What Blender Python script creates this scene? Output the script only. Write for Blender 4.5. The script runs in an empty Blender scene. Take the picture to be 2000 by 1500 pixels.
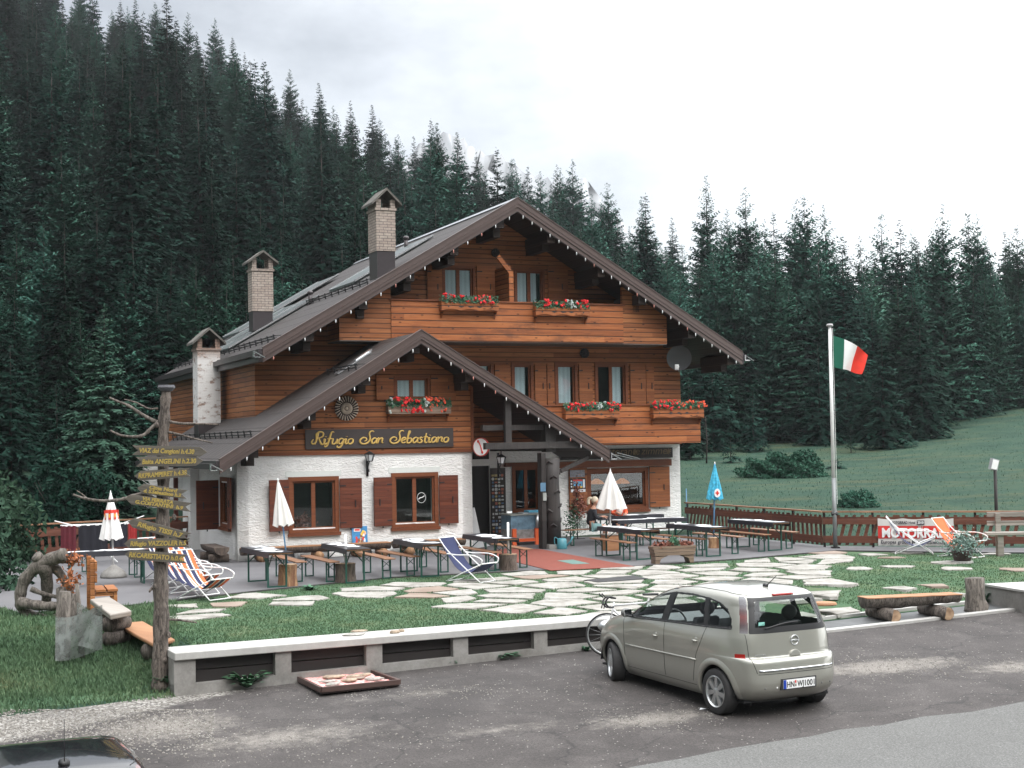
HAZE = 0.00016
import bpy, math, random
import numpy as np
from mathutils import Vector, Matrix
random.seed(7); rng = np.random.default_rng(7)
PI = math.pi
scene = bpy.context.scene
col = scene.collection
# ---------------------------------------------------------------- camera (solved from the photograph's vanishing points)
FPX = 2832.6; PITCH = math.radians(2.25107); ROLL = math.radians(.98678); CAMH = 3.05
_cp, _sp, _cr, _sr = math.cos(PITCH), math.sin(PITCH), math.cos(ROLL), math.sin(ROLL)
_R0 = Matrix(((1, 0, 0), (0, _sp, -_cp), (0, _cp, _sp)))
RC = Matrix(((_cr, _sr, 0), (-_sr, _cr, 0), (0, 0, 1))) @ _R0
CAMP = Vector((0, 0, CAMH))
cd = bpy.data.cameras.new('camera'); cam = bpy.data.objects.new('camera', cd); col.objects.link(cam)
cd.sensor_width = 36; cd.lens = FPX * 36 / 2000; cd.clip_start = .1; cd.clip_end = 4000
m = Matrix((RC[0], -RC[1], -RC[2])).transposed().to_4x4(); m.translation = CAMP
cam.matrix_world = m
scene.camera = cam
# ---------------------------------------------------------------- world and sun
SUN_EL, SUN_AZ = math.radians(47), math.radians(158)
w = bpy.data.worlds.new('World'); scene.world = w; w.use_nodes = True
nt = w.node_tree; N = nt.nodes; L = nt.links
for n in list(N): N.remove(n)
out = N.new('ShaderNodeOutputWorld'); bg = N.new('ShaderNodeBackground')
sky = N.new('ShaderNodeTexSky'); sky.sky_type = 'NISHITA'; sky.sun_disc = False
sky.sun_elevation = SUN_EL; sky.sun_rotation = SUN_AZ
tc = N.new('ShaderNodeTexCoord'); sp = N.new('ShaderNodeSeparateXYZ'); L.new(tc.outputs['Generated'], sp.inputs[0])
def wm(op, a, b=None, c=None, clamp=False):
    n = N.new('ShaderNodeMath'); n.operation = op; n.use_clamp = clamp
    for i, x in enumerate((a, b, c)):
        if x is None: continue
        if isinstance(x, (int, float)): n.inputs[i].default_value = x
        else: L.new(x, n.inputs[i])
    return n.outputs[0]
mp = N.new('ShaderNodeMapping'); mp.inputs['Scale'].default_value = (1.3, 1.3, 2.4); mp.inputs['Location'].default_value = (.35, .1, .2)
L.new(tc.outputs['Generated'], mp.inputs[0])
nz = N.new('ShaderNodeTexNoise'); nz.inputs['Scale'].default_value = 2.2; nz.inputs['Detail'].default_value = 7; nz.inputs['Roughness'].default_value = .55
L.new(mp.outputs[0], nz.inputs['Vector'])
up = wm('MAXIMUM', sp.outputs[2], 0.0)
base = wm('MULTIPLY_ADD', wm('MULTIPLY', up, up), 2.8, .53)   # overcast dome: zenith about three times the horizon
side = wm('MULTIPLY_ADD', sp.outputs[0], 1.25, -.02)       # the sun behind cloud on the right
cl = wm('MULTIPLY_ADD', nz.outputs[0], 1.4, -.74)
tot = wm('ADD', wm('ADD', base, side), cl)
tot = wm('MAXIMUM', tot, .3)
cc = N.new('ShaderNodeCombineColor')
L.new(wm('MULTIPLY', tot, .985), cc.inputs[0]); L.new(tot, cc.inputs[1]); L.new(wm('MULTIPLY', tot, 1.012), cc.inputs[2])
mx = N.new('ShaderNodeMix'); mx.data_type = 'RGBA'; mx.blend_type = 'ADD'; mx.inputs[0].default_value = .025
L.new(cc.outputs[0], mx.inputs[6]); L.new(sky.outputs[0], mx.inputs[7])
L.new(mx.outputs[2], bg.inputs[0]); bg.inputs[1].default_value = 1.3
L.new(bg.outputs[0], out.inputs[0])
sd = bpy.data.lights.new('sun', 'SUN'); sd.energy = 1.15; sd.angle = math.radians(22); sd.color = (1, .965, .92)
so = bpy.data.objects.new('sun', sd); col.objects.link(so)
so.rotation_euler = (PI / 2 - SUN_EL, 0, PI - SUN_AZ)    # light from the right, in front of the house
scene.view_settings.view_transform = 'Standard'; scene.view_settings.look = 'None'
scene.view_settings.exposure = 0.28; scene.view_settings.gamma = 1.0
# ---------------------------------------------------------------- measuring helpers
def ray(px, py):
    v = RC.transposed() @ Vector((px - 1000, py - 750, FPX)); return v / v.y
def G(px, py, z=0.0):                                    # point of the plane z seen at a pixel of the 2000x1500 photograph
    r = ray(px, py); return CAMP + r * ((z - CAMH) / r.z)
def D(px, py, y):                                        # point at depth y
    return CAMP + ray(px, py) * y
YB = math.radians(23.444)
O = Vector((-7.27, 38.18, 0)); UX = Vector((math.cos(YB), math.sin(YB), 0)); VX = Vector((-math.sin(YB), math.cos(YB), 0))
def W(u, v, z=0.0): return O + UX * u + VX * v + Vector((0, 0, z))      # house coordinates -> world
def tob(p): d = p - O; return Vector((d.dot(UX), d.dot(VX), d.z))
def F(px, py, v):                                        # point of the wall plane v, in house coordinates
    r = ray(px, py); t = (v - (CAMP - O).dot(VX)) / r.dot(VX); return tob(CAMP + r * t)
# ---------------------------------------------------------------- objects
def tag(o, label=None, cat=None, group=None, kind=None):
    if label: o['label'] = label
    if cat: o['category'] = cat
    if group: o['group'] = group
    if kind: o['kind'] = kind
    return o
def thing(name, label, cat, loc=(0, 0, 0), rz=0.0, group=None, rot=None):
    o = bpy.data.objects.new(name, None); col.objects.link(o); o.empty_display_size = .2
    o.location = loc; o.rotation_euler = rot if rot else (0, 0, rz)
    return tag(o, label, cat, group)
def dup(root, loc=None, rz=None, label=None, group=None, scale=None, rot=None):
    r = root.copy(); col.objects.link(r)
    if loc is not None: r.location = loc
    if rz is not None: r.rotation_euler = (0, 0, rz)
    if rot is not None: r.rotation_euler = rot
    if scale is not None: r.scale = scale
    if label: r['label'] = label
    if group: r['group'] = group
    for ch in KIDS.get(root.name, []):
        c = ch.copy(); col.objects.link(c); c.parent = r; KIDS.setdefault(r.name, []).append(c)
        for g in KIDS.get(ch.name, []):
            d = g.copy(); col.objects.link(d); d.parent = c; KIDS.setdefault(c.name, []).append(d)
    return r
KIDS = {}
class MB:
    def __init__(s): s.v = []; s.f = []; s.mi = []; s.cur = 0
    def add(s, vs, fs):
        n = len(s.v); s.v += [tuple(x) for x in vs]; s.f += [tuple(i + n for i in f) for f in fs]; s.mi += [s.cur] * len(fs)
        return s
    def quad(s, a, b, c, d): return s.add((a, b, c, d), ((0, 1, 2, 3),))
    def box(s, a, b):
        x0, y0, z0 = a; x1, y1, z1 = b
        return s.add([(x0, y0, z0), (x1, y0, z0), (x1, y1, z0), (x0, y1, z0), (x0, y0, z1), (x1, y0, z1), (x1, y1, z1), (x0, y1, z1)],
                     [(0, 3, 2, 1), (4, 5, 6, 7), (0, 1, 5, 4), (1, 2, 6, 5), (2, 3, 7, 6), (3, 0, 4, 7)])
    def cb(s, c, d): return s.box([c[i] - d[i] / 2 for i in range(3)], [c[i] + d[i] / 2 for i in range(3)])
    def bar(s, a, b, w, h, up=(0, 0, 1)):
        a = Vector(a); b = Vector(b); d = (b - a).normalized(); u = Vector(up)
        if abs(d.dot(u)) > .98: u = Vector((1, 0, 0))
        r = d.cross(u).normalized() * w / 2; q = r.cross(d).normalized() * h / 2
        vs = [a - r - q, a + r - q, a + r + q, a - r + q, b - r - q, b + r - q, b + r + q, b - r + q]
        return s.add(vs, [(0, 1, 2, 3), (7, 6, 5, 4), (0, 4, 5, 1), (1, 5, 6, 2), (2, 6, 7, 3), (3, 7, 4, 0)])
    def tube(s, pts, r, n=8, jit=0.0, cap=True):
        pts = [Vector(p) for p in pts]; k = len(pts); rr = r if isinstance(r, (list, tuple)) else [r] * k
        vs = []; ref = None
        for i, p in enumerate(pts):
            d = (pts[min(i + 1, k - 1)] - pts[max(i - 1, 0)]).normalized()
            if ref is None: ref = d.orthogonal().normalized()
            ref = (ref - d * ref.dot(d)).normalized(); q = d.cross(ref)
            for j in range(n):
                a = 2 * PI * j / n; rad = rr[i] * (1 + (random.uniform(-jit, jit) if jit else 0))
                vs.append(p + (ref * math.cos(a) + q * math.sin(a)) * rad)
        fs = [(i * n + j, i * n + (j + 1) % n, (i + 1) * n + (j + 1) % n, (i + 1) * n + j) for i in range(k - 1) for j in range(n)]
        if cap: fs += [tuple(reversed(range(n))), tuple(range((k - 1) * n, k * n))]
        return s.add(vs, fs)
    def lathe(s, prof, n=16, c=(0, 0, 0), star=0.0, ns=8, tilt=None):
        vs = []
        for (r, z) in prof:
            for j in range(n):
                a = 2 * PI * j / n; q = r * (1 + star * (abs(math.cos(a * ns / 2)) - .6))
                vs.append((c[0] + q * math.cos(a), c[1] + q * math.sin(a), c[2] + z))
        k = len(prof)
        fs = [(i * n + j, i * n + (j + 1) % n, (i + 1) * n + (j + 1) % n, (i + 1) * n + j) for i in range(k - 1) for j in range(n)]
        fs += [tuple(reversed(range(n))), tuple(range((k - 1) * n, k * n))]
        return s.add(vs, fs)
    def prism(s, poly, ax, a, b):                         # poly in the two other axes, extruded along ax from a to b
        n = len(poly)
        def P(p, t): return (t, p[0], p[1]) if ax == 0 else (p[0], t, p[1]) if ax == 1 else (p[0], p[1], t)
        vs = [P(p, a) for p in poly] + [P(p, b) for p in poly]
        return s.add(vs, [tuple(range(n)), tuple(reversed(range(n, 2 * n)))] + [(i, i + n, (i + 1) % n + n, (i + 1) % n) for i in range(n)])
    def ball(s, c, r, n=10, m=6):
        r = r if isinstance(r, (list, tuple)) else (r, r, r)
        vs = []
        for i in range(m + 1):
            t = PI * i / m
            for j in range(n):
                a = 2 * PI * j / n; vs.append((c[0] + r[0] * math.sin(t) * math.cos(a), c[1] + r[1] * math.sin(t) * math.sin(a), c[2] + r[2] * math.cos(t)))
        return s.add(vs, [(i * n + j, (i + 1) * n + j, (i + 1) * n + (j + 1) % n, i * n + (j + 1) % n) for i in range(m) for j in range(n)])
    def xf(s, M, start=0):
        for i in range(start, len(s.v)): s.v[i] = tuple(M @ Vector(s.v[i]))
        return s
    def wall(s, a0, a1, z0, z1, holes, t0, t1, ax=1):     # wall with openings: thickness t0..t1 along ax; holes (a0,a1,z0,z1)
        A = sorted({a0, a1, *[h[0] for h in holes], *[h[1] for h in holes]}); Z = sorted({z0, z1, *[h[2] for h in holes], *[h[3] for h in holes]})
        A = [a for a in A if a0 <= a <= a1]; Z = [z for z in Z if z0 <= z <= z1]
        def P(a, t, z): return (a, t, z) if ax == 1 else (t, a, z)
        for i in range(len(A) - 1):
            for j in range(len(Z) - 1):
                ca = (A[i] + A[i + 1]) / 2; cz = (Z[j] + Z[j + 1]) / 2
                if any(h[0] < ca < h[1] and h[2] < cz < h[3] for h in holes): continue
                for t in (t0, t1): s.quad(P(A[i], t, Z[j]), P(A[i + 1], t, Z[j]), P(A[i + 1], t, Z[j + 1]), P(A[i], t, Z[j + 1]))
        for h in list(holes) + [(a0, a1, z0, z1)]:
            s.quad(P(h[0], t0, h[2]), P(h[1], t0, h[2]), P(h[1], t1, h[2]), P(h[0], t1, h[2]))
            s.quad(P(h[0], t0, h[3]), P(h[1], t0, h[3]), P(h[1], t1, h[3]), P(h[0], t1, h[3]))
            s.quad(P(h[0], t0, h[2]), P(h[0], t0, h[3]), P(h[0], t1, h[3]), P(h[0], t1, h[2]))
            s.quad(P(h[1], t0, h[2]), P(h[1], t0, h[3]), P(h[1], t1, h[3]), P(h[1], t1, h[2]))
        return s
    def build(s, name, mat, parent=None, smooth=False, kind=None, label=None, bevel=0):
        me = bpy.data.meshes.new(name); me.from_pydata(s.v, [], s.f); me.validate(); me.update()
        for mm in (mat if isinstance(mat, (list, tuple)) else [mat]): me.materials.append(mm)
        if max(s.mi, default=0) > 0 and len(me.polygons) == len(s.mi): me.polygons.foreach_set('material_index', s.mi)
        if smooth: me.polygons.foreach_set('use_smooth', [True] * len(me.polygons))
        o = bpy.data.objects.new(name, me); col.objects.link(o)
        if parent is not None: o.parent = parent; KIDS.setdefault(parent.name, []).append(o)
        if bevel:
            b = o.modifiers.new('bevel', 'BEVEL'); b.width = bevel; b.segments = 2; b.limit_method = 'ANGLE'
        if kind: o['kind'] = kind
        if label: o['label'] = label
        return o
def npmesh(name, V, Fq, mat, parent=None, smooth=False, tri=False):
    me = bpy.data.meshes.new(name); n = len(V); k = len(Fq); c = 3 if tri else 4
    me.vertices.add(n); me.vertices.foreach_set('co', np.asarray(V, dtype=np.float32).ravel())
    me.loops.add(k * c); me.loops.foreach_set('vertex_index', np.asarray(Fq, dtype=np.int32).ravel())
    me.polygons.add(k); me.polygons.foreach_set('loop_start', np.arange(0, k * c, c, dtype=np.int32))
    me.update(calc_edges=True)
    me.materials.append(mat)
    if smooth: me.polygons.foreach_set('use_smooth', np.ones(k, dtype=bool))
    if name is None: return me
    o = bpy.data.objects.new(name, me); col.objects.link(o)
    if parent is not None: o.parent = parent; KIDS.setdefault(parent.name, []).append(o)
    return o
def smooth_path(pts, k=6):
    P = [Vector(p) for p in pts]; P = [2 * P[0] - P[1]] + P + [2 * P[-1] - P[-2]]; o = []
    for i in range(1, len(P) - 2):
        for j in range(k):
            t = j / k; a, b, c, d = P[i - 1:i + 3]
            o.append(.5 * ((2 * b) + (c - a) * t + (2 * a - 5 * b + 4 * c - d) * t * t + (3 * b - a - 3 * c + d) * t ** 3))
    o.append(P[-2]); return o
# ---------------------------------------------------------------- materials
class NT:
    def __init__(s, name):
        s.m = bpy.data.materials.new(name); s.m.use_nodes = True; s.t = s.m.node_tree; s.N = s.t.nodes; s.L = s.t.links
        s.b = s.N['Principled BSDF']; s._tc = None
    def n(s, t, **k):
        x = s.N.new(t)
        for a, v in k.items(): setattr(x, a, v)
        return x
    def co(s, kind='Object'):
        if not s._tc: s._tc = s.n('ShaderNodeTexCoord')
        return s._tc.outputs[kind]
    def math(s, op, a, b=None, c=None, clamp=False):
        n = s.n('ShaderNodeMath', operation=op, use_clamp=clamp)
        for i, x in enumerate((a, b, c)):
            if x is None: continue
            if isinstance(x, (int, float)): n.inputs[i].default_value = x
            else: s.L.new(x, n.inputs[i])
        return n.outputs[0]
    def map(s, scale, src=None, loc=(0, 0, 0)):
        n = s.n('ShaderNodeMapping'); n.inputs['Scale'].default_value = scale; n.inputs['Location'].default_value = loc
        s.L.new(src or s.co(), n.inputs[0]); return n.outputs[0]
    def noise(s, sc, det=4, rough=.5, vec=None, dist=0):
        n = s.n('ShaderNodeTexNoise'); n.inputs['Scale'].default_value = sc; n.inputs['Detail'].default_value = det
        n.inputs['Roughness'].default_value = rough; n.inputs['Distortion'].default_value = dist; s.L.new(vec or s.co(), n.inputs['Vector']); return n.outputs[0]
    def vor(s, sc, vec=None, feat='F1', out='Distance'):
        n = s.n('ShaderNodeTexVoronoi', feature=feat); n.inputs['Scale'].default_value = sc; s.L.new(vec or s.co(), n.inputs['Vector']); return n.outputs[out]
    def ramp(s, f, stops):
        n = s.n('ShaderNodeValToRGB'); e = n.color_ramp.elements
        while len(e) > 1: e.remove(e[-1])
        for i, (p, c) in enumerate(stops):
            x = e[0] if i == 0 else e.new(p); x.position = p; x.color = (*c, 1) if len(c) == 3 else c
        s.L.new(f, n.inputs[0]); return n.outputs[0]
    def sstep(s, x, a, b):
        n = s.n('ShaderNodeMapRange', interpolation_type='SMOOTHSTEP'); s.L.new(x, n.inputs[0]); n.inputs[1].default_value = a; n.inputs[2].default_value = b; return n.outputs[0]
    def mix(s, f, a, b, mode='MIX'):
        n = s.n('ShaderNodeMix', data_type='RGBA', blend_type=mode)
        if isinstance(f, (int, float)): n.inputs[0].default_value = f
        else: s.L.new(f, n.inputs[0])
        for i, x in ((6, a), (7, b)):
            if isinstance(x, tuple): n.inputs[i].default_value = (*x[:3], 1)
            else: s.L.new(x, n.inputs[i])
        return n.outputs[2]
    def col(s, c):
        if isinstance(c, tuple): s.b.inputs['Base Color'].default_value = (*c[:3], 1)
        else: s.L.new(c, s.b.inputs['Base Color'])
    def bump(s, h, st=.3, d=.02):
        n = s.n('ShaderNodeBump'); n.inputs['Strength'].default_value = st; n.inputs['Distance'].default_value = d
        s.L.new(h, n.inputs['Height']); s.L.new(n.outputs[0], s.b.inputs['Normal'])
    def set(s, **k):
        for a, v in k.items(): s.b.inputs[a.replace('_', ' ')].default_value = v
        return s
def simple(name, c, rough=.6, metal=0.0, var=.12, sc=6, bump=0.0, bsc=40, spec=.5, coat=0.0):
    t = NT(name); t.set(Roughness=rough, Metallic=metal); t.b.inputs['Specular IOR Level'].default_value = spec; t.b.inputs['Coat Weight'].default_value = coat
    if var:
        f = t.noise(sc, 5, .6); a = tuple(x * (1 - var) for x in c); b = tuple(min(1, x * (1 + var)) for x in c)
        t.col(t.ramp(f, [(.3, a), (.7, b)]))
    else: t.col(c)
    if bump: t.bump(t.noise(bsc, 4), bump, .01)
    return t.m
def planks(name, c, c2, board=.145, knots=1, weather=.5, rough=.62, vert=False, groove=.55, depth=.006, gpow=.12):
    t = NT(name); sp = t.n('ShaderNodeSeparateXYZ'); t.L.new(t.co(), sp.inputs[0])
    al = t.math('ADD', sp.outputs[0], sp.outputs[1]); z = sp.outputs[2]
    if vert: al, z = z, al
    k = t.math('DIVIDE', z, board); idx = t.math('FLOOR', k); fr = t.math('FRACT', k)
    seg = t.math('FLOOR', t.math('ADD', t.math('DIVIDE', al, 3.1), t.math('MULTIPLY', idx, .37)))
    cb = t.n('ShaderNodeCombineXYZ'); t.L.new(idx, cb.inputs[0]); t.L.new(seg, cb.inputs[1])
    wn = t.n('ShaderNodeTexWhiteNoise', noise_dimensions='3D'); t.L.new(cb.outputs[0], wn.inputs['Vector'])
    gv = t.n('ShaderNodeCombineXYZ'); t.L.new(t.math('MULTIPLY', al, 1.3), gv.inputs[0]); t.L.new(t.math('MULTIPLY', z, 26), gv.inputs[1]); t.L.new(t.math('MULTIPLY', idx, 3.7), gv.inputs[2])
    grain = t.noise(1.0, 5, .62, gv.outputs[0], .6)
    f = t.math('ADD', t.math('MULTIPLY', wn.outputs['Value'], .30), t.math('MULTIPLY', grain, .80))
    cc = t.ramp(f, [(.25, tuple(x * .62 for x in c)), (.52, c), (.80, c2)])
    wz = t.noise(1.0, 6, .68, t.map((.75, .75, 2.6))); wm_ = t.math('MULTIPLY', t.sstep(wz, .50, .68), weather)
    cc = t.mix(wm_, cc, tuple(x * .33 + .012 for x in c))
    if knots:
        kv = t.n('ShaderNodeCombineXYZ'); t.L.new(t.math('MULTIPLY', al, 2.6), kv.inputs[0]); t.L.new(t.math('MULTIPLY', z, 6.5), kv.inputs[1])
        vd = t.vor(1.0, kv.outputs[0]); cc = t.mix(t.math('MULTIPLY', t.math('SUBTRACT', 1.0, t.sstep(vd, .07, .17)), .8 * knots), cc, (.03, .011, .006))
    g = t.math('MINIMUM', fr, t.math('SUBTRACT', 1.0, fr)); gm = t.sstep(g, .0, gpow)
    cc = t.mix(t.math('MULTIPLY', t.math('SUBTRACT', 1.0, gm), groove), cc, (.012, .006, .004))
    t.col(cc); t.set(Roughness=rough); t.b.inputs['Specular IOR Level'].default_value = .3
    t.bump(t.math('ADD', gm, t.math('MULTIPLY', grain, .25)), .9, depth)
    return t.m
def bark(name, c, c2, sc=14):
    t = NT(name); v = t.map((1, 1, .22)); f = t.noise(sc, 8, .75, v, 1.2); g = t.noise(2.2, 3)
    t.col(t.mix(t.math('MULTIPLY', g, .5), t.ramp(f, [(.41, c), (.58, c2)]), tuple(x * .6 for x in c))); t.set(Roughness=.9); t.bump(f, .9, .03); return t.m
M = {}
M['cladding'] = planks('orange stained cladding', (.245, .083, .028), (.38, .148, .054), groove=.85, gpow=.16, weather=.3)
M['balcony'] = planks('wide balcony boards', (.285, .088, .028), (.43, .155, .052), board=.195, knots=1, weather=.7, gpow=.12, groove=1.0)
M['shutter'] = planks('dark red shutter wood', (.105, .027, .013), (.16, .045, .021), board=.10, knots=1, weather=.3, gpow=.07)
M['shutter2'] = planks('orange shutter wood', (.24, .080, .028), (.35, .130, .046), board=.10, knots=1, weather=.25, gpow=.07)
M['frame'] = planks('window frame wood', (.150, .045, .017), (.22, .072, .027), board=2.0, knots=0, weather=.3, groove=0)
M['dark_shade_wood'] = planks('brown soffit wood with eave shade', (.020, .011, .008), (.032, .018, .012), board=.16, knots=0, weather=.3)  # dark wood, deepened further so the eave shadow sits in the colour
M['beam'] = planks('weathered dark beam', (.028, .024, .023), (.052, .046, .043), board=3, knots=0, weather=.5, groove=0, vert=True)
M['planter'] = planks('weathered grey board', (.20, .14, .10), (.30, .22, .17), board=.09, knots=0, weather=.5)
M['benchwood'] = planks('varnished bench board', (.20, .10, .055), (.31, .175, .10), board=.5, knots=0, weather=.5, groove=0, rough=.45)
M['orangewood'] = planks('bright larch boards', (.30, .115, .038), (.40, .17, .062), board=.12, knots=0, weather=.2, groove=.3)
M['slab_wood'] = planks('sawn larch slab', (.32, .155, .075), (.44, .25, .135), board=.6, knots=.5, weather=.25, groove=0)
M['greywood'] = planks('grey weathered plank', (.27, .24, .21), (.40, .36, .32), board=.4, knots=0, weather=.4, groove=0)
M['fence'] = planks('red brown fence boards', (.115, .042, .026), (.17, .068, .042), board=.4, knots=0, weather=.5, groove=0)
M['fencerail'] = planks('pale fence rail', (.26, .13, .07), (.36, .2, .12), board=.4, knots=0, weather=.5, groove=0)
M['signwood'] = planks('grey brown sign board', (.11, .098, .08), (.18, .162, .135), board=.4, knots=0, weather=.4, groove=0)
M['bark'] = bark('grey bark', (.045, .036, .030), (.24, .20, .17), 22)
M['bark2'] = bark('brown log bark', (.05, .035, .028), (.16, .12, .095), 10)
M['drift'] = bark('driftwood', (.06, .05, .042), (.24, .21, .18), 16)
M['cutwood'] = bark('peeled stump wood', (.16, .07, .035), (.42, .25, .13), 6)
t = NT('log end grain'); v_ = t.n('ShaderNodeVectorMath', operation='LENGTH'); t.L.new(t.co(), v_.inputs[0])
t.col(t.ramp(t.noise(9, 4), [(.3, (.20, .12, .07)), (.7, (.42, .29, .18))])); t.set(Roughness=.8); M['endgrain'] = t.m
t = NT('rough white render'); f = t.noise(1, 5, .55, t.map((4.5, 4.5, 11)), 2.0); f2 = t.noise(1.2, 4)
t.col(t.mix(t.sstep(f2, .35, .8), (.82, .81, .785), (.74, .725, .70))); t.set(Roughness=.9); t.bump(f, 1.0, .055); M['stucco'] = t.m
M['smoothwhite'] = simple('smooth white band', (.60, .62, .59), .85, var=.05)
t = NT('brown metal roofing'); sp_ = t.n('ShaderNodeSeparateXYZ'); t.L.new(t.co(), sp_.inputs[0])
rb = t.math('FRACT', t.math('MULTIPLY', sp_.outputs[1], 2.2)); rs = t.math('FRACT', t.math('MULTIPLY', sp_.outputs[0], 1.55))
f = t.noise(3, 6, .65, t.map((1, 3, 1))); f3 = t.noise(22, 3)
cc = t.ramp(f, [(.3, (.026, .022, .021)), (.7, (.058, .049, .046))])
cc = t.mix(t.math('MULTIPLY', t.sstep(f3, .66, .74), .6), cc, (.24, .23, .22)); t.col(cc)
t.set(Roughness=.6, Metallic=.0); t.b.inputs['Specular IOR Level'].default_value = .3; t.bump(t.math('ADD', t.sstep(t.math('MINIMUM', rb, t.math('SUBTRACT', 1.0, rb)), 0, .1), t.sstep(rs, 0, .12)), .8, .02); M['roof'] = t.m
M['fascia'] = simple('brown painted metal', (.088, .062, .056), .38, .1, var=.08)
M['flashing'] = simple('dark brown flashing', (.045, .037, .039), .4, .2, var=.08)
M['steel'] = simple('bright zinc', (.62, .63, .64), .25, .9, var=.05)
M['panel'] = simple('solar glass', (.085, .10, .098), .35, .1, var=.1)
M['iron'] = simple('black iron', (.02, .02, .022), .45, .4, var=.1)
def brick(name, c1, c2, mor, paint=None):
    t = NT(name); sp = t.n('ShaderNodeSeparateXYZ'); t.L.new(t.co(), sp.inputs[0]); cb = t.n('ShaderNodeCombineXYZ')
    t.L.new(t.math('ADD', sp.outputs[0], sp.outputs[1]), cb.inputs[0]); t.L.new(sp.outputs[2], cb.inputs[1])
    b = t.n('ShaderNodeTexBrick'); t.L.new(cb.outputs[0], b.inputs['Vector'])
    for k, v in (('Scale', 1.0), ('Mortar Size', .008), ('Mortar Smooth', .2), ('Brick Width', .25), ('Row Height', .083)): b.inputs[k].default_value = v
    b.inputs['Color1'].default_value = (*c1, 1); b.inputs['Color2'].default_value = (*c2, 1); b.inputs['Mortar'].default_value = (*mor, 1)
    cc = b.outputs[0]; cc = t.mix(.35, cc, t.ramp(t.noise(14, 5), [(.3, (.12, .11, .10)), (.7, (.6, .56, .52))]), 'OVERLAY')
    if paint:
        f = t.noise(3.2, 8, .7, t.map((1.2, 1.2, 2.2))); side = t.sstep(sp.outputs[0], .0, .12)
        z = t.sstep(sp.outputs[2], 6.15, 5.6); cc = t.mix(t.math('MULTIPLY', t.math('MULTIPLY', t.sstep(f, .36, .5), side), z), cc, paint)
    t.col(cc); t.set(Roughness=.9); t.bump(t.math('MULTIPLY', b.outputs['Fac'], -1.0), .6, .01); return t.m
M['brick'] = brick('pale brick', (.40, .345, .30), (.33, .27, .235), (.12, .10, .09))
M['brickold'] = brick('old brick with flaking white paint', (.34, .24, .19), (.27, .18, .145), (.16, .13, .11), (.62, .60, .58))
M['capstone'] = simple('mossy slate', (.10, .092, .08), .9, var=.4, sc=8, bump=.6, bsc=12)
M['black'] = simple('black plastic', (.012, .012, .013), .5, var=0)
M['rubber'] = simple('tyre rubber', (.028, .027, .027), .8, var=.15, sc=20)
M['alloy'] = simple('silver alloy', (.55, .56, .56), .28, .85, var=.05)
M['chrome'] = simple('chrome', (.75, .76, .78), .08, 1.0, var=0)
M['white'] = simple('white paint', (.78, .78, .77), .4, var=.04)
M['whitecloth'] = simple('white parasol cloth', (.60, .58, .55), .85, var=.06, sc=3)
M['red'] = simple('red', (.62, .035, .02), .5, var=.06)
M['green'] = simple('green painted steel', (.012, .075, .055), .4, var=.1)
M['orange'] = simple('orange canvas', (.75, .125, .035), .8, var=.08)
M['navy'] = simple('navy canvas', (.016, .022, .070), .85, var=.1)
M['blue'] = simple('blue pole', (.10, .24, .42), .4, var=.05)
M['yellow'] = simple('gold yellow paint', (.56, .37, .10), .5, var=.12)
M['yellowsign'] = simple('faded yellow paint', (.36, .265, .065), .6, var=.3, sc=30)
M['signdark'] = simple('dark brown sign board', (.040, .030, .028), .5, var=.1)
M['tabletop'] = simple('black printed table cover', (.018, .018, .024), .35, var=.2)
M['paper'] = simple('white table paper', (.72, .73, .75), .6, var=.08, sc=14)
M['concrete'] = None
t = NT('concrete'); f = t.noise(1.6, 8, .7); f2 = t.noise(30, 4)
cc = t.ramp(f, [(.3, (.13, .12, .108)), (.55, (.225, .215, .20)), (.75, (.29, .28, .265))]); cc = t.mix(.06, cc, t.ramp(f2, [(.4, (.1, .1, .1)), (.6, (.9, .9, .9))]), 'OVERLAY')
t.col(cc); t.set(Roughness=.9); t.bump(f2, .15, .01); M['concrete'] = t.m
t = NT('pale concrete coping'); f = t.noise(2.2, 8, .7); f2 = t.noise(40, 3)
t.col(t.ramp(f, [(.3, (.31, .30, .28)), (.55, (.40, .39, .37)), (.8, (.44, .432, .415))])); t.set(Roughness=.85); t.bump(f2, .2, .01); M['coping'] = t.m
def glass(name, tint=(.55, .6, .6), refl=1.5, rough=.0):
    t = NT(name); N_ = t.N; N_.remove(t.b); o = [n for n in N_ if n.type == 'OUTPUT_MATERIAL'][0]
    tr = t.n('ShaderNodeBsdfTransparent'); tr.inputs[0].default_value = (*tint, 1); gl = t.n('ShaderNodeBsdfGlossy'); gl.inputs[1].default_value = rough
    ge = t.n('ShaderNodeNewGeometry'); dt = t.n('ShaderNodeVectorMath', operation='DOT_PRODUCT'); t.L.new(ge.outputs['Incoming'], dt.inputs[0]); t.L.new(ge.outputs['Normal'], dt.inputs[1])
    f0 = ((refl - 1) / (refl + 1)) ** 2; mx = t.n('ShaderNodeMixShader'); sch = t.math('MULTIPLY_ADD', t.math('POWER', t.math('SUBTRACT', 1.0, t.math('ABSOLUTE', dt.outputs['Value'])), 5.0), 1 - f0, f0, clamp=True)
    t.L.new(sch, mx.inputs[0]); t.L.new(tr.outputs[0], mx.inputs[1]); t.L.new(gl.outputs[0], mx.inputs[2]); t.L.new(mx.outputs[0], o.inputs[0]); return t.m
M['glass'] = glass('window glass', (.80, .85, .85), 1.6)
M['carglass'] = glass('car glass', (.86, .91, .89), 1.33)
t = NT('net curtain'); sp_ = t.n('ShaderNodeSeparateXYZ'); t.L.new(t.co(), sp_.inputs[0])
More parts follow.
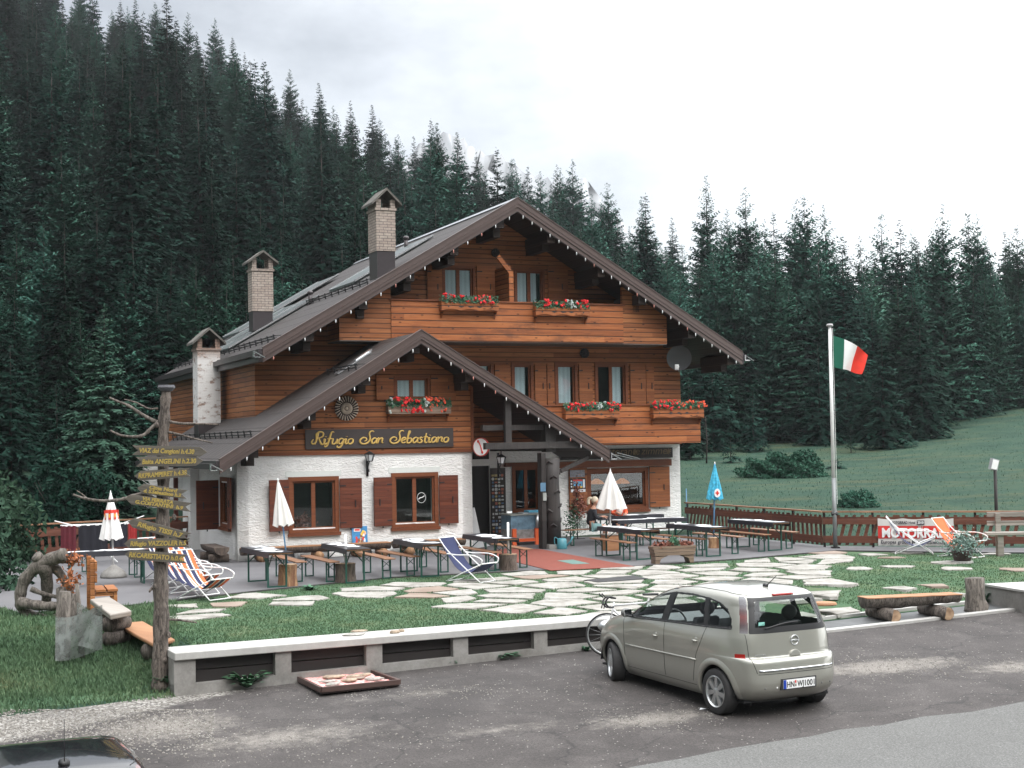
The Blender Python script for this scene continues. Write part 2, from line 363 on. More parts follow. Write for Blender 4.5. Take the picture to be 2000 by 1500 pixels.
wv = t.math('SINE', t.math('MULTIPLY', t.math('ADD', sp_.outputs[0], sp_.outputs[1]), 42.0)); t.col(t.ramp(t.math('MULTIPLY_ADD', wv, .5, .5), [(0, (.72, .74, .78)), (1, (.9, .92, .95))])); t.set(Roughness=.9); M['curtain'] = t.m
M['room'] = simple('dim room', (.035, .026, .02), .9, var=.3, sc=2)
M['skin'] = simple('skin', (.46, .24, .16), .6, var=.05)
M['hair'] = simple('ash blond hair', (.55, .46, .34), .6, var=.2, sc=40)
M['cloth_black'] = simple('black knitwear', (.016, .016, .02), .9, var=.2)
M['pot'] = simple('terracotta', (.24, .09, .055), .8, var=.2)
def leafmat(name, c, c2, rnd=.25, trans=0.0, sc=1.2):
    t = NT(name); oi = t.n('ShaderNodeObjectInfo'); f = t.noise(sc, 3, .6)
    cc = t.ramp(f, [(.32, c), (.68, c2)])
    hs = t.n('ShaderNodeHueSaturation'); t.L.new(cc, hs.inputs['Color']); t.L.new(t.math('MULTIPLY_ADD', oi.outputs['Random'], rnd * 2, 1 - rnd), hs.inputs['Value'])
    t.L.new(t.math('MULTIPLY_ADD', oi.outputs['Random'], .03, .485), hs.inputs['Hue'])
    t.col(hs.outputs[0]); t.set(Roughness=.75); t.b.inputs['Specular IOR Level'].default_value = .04; return t.m
M['spruce'] = leafmat('spruce needles', (.0085, .028, .020), (.020, .057, .041), .35)
M['larch'] = leafmat('larch needles', (.027, .080, .056), (.052, .133, .094), .35)
M['larchlight'] = leafmat('pale larch needles', (.055, .135, .098), (.10, .215, .155), .15)
M['fir'] = leafmat('young fir needles', (.04, .09, .06), (.07, .14, .09), .2)
M['bushleaf'] = leafmat('dark shrub leaves', (.018, .040, .026), (.045, .085, .055), .1, sc=3)
M['weed'] = leafmat('weed leaves', (.05, .12, .07), (.10, .20, .12), .15, sc=4)
M['trunk'] = simple('conifer trunk', (.030, .025, .021), .9, var=.3)
M['geranium'] = simple('geranium red', (.70, .018, .022), .7, var=.3, sc=20)
M['geranium2'] = simple('geranium coral', (.78, .10, .045), .7, var=.2, sc=20)
M['silverleaf'] = simple('silver leaves', (.42, .47, .44), .8, var=.2)
M['dryleaf'] = simple('dry red leaves', (.20, .07, .045), .8, var=.4, sc=20)
# ================================================================ TERRAIN
def lerp(x, xs, ys):
    return float(np.interp(x, xs, ys))
KX = [-60, -7.1, -4.9, 1.25, 5.4, 9.5, 14, 60]; KY = [0, 20.3, 21.15, 24.15, 25.3, 27.3, 29.3, 50]
TT = [-.5, -.36, -.2, -.1, .12, .25, .36, .5]
DT = [60, 62, 66, 80, 93, 97, 108, 120]; ZT = [3.2, 2.4, 2.0, 2.0, 2.4, 3.0, 5.0, 7.0]
SL = [.40, .375, .305, .25, .14, .085, .06, .06]; DM = [270, 265, 245, 215, 185, 165, 158, 150]
def zroad(x, y): return -.62 + .045 * (min(max(y, 5), 40) - 19.8)
def sm(a): a = min(max(a, 0), 1); return a * a * (3 - 2 * a)
def gz(x, y):
    yk = lerp(x, KX, KY); s = y - yk - lerp(x, [-6.2, -5.1, 3, 5], [0, .28, .28, 0])
    if s <= 0: z = zroad(x, y)
    else:
        wd = lerp(x, [-6.2, -5.1, 3, 5, 12], [5, .4, .4, 4.5, 4]); z = zroad(x, yk) * (1 - sm(s / wd))
    if y > 44:
        t = x / y; dt = lerp(t, TT, DT); zt = lerp(t, TT, ZT)
        if y < dt: z += zt * ((y - 44) / (dt - 44)) ** 1.35
        else:
            dm = lerp(t, TT, DM); k = lerp(t, TT, SL); z += zt + k * (min(y, dm) - dt) + .1 * k * max(0, y - dm)
    return z
def GT(px, py, dz=0.0):                                  # point of the terrain seen at a pixel
    r = ray(px, py); a, b = 8.0, 8.0
    while b < 300:
        b += .5
        p = CAMP + r * b
        if p.z < gz(p.x, p.y) + dz: break
        a = b
    for _ in range(20):
        c = (a + b) / 2; p = CAMP + r * c
        if p.z < gz(p.x, p.y) + dz: b = c
        else: a = c
    return CAMP + r * b
def proj(p):
    c = RC @ (Vector(p) - CAMP); return 1000 + FPX * c.x / c.z, 750 + FPX * c.y / c.z
ys = list(np.arange(-30, 10, 2.0)) + list(np.arange(10, 46, .3)) + list(np.arange(46, 130, 2.0)) + list(np.arange(130, 420, 7.0))
nc = 260; V = []; 
for y in ys:
    X = max(34, .85 * y)
    for j in range(nc):
        a = j / (nc - 1) * 2 - 1; x = X * (a * .55 + a ** 3 * .45)
        V.append((x, y, gz(x, y)))
Q = [(i * nc + j, i * nc + j + 1, (i + 1) * nc + j + 1, (i + 1) * nc + j) for i in range(len(ys) - 1) for j in range(nc - 1)]
t = NT('grass ground'); f = t.noise(.35, 6, .65); f2 = t.noise(7, 6, .7); f3 = t.noise(.09, 4, .6)
cc = t.ramp(t.math('ADD', t.math('MULTIPLY', f, .6), t.math('MULTIPLY', f2, .45)), [(.36, (.015, .038, .026)), (.52, (.029, .067, .045)), (.68, (.062, .088, .050))])
cc = t.mix(t.math('MULTIPLY', t.sstep(t.noise(.16, 6, .7, t.map((1, 3, 1))), .50, .66), .6), cc, (.085, .09, .045)); cc = t.mix(t.math('MULTIPLY', t.sstep(t.noise(.5, 6, .7, t.map((1, 2.5, 1))), .52, .68), .5), cc, (.024, .052, .036)); t.col(cc); t.set(Roughness=.9)
t.b.inputs['Specular IOR Level'].default_value = .15; t.bump(t.math('ADD', f2, t.noise(60, 3)), .8, .06); M['grass'] = t.m
ground = npmesh('ground', V, Q, M['grass'], smooth=True); ground['kind'] = 'structure'
def sheet(name, poly, mat, dz, step=.5, kind='structure', thick=0):
    "flat patch following the terrain: polygon (world xy) cut into a grid"
    poly = [Vector((p[0], p[1])) for p in poly]
    def inside(x, y):
        c = False; n = len(poly)
        for i in range(n):
            a, b = poly[i], poly[(i + 1) % n]
            if (a.y > y) != (b.y > y) and x < (b.x - a.x) * (y - a.y) / (b.y - a.y) + a.x: c = not c
        return c
    import bmesh
    bm = bmesh.new(); vs = [bm.verts.new((p.x, p.y, 0)) for p in poly]; bm.faces.new(vs)
    x0, x1 = min(p.x for p in poly), max(p.x for p in poly); y0, y1 = min(p.y for p in poly), max(p.y for p in poly)
    for ax, a, b in ((0, x0, x1), (1, y0, y1)):
        q = a + step
        while q < b:
            bmesh.ops.bisect_plane(bm, geom=bm.verts[:] + bm.edges[:] + bm.faces[:], plane_co=(q, 0, 0) if ax == 0 else (0, q, 0), plane_no=(1, 0, 0) if ax == 0 else (0, 1, 0)); q += step
    for v in bm.verts: v.co.z = gz(v.co.x, v.co.y) + dz
    bmesh.ops.recalc_face_normals(bm, faces=bm.faces[:])
    me = bpy.data.meshes.new(name); bm.to_mesh(me); bm.free(); me.materials.append(mat)
    if sum(p.normal.z for p in me.polygons) < 0: me.flip_normals()
    o = bpy.data.objects.new(name, me); col.objects.link(o); o['kind'] = kind; return o
# ---- road
def gauss(t, sp, cx, cy, rx, ry, rot=0.0):
    dx = t.math('SUBTRACT', sp.outputs[0], cx); dy = t.math('SUBTRACT', sp.outputs[1], cy); c, s = math.cos(rot), math.sin(rot)
    a = t.math('ADD', t.math('MULTIPLY', dx, c / rx), t.math('MULTIPLY', dy, s / rx)); b = t.math('SUBTRACT', t.math('MULTIPLY', dy, c / ry), t.math('MULTIPLY', dx, s / ry))
    return t.math('SUBTRACT', 1.0, t.math('SQRT', t.math('ADD', t.math('MULTIPLY', a, a), t.math('MULTIPLY', b, b))))
t = NT('old asphalt'); sp_ = t.n('ShaderNodeSeparateXYZ'); t.L.new(t.co(), sp_.inputs[0])
f = t.noise(1.1, 7, .65); f2 = t.noise(38, 4, .8); f3 = t.noise(.5, 4)
cc = t.ramp(f, [(.3, (.034, .029, .027)), (.7, (.062, .054, .051))]); cc = t.mix(.55, cc, t.ramp(f2, [(.38, (.12, .12, .12)), (.62, (.86, .86, .86))]), 'OVERLAY')
vd = t.vor(26, feat='F1'); rn = t.vor(26, feat='F1', out='Color'); sr = t.n('ShaderNodeSeparateColor'); t.L.new(rn, sr.inputs[0])
stone = t.math('MULTIPLY', t.math('SUBTRACT', 1.0, t.sstep(vd, .22, .34)), t.math('GREATER_THAN', sr.outputs[0], .955))
peb = t.math('MULTIPLY', t.math('SUBTRACT', 1.0, t.sstep(t.vor(60), .25, .45)), t.sstep(t.noise(2.2, 5, .6), .5, .62))
dust = None
for (px, py, rx, ry, k) in ((1740, 1302, 1.9, .75, 1.1), (1990, 1302, 1.4, .6, 1), (1270, 1405, 1.6, .6, .9), (980, 1425, 1.8, .5, .55), (830, 1355, 1.3, .5, .6), (560, 1440, 2.2, 1.0, .75), (330, 1420, 1.6, 1.2, .9), (700, 1370, 1.6, .5, .4)):
    p = GT(px, py); g_ = t.math('MULTIPLY', t.math('MAXIMUM', gauss(t, sp_, p.x, p.y, rx, ry, .35), 0.0), k)
    dust = g_ if dust is None else t.math('MAXIMUM', dust, g_)
gl_ = t.sstep(t.math('ADD', t.math('MULTIPLY', sp_.outputs[0], -1.0), t.math('MULTIPLY', t.math('SUBTRACT', sp_.outputs[1], 20.0), .9)), 4.6, 6.0)      # pale gravel verge at the left
dm_ = t.sstep(t.math('ADD', dust, t.math('MULTIPLY', t.math('SUBTRACT', t.noise(5, 6, .75), .5), 1.5)), .22, .85)
dcol = t.ramp(t.noise(70, 3, .8), [(.35, (.08, .07, .06)), (.5, (.19, .17, .15)), (.66, (.34, .32, .29))])
cc = t.mix(t.math('MULTIPLY', dm_, .85), cc, dcol)
gcol = t.ramp(t.vor(34, out='Color'), [(.2, (.07, .063, .055)), (.5, (.19, .175, .155)), (.8, (.36, .345, .32))])
cc = t.mix(t.math('MULTIPLY', t.sstep(t.math('ADD', gl_, t.math('MULTIPLY', t.math('SUBTRACT', t.noise(4, 6, .7), .5), .8)), .35, .7), .95), cc, gcol)
vd2 = t.n('ShaderNodeVectorMath', operation='ADD'); nn_ = t.n('ShaderNodeTexNoise'); nn_.inputs['Scale'].default_value = 1.3; nn_.inputs['Detail'].default_value = 5; t.L.new(t.co(), nn_.inputs['Vector']); t.L.new(t.co(), vd2.inputs[0]); t.L.new(nn_.outputs['Color'], vd2.inputs[1])
cr_ = t.vor(.42, vd2.outputs[0], 'DISTANCE_TO_EDGE'); cc = t.mix(t.math('MULTIPLY', t.math('SUBTRACT', 1.0, t.sstep(cr_, .0, .012)), .65), cc, (.014, .012, .012))
cc = t.mix(t.math('MULTIPLY', t.sstep(t.noise(.33, 5, .7), .52, .60), .35), cc, (.030, .026, .025))
cc = t.mix(t.math('MAXIMUM', stone, t.math('MULTIPLY', peb, .18)), cc, (.30, .28, .26)); t.col(cc); t.set(Roughness=.88)
t.bump(t.math('ADD', f2, t.math('MULTIPLY', stone, 1.5)), .55, .015); M['asphalt'] = t.m
K_ = lambda x: (x, lerp(x, KX, KY) + (.2 if x < 3 else 0))
road = sheet('road', [K_(-4.95), K_(-2), K_(1.25), K_(5.4), K_(9.5), K_(14), (40, 39), (40, -20), (-30, -20), (-30, 9), (-7.1, 20.0), (-6.0, 20.6)], M['asphalt'], .006, .8)
t = NT('pale new asphalt'); f = t.noise(42, 4, .85); f2 = t.noise(1.0, 5)
cc = t.ramp(f, [(.3, (.042, .042, .040)), (.5, (.108, .107, .102)), (.7, (.21, .209, .20))]); cc = t.mix(.25, cc, t.ramp(f2, [(.3, (.35, .35, .35)), (.7, (.6, .6, .6))]), 'OVERLAY')
t.col(cc); t.set(Roughness=.9); t.bump(f, .5, .01); M['newroad'] = t.m
edge = [GT(px, py) for px, py in ((1150, 1520), (1240, 1499), (1330, 1484), (1420, 1465), (1520, 1449), (1580, 1441), (1640, 1427), (1720, 1419), (1800, 1402), (1900, 1392), (2000, 1372), (2100, 1352))]
main_road = sheet('main_road', [(p.x, p.y) for p in edge] + [(30, 30), (40, 10), (30, -20), (-10, -20), (-2, 8)], M['newroad'], .014, .8)
# ---- loose stones (nobody could count them)
Gs = []; r_ = random.Random(21)
def loose(n, f, s0, s1):
    for _ in range(n):
        x, y = f(); z = gz(x, y) + .008; s = r_.uniform(s0, s1); k3 = [s * r_.uniform(.6, 1.3) for _ in range(3)]; a = r_.uniform(0, 6.3); c, q = math.cos(a), math.sin(a)
        P6 = [(c * u * k3[0] - q * v * k3[1], q * u * k3[0] + c * v * k3[1], w * k3[2] * .7) for u, v, w in ((1, 0, 0), (0, 1, 0), (-1, 0, 0), (0, -1, 0), (0, 0, 1), (0, 0, -1))]
        for i, j, k in ((0, 1, 4), (1, 2, 4), (2, 3, 4), (3, 0, 4), (1, 0, 5), (2, 1, 5), (3, 2, 5), (0, 3, 5)): Gs.extend([(x + P6[m][0], y + P6[m][1], z + P6[m][2]) for m in (i, j, k)])
loose(4200, lambda: (lambda p: (p.x, p.y))(GT(r_.uniform(-30, 420) , min(1499, max(1388, r_.gauss(1412, 26))))), .008, .022)
for (px, py, sx_, sy_, n) in ((1740, 1302, 90, 14, 700), (1990, 1300, 60, 10, 260), (1270, 1405, 80, 12, 420), (830, 1352, 160, 10, 420), (560, 1440, 220, 28, 900), (1100, 1330, 500, 60, 420)):
    loose(n, lambda: (lambda p: (p.x, p.y))(GT(r_.gauss(px, sx_), min(1490, max(1240 if px > 1200 else 1300, r_.gauss(py, sy_))))), .006, .017)
t = NT('limestone gravel'); t.col(t.ramp(t.vor(30, out='Color'), [(.1, (.09, .08, .07)), (.5, (.19, .175, .155)), (.9, (.31, .295, .27))])); t.set(Roughness=.9)
gv_ = npmesh('gravel', np.array(Gs), np.arange(len(Gs)).reshape(-1, 3), t.m, tri=True); tag(gv_, 'loose pale gravel along the verge and in patches on the asphalt', 'gravel', kind='stuff')
# ---- kerb stones and channel at the right
mb = MB()
def strip(mb, x0, x1, w0, w1, z0, z1, n=14):
    pts = []
    for i in range(n + 1):
        x = x0 + (x1 - x0) * i / n; y = lerp(x, KX, KY); pts.append((x, y, gz(x, y + w0)))
    for i in range(n):
        a, b = pts[i], pts[i + 1]
        vs = [(a[0] - w0 * .4, a[1] + w0, a[2] + z0), (b[0] - w0 * .4, b[1] + w0, b[2] + z0), (b[0] - w1 * .4, b[1] + w1, b[2] + z0), (a[0] - w1 * .4, a[1] + w1, a[2] + z0)]
        vs += [(v[0], v[1], v[2] + z1 - z0) for v in vs]
        mb.add(vs, [(0, 1, 5, 4), (1, 2, 6, 5), (2, 3, 7, 6), (3, 0, 4, 7), (4, 5, 6, 7)])
strip(mb, 2.6, 10.2, -.02, .16, -.05, .05); strip(mb, 2.6, 9.2, .95, 1.07, -.05, .07)
mb.build('kerb', M['coping'], kind='structure')
ch_ = [(x_, lerp(x_, KX, KY) + o_) for o_, xs_ in ((.15, (2.6, 4, 5.4, 7, 8.5, 9.6)), (.96, (9.6, 8.5, 7, 5.4, 4, 2.6))) for x_ in xs_]
sheet('channel', ch_, simple('dark wet channel', (.085, .088, .088), .6, var=.3, sc=3), .02, .5)
# ---- terrace
TE = [(-9.2, 27.1), (-7.83, 27.6), (-5.5, 30.29), (-2.8, 32.95), (.9, 34.25), (2.86, 34.77), (5.6, 36.3), (8.45, 38.4), (9.6, 37.9), (11.7, 37.0), (14.6, 36.1), (15.6, 37.4), (12.9, 38.3), (8.6, 40.0), (5.6, 47.2), (3, 50), (-14, 50), (-15, 42), (-13.6, 33)]
mb = MB(); mb.prism(TE, 2, -.1, .022)
t = NT('grey terrace concrete'); f = t.noise(.8, 6, .6); t.col(t.ramp(f, [(.3, (.085, .083, .088)), (.7, (.125, .121, .125))])); t.set(Roughness=.75); t.bump(t.noise(50, 3), .1, .005); M['terrace'] = t.m
mb.build('terrace', M['terrace'], kind='structure')
mb = MB()
for i in range(1, 10):
    a = Vector((*TE[i], .0)); b = Vector((*TE[i + 1], .0)); mb.bar(a + Vector((0, -.02, 0)), b + Vector((0, -.02, 0)), .05, .06)
mb.build('terrace_edge', simple('dark edging', (.05, .045, .045), .8, var=.2), kind='structure')
# ---- flagstone path
def clip(poly, a, n):
    o = []
    for i in range(len(poly)):
        p, q = poly[i], poly[(i + 1) % len(poly)]; dp = (p - a).dot(n); dq = (q - a).dot(n)
        if dp <= 0: o.append(p)
        if dp * dq < 0: o.append(p + (q - p) * (dp / (dp - dq)))
    return o
def inpoly(x, y, P):
    c = False
    for i in range(len(P)):
        a, b = P[i], P[(i + 1) % len(P)]
        if (a[1] > y) != (b[1] > y) and x < (b[0] - a[0]) * (y - a[1]) / (b[1] - a[1]) + a[0]: c = not c
    return c
R1 = [(620, 1172), (700, 1152), (830, 1138), (1000, 1124), (1240, 1108), (1400, 1098), (1620, 1079), (1665, 1100), (1650, 1150), (1720, 1190), (1690, 1235), (1500, 1245), (1160, 1200), (930, 1210), (900, 1175), (760, 1165)]
R2 = [(250, 1190), (400, 1176), (560, 1156), (640, 1165), (560, 1190), (430, 1205), (250, 1222)]
R3 = [(1620, 1079), (2000, 1082), (2000, 1140), (1860, 1170), (1700, 1215), (1660, 1150)]
r_ = random.Random(11); pts = []
ang = math.radians(28); ca, sa = math.cos(ang), math.sin(ang)
for i in range(-28, 46):
    for j in range(-19, 21):
        a = (i + .5 * (j % 2)) * 1.26 + r_.uniform(-.46, .46); b = j * 1.0 + r_.uniform(-.36, .36)
        pts.append(Vector((a * ca - b * sa + 0, a * sa + b * ca + 30)))
stones = MB(); STONES = []
for p in pts:
    px, py = proj((p.x, p.y, 0)) if p.y > 5 else (0, 0)
    k = 1 if inpoly(px, py, R1) else .97 if inpoly(px, py, R2) else .34 if inpoly(px, py, R3) else 0
    if inpoly(p.x, p.y, TE) or r_.random() > k: continue
    if p.y < lerp(p.x, KX, KY) + (1.25 if p.x > 3 else 1.0): continue
    sc = 1.0 if k == 1 else .82 if k > .9 else .62
    poly = [p + Vector(c) * 2.2 for c in ((-1, -1), (1, -1), (1, 1), (-1, 1))]
    for q in pts:
        if q is p: continue
        d = q - p
        if d.length > 3.0: continue
        poly = clip(poly, p + d * .5 - d.normalized() * (.06 + .05 * abs(math.sin(p.x * 3 + q.x * 3))), d.normalized())
        if len(poly) < 3: break
    if len(poly) < 3: continue
    for i in range(1, len(TE)):                                            # keep clear of the terrace
        a, b = Vector(TE[i - 1]), Vector(TE[i]); e = (b - a).normalized(); n = Vector((-e.y, e.x))
        if i <= 11 and min((p - a).length, (p - b).length, abs((p - a).dot(n)) + 9 * (not -.5 < (p - a).dot(e) < (b - a).length + .5)) < 2.2: poly = clip(poly, a - n * .07, n)
    if len(poly) < 3: continue
    fine = []
    for i in range(len(poly)):
        a, b = poly[i], poly[(i + 1) % len(poly)]; k2 = max(1, int((b - a).length / .22)); n = Vector((-(b - a).y, (b - a).x)).normalized()
        for s in range(k2):
            q = a + (b - a) * (s / k2) + n * r_.uniform(-.015, .045); fine.append(p + (q - p) * sc * r_.uniform(.96, 1.0))
    STONES.append([(q.x, q.y) for q in fine])
    z0 = gz(p.x, p.y); tilt = Vector((r_.uniform(-.012, .012), r_.uniform(-.012, .012))); n = len(fine)
    top = [(q.x, q.y, z0 + .03 + (q - p).dot(tilt)) for q in fine]; bot = [(q.x + (q.x - p.x) * .03, q.y + (q.y - p.y) * .03, z0 - .04) for q in fine]
    stones.cur = 1 if r_.random() < .07 else 0
    stones.add(bot + top, [tuple(range(n, 2 * n))] + [(i, (i + 1) % n, (i + 1) % n + n, i + n) for i in range(n)])
t = NT('pale limestone flags'); f = t.noise(2.1, 8, .72); f2 = t.noise(9, 6, .7)
cc = t.ramp(f, [(.32, (.13, .118, .10)), (.44, (.25, .235, .21)), (.62, (.345, .33, .305))]); cc = t.mix(.35, cc, t.ramp(f2, [(.35, (.25, .25, .24)), (.65, (.72, .72, .72))]), 'OVERLAY')
t.col(cc); t.set(Roughness=.85); t.bump(f2, .6, .02); M['flag'] = t.m
t = NT('reddish limestone flags'); t.col(t.ramp(t.noise(2, 6), [(.3, (.18, .125, .095)), (.7, (.27, .215, .175))])); t.set(Roughness=.85); t.bump(t.noise(9, 5), .5, .02); M['flagred'] = t.m
stones.build('path', [M['flag'], M['flagred']], kind='structure')
# ---- grass blades (nobody could count them): one object
def grass_patch(n, sampler, h, tagname):
    P = []
    for _ in range(n * 6):
        if len(P) >= n: break
        q = sampler()
        if q: P.append(q)
    P = np.array(P); k = len(P)
    z = np.array([gz(a, b) for a, b in P]); an = rng.uniform(0, 2 * PI, k); hh = h * rng.uniform(.45, 1.35, k); ww = rng.uniform(.010, .022, k) * (1 if h < .12 else 2.5); ln = rng.uniform(-.6, .6, (k, 2)) * hh[:, None]
    dx = np.cos(an) * ww; dy = np.sin(an) * ww
    V = np.zeros((k, 3, 3)); V[:, 0] = np.stack([P[:, 0] - dx, P[:, 1] - dy, z - .01], 1); V[:, 1] = np.stack([P[:, 0] + dx, P[:, 1] + dy, z - .01], 1); V[:, 2] = np.stack([P[:, 0] + ln[:, 0], P[:, 1] + ln[:, 1], z + hh], 1)
    return V.reshape(-1, 3)
SB = [(min(a for a, b in s), max(a for a, b in s), min(b for a, b in s), max(b for a, b in s), s) for s in STONES]
def on_stone(x, y): return any(a < x < b and c < y < d and inpoly(x, y, s) for a, b, c, d, s in SB)
def lawn_s():
    px = random.uniform(235, 2010); py = random.uniform(1085, 1262); p = G(px, py, -.02)
    if inpoly(p.x, p.y, TE) or p.y < lerp(p.x, KX, KY) + (1.2 if p.x > 3 else .8) or on_stone(p.x, p.y): return None
    return (p.x, p.y)
def verge_s():
    px = random.uniform(-60, 345); py = random.uniform(1170, 1400); p = GT(px, py)
    if inpoly(p.x, p.y, TE) or p.y < lerp(p.x, KX, KY) - .1 or p.y > 36: return None
    if p.y < lerp(p.x, KX, KY) + .7 and random.random() < .6: return None
    return (p.x, p.y)
def meadow_s():
    y = random.uniform(41, 108); x = y * (random.uniform(.10, .40) if random.random() < .85 else random.uniform(-.37, -.2))
    return None if inpoly(x, y, TE) else (x, y)
GV = np.concatenate([grass_patch(60000, lawn_s, .032, 'a'), grass_patch(30000, verge_s, .075, 'b')])
t = NT('grass blades'); f = t.noise(.7, 5, .6); f2 = t.noise(30, 2); t.col(t.ramp(t.math('ADD', t.math('MULTIPLY', f, .6), t.math('MULTIPLY', f2, .4)), [(.3, (.046, .092, .050)), (.55, (.088, .145, .074)), (.75, (.175, .175, .09))])); t.set(Roughness=.8)
t.b.inputs['Specular IOR Level'].default_value = .2; M['blade'] = t.m
g = npmesh('grass', GV, np.arange(len(GV)).reshape(-1, 3), M['blade'], tri=True)
tag(g, 'short green grass blades growing over the lawn and verge', 'grass', kind='stuff')
GM = grass_patch(9000, meadow_s, .09, 'c')
t = NT('meadow grass'); f = t.noise(.12, 6, .65); t.col(t.ramp(f, [(.35, (.022, .052, .036)), (.5, (.038, .082, .054)), (.64, (.07, .095, .056))])); t.set(Roughness=.85); t.b.inputs['Specular IOR Level'].default_value = .1
g = npmesh('meadow_grass', GM, np.arange(len(GM)).reshape(-1, 3), t.m, tri=True); tag(g, 'rough uneven meadow grass behind the fence', 'grass', kind='stuff')
t = NT('lawn turf'); f = t.noise(.8, 6, .65); f2 = t.noise(14, 5, .7)
t.col(t.ramp(t.math('ADD', t.math('MULTIPLY', f, .55), t.math('MULTIPLY', f2, .45)), [(.34, (.038, .080, .046)), (.5, (.066, .118, .064)), (.66, (.12, .135, .072))])); t.set(Roughness=.9); t.b.inputs['Specular IOR Level'].default_value = .1; t.bump(f2, .8, .03)
sheet('lawn', [(-13, 19.6), (-7.1, 20.45), (-4.95, 21.3), (1.25, 24.3), (3.2, 25.2), (5.4, 26.4), (9.6, 28.4), (14, 30.5), (18, 36), (14.6, 35.9), (11.7, 36.8), (9.6, 37.7), (8.45, 38.2), (5.6, 36.1), (2.86, 34.6), (.9, 34.1), (-2.8, 32.8), (-5.5, 30.1), (-7.83, 27.4), (-9.4, 26.9), (-14, 33), (-20, 34), (-20, 19.6)], t.m, .006, .6)
# ================================================================ TREES
def conifer_mesh(h, r, seed, kind='spruce', detail=1.0, bare=.06):
    R = np.random.default_rng(seed); Vs = []; 
    levels = int(h / (.36 if kind == 'spruce' else .42) * detail ** .5)
    for i in range(levels):
        t_ = (i + R.uniform(0, .8)) / levels; z = h * (bare + (1 - bare) * t_) - .02
        prof = 1.12 * (1 - t_) ** (.90 if kind == 'spruce' else .80) if t_ > .10 else .80 + t_ * 1.3
        L0 = r * min(prof, 1) * 1.08 + .06; nb = 8
        if t_ > .8: nb = 5
        a0 = R.uniform(0, 6.28)
        for b in range(nb):
            a = a0 + 2 * PI * b / nb + R.uniform(-.3, .3); Lb = L0 * R.uniform(.70, 1.12)
            if R.random() < .07: continue
            zj = R.uniform(-.5, .5) * h / levels * 1.5
            rise = (.12 if kind == 'spruce' else .25) * (1 + t_ * 2.2); droop = (.55 if kind == 'spruce' else .30) * (1 - t_ * .9)
            n = max(2, int(Lb / (.19 / detail ** .5)))
            for k in range(n):
                f = (k + .6) / n
                if f < .06 and Lb > 1.2: continue
                pz = z + zj + Lb * (rise * f - droop * f * f); rad = Lb * f
                base = np.array([math.cos(a) * rad, math.sin(a) * rad, pz])
                sz = (.34 if kind == 'spruce' else .28) * (1.15 - .40 * f) * R.uniform(.7, 1.3) * min(1, .26 + Lb / 2.1) / detail ** .3
                for s in ((-1, 1, 0, 2) if kind == 'spruce' else (-1, 1, 0, 2, 3)):
                    if s == 0: da = R.uniform(-.25, .25); dz = -.15
                    elif s == 2: da = R.uniform(-1.5, 1.5); dz = -.75 if kind == 'spruce' else -.3
                    elif s == 3: da = R.uniform(-2, 2); dz = .7
                    else: da = s * R.uniform(.6, 1.15); dz = R.uniform(-.45, .05)
                    d = np.array([math.cos(a + da), math.sin(a + da), dz]); d /= np.linalg.norm(d)
                    up = np.array([R.uniform(-.5, .5), R.uniform(-.5, .5), 1]); w_ = np.cross(d, up); w_ /= np.linalg.norm(w_) + 1e-6
                    wd = sz * (.34 if kind == 'spruce' else .36); tip = base + d * sz * 1.45; mid = base + d * sz * .6
                    Vs += [base, mid + w_ * wd, tip, mid - w_ * wd]
    # leader
    for k in range(10):
        z = h * (1 - .035 * k / 2) + .1; a = R.uniform(0, 6.28); d = np.array([math.cos(a) * .5, math.sin(a) * .5, .6]); w_ = np.cross(d, [0, 0, 1.]); b0 = np.array([0, 0, z - .15])
        Vs += [b0, b0 + d * .15 + w_ * .06, b0 + d * .3, b0 + d * .15 - w_ * .06]
    return np.array(Vs)
def soft_normals(o, V):
    C = V.reshape(-1, 4, 3).mean(1); n = C * np.array((1, 1, 0)); n /= np.linalg.norm(n, axis=1)[:, None] + 1e-6; n[:, 2] = .55
    q = V.reshape(-1, 4, 3); f = np.cross(q[:, 1] - q[:, 0], q[:, 2] - q[:, 0]); f /= np.linalg.norm(f, axis=1)[:, None] + 1e-9; f *= np.sign((f * n).sum(1))[:, None]
    n = n * 1.0 + f * .32; n /= np.linalg.norm(n, axis=1)[:, None]; o.data.normals_split_custom_set_from_vertices(np.repeat(n, 4, 0).tolist())
def conifer(name, label, cat, h, r, seed, kind='spruce', mat=None, detail=1.0, bare=.06, group=None, loc=(0, 0, 0)):
    t_ = thing(name, label, cat, loc, 0, group)
    V = conifer_mesh(h, r, seed, kind, detail, bare)
    soft_normals(npmesh('crown', V, np.arange(len(V)).reshape(-1, 4), mat or M['spruce' if kind == 'spruce' else 'larch'], t_, True), V)
    MB().tube([(0, 0, -.8), (0, 0, h * .3), (.02, 0, h * .7), (0, 0, h * .98)], [.013 * h + .02, .009 * h + .01, .004 * h, .006], 8).build('trunk', M['trunk'], t_, True)
    return t_
SPR = 'spruces of the dense forest on the slope'; LAR = 'larches of the dense forest on the slope'
protos = []
for i, (h, r, k) in enumerate(((17, 2.7, 'spruce'), (19, 2.6, 'spruce'), (15, 2.9, 'spruce'), (20, 3.1, 'spruce'), (18, 3.1, 'larch'), (20, 3.3, 'larch'), (16, 2.9, 'larch'))):
    n = 'spruce_tree' if k == 'spruce' else 'larch_tree'
    protos.append((conifer(n, 'dark green spruce standing among its like in the dense forest behind the house' if k == 'spruce' else 'lighter feathery green larch standing among its like in the dense forest behind the house',
                  'tree', h, r, 50 + i, k, None, 1.0, .07, SPR if k == 'spruce' else LAR), h, k))
R = random.Random(5); cand = []
y = 62.0
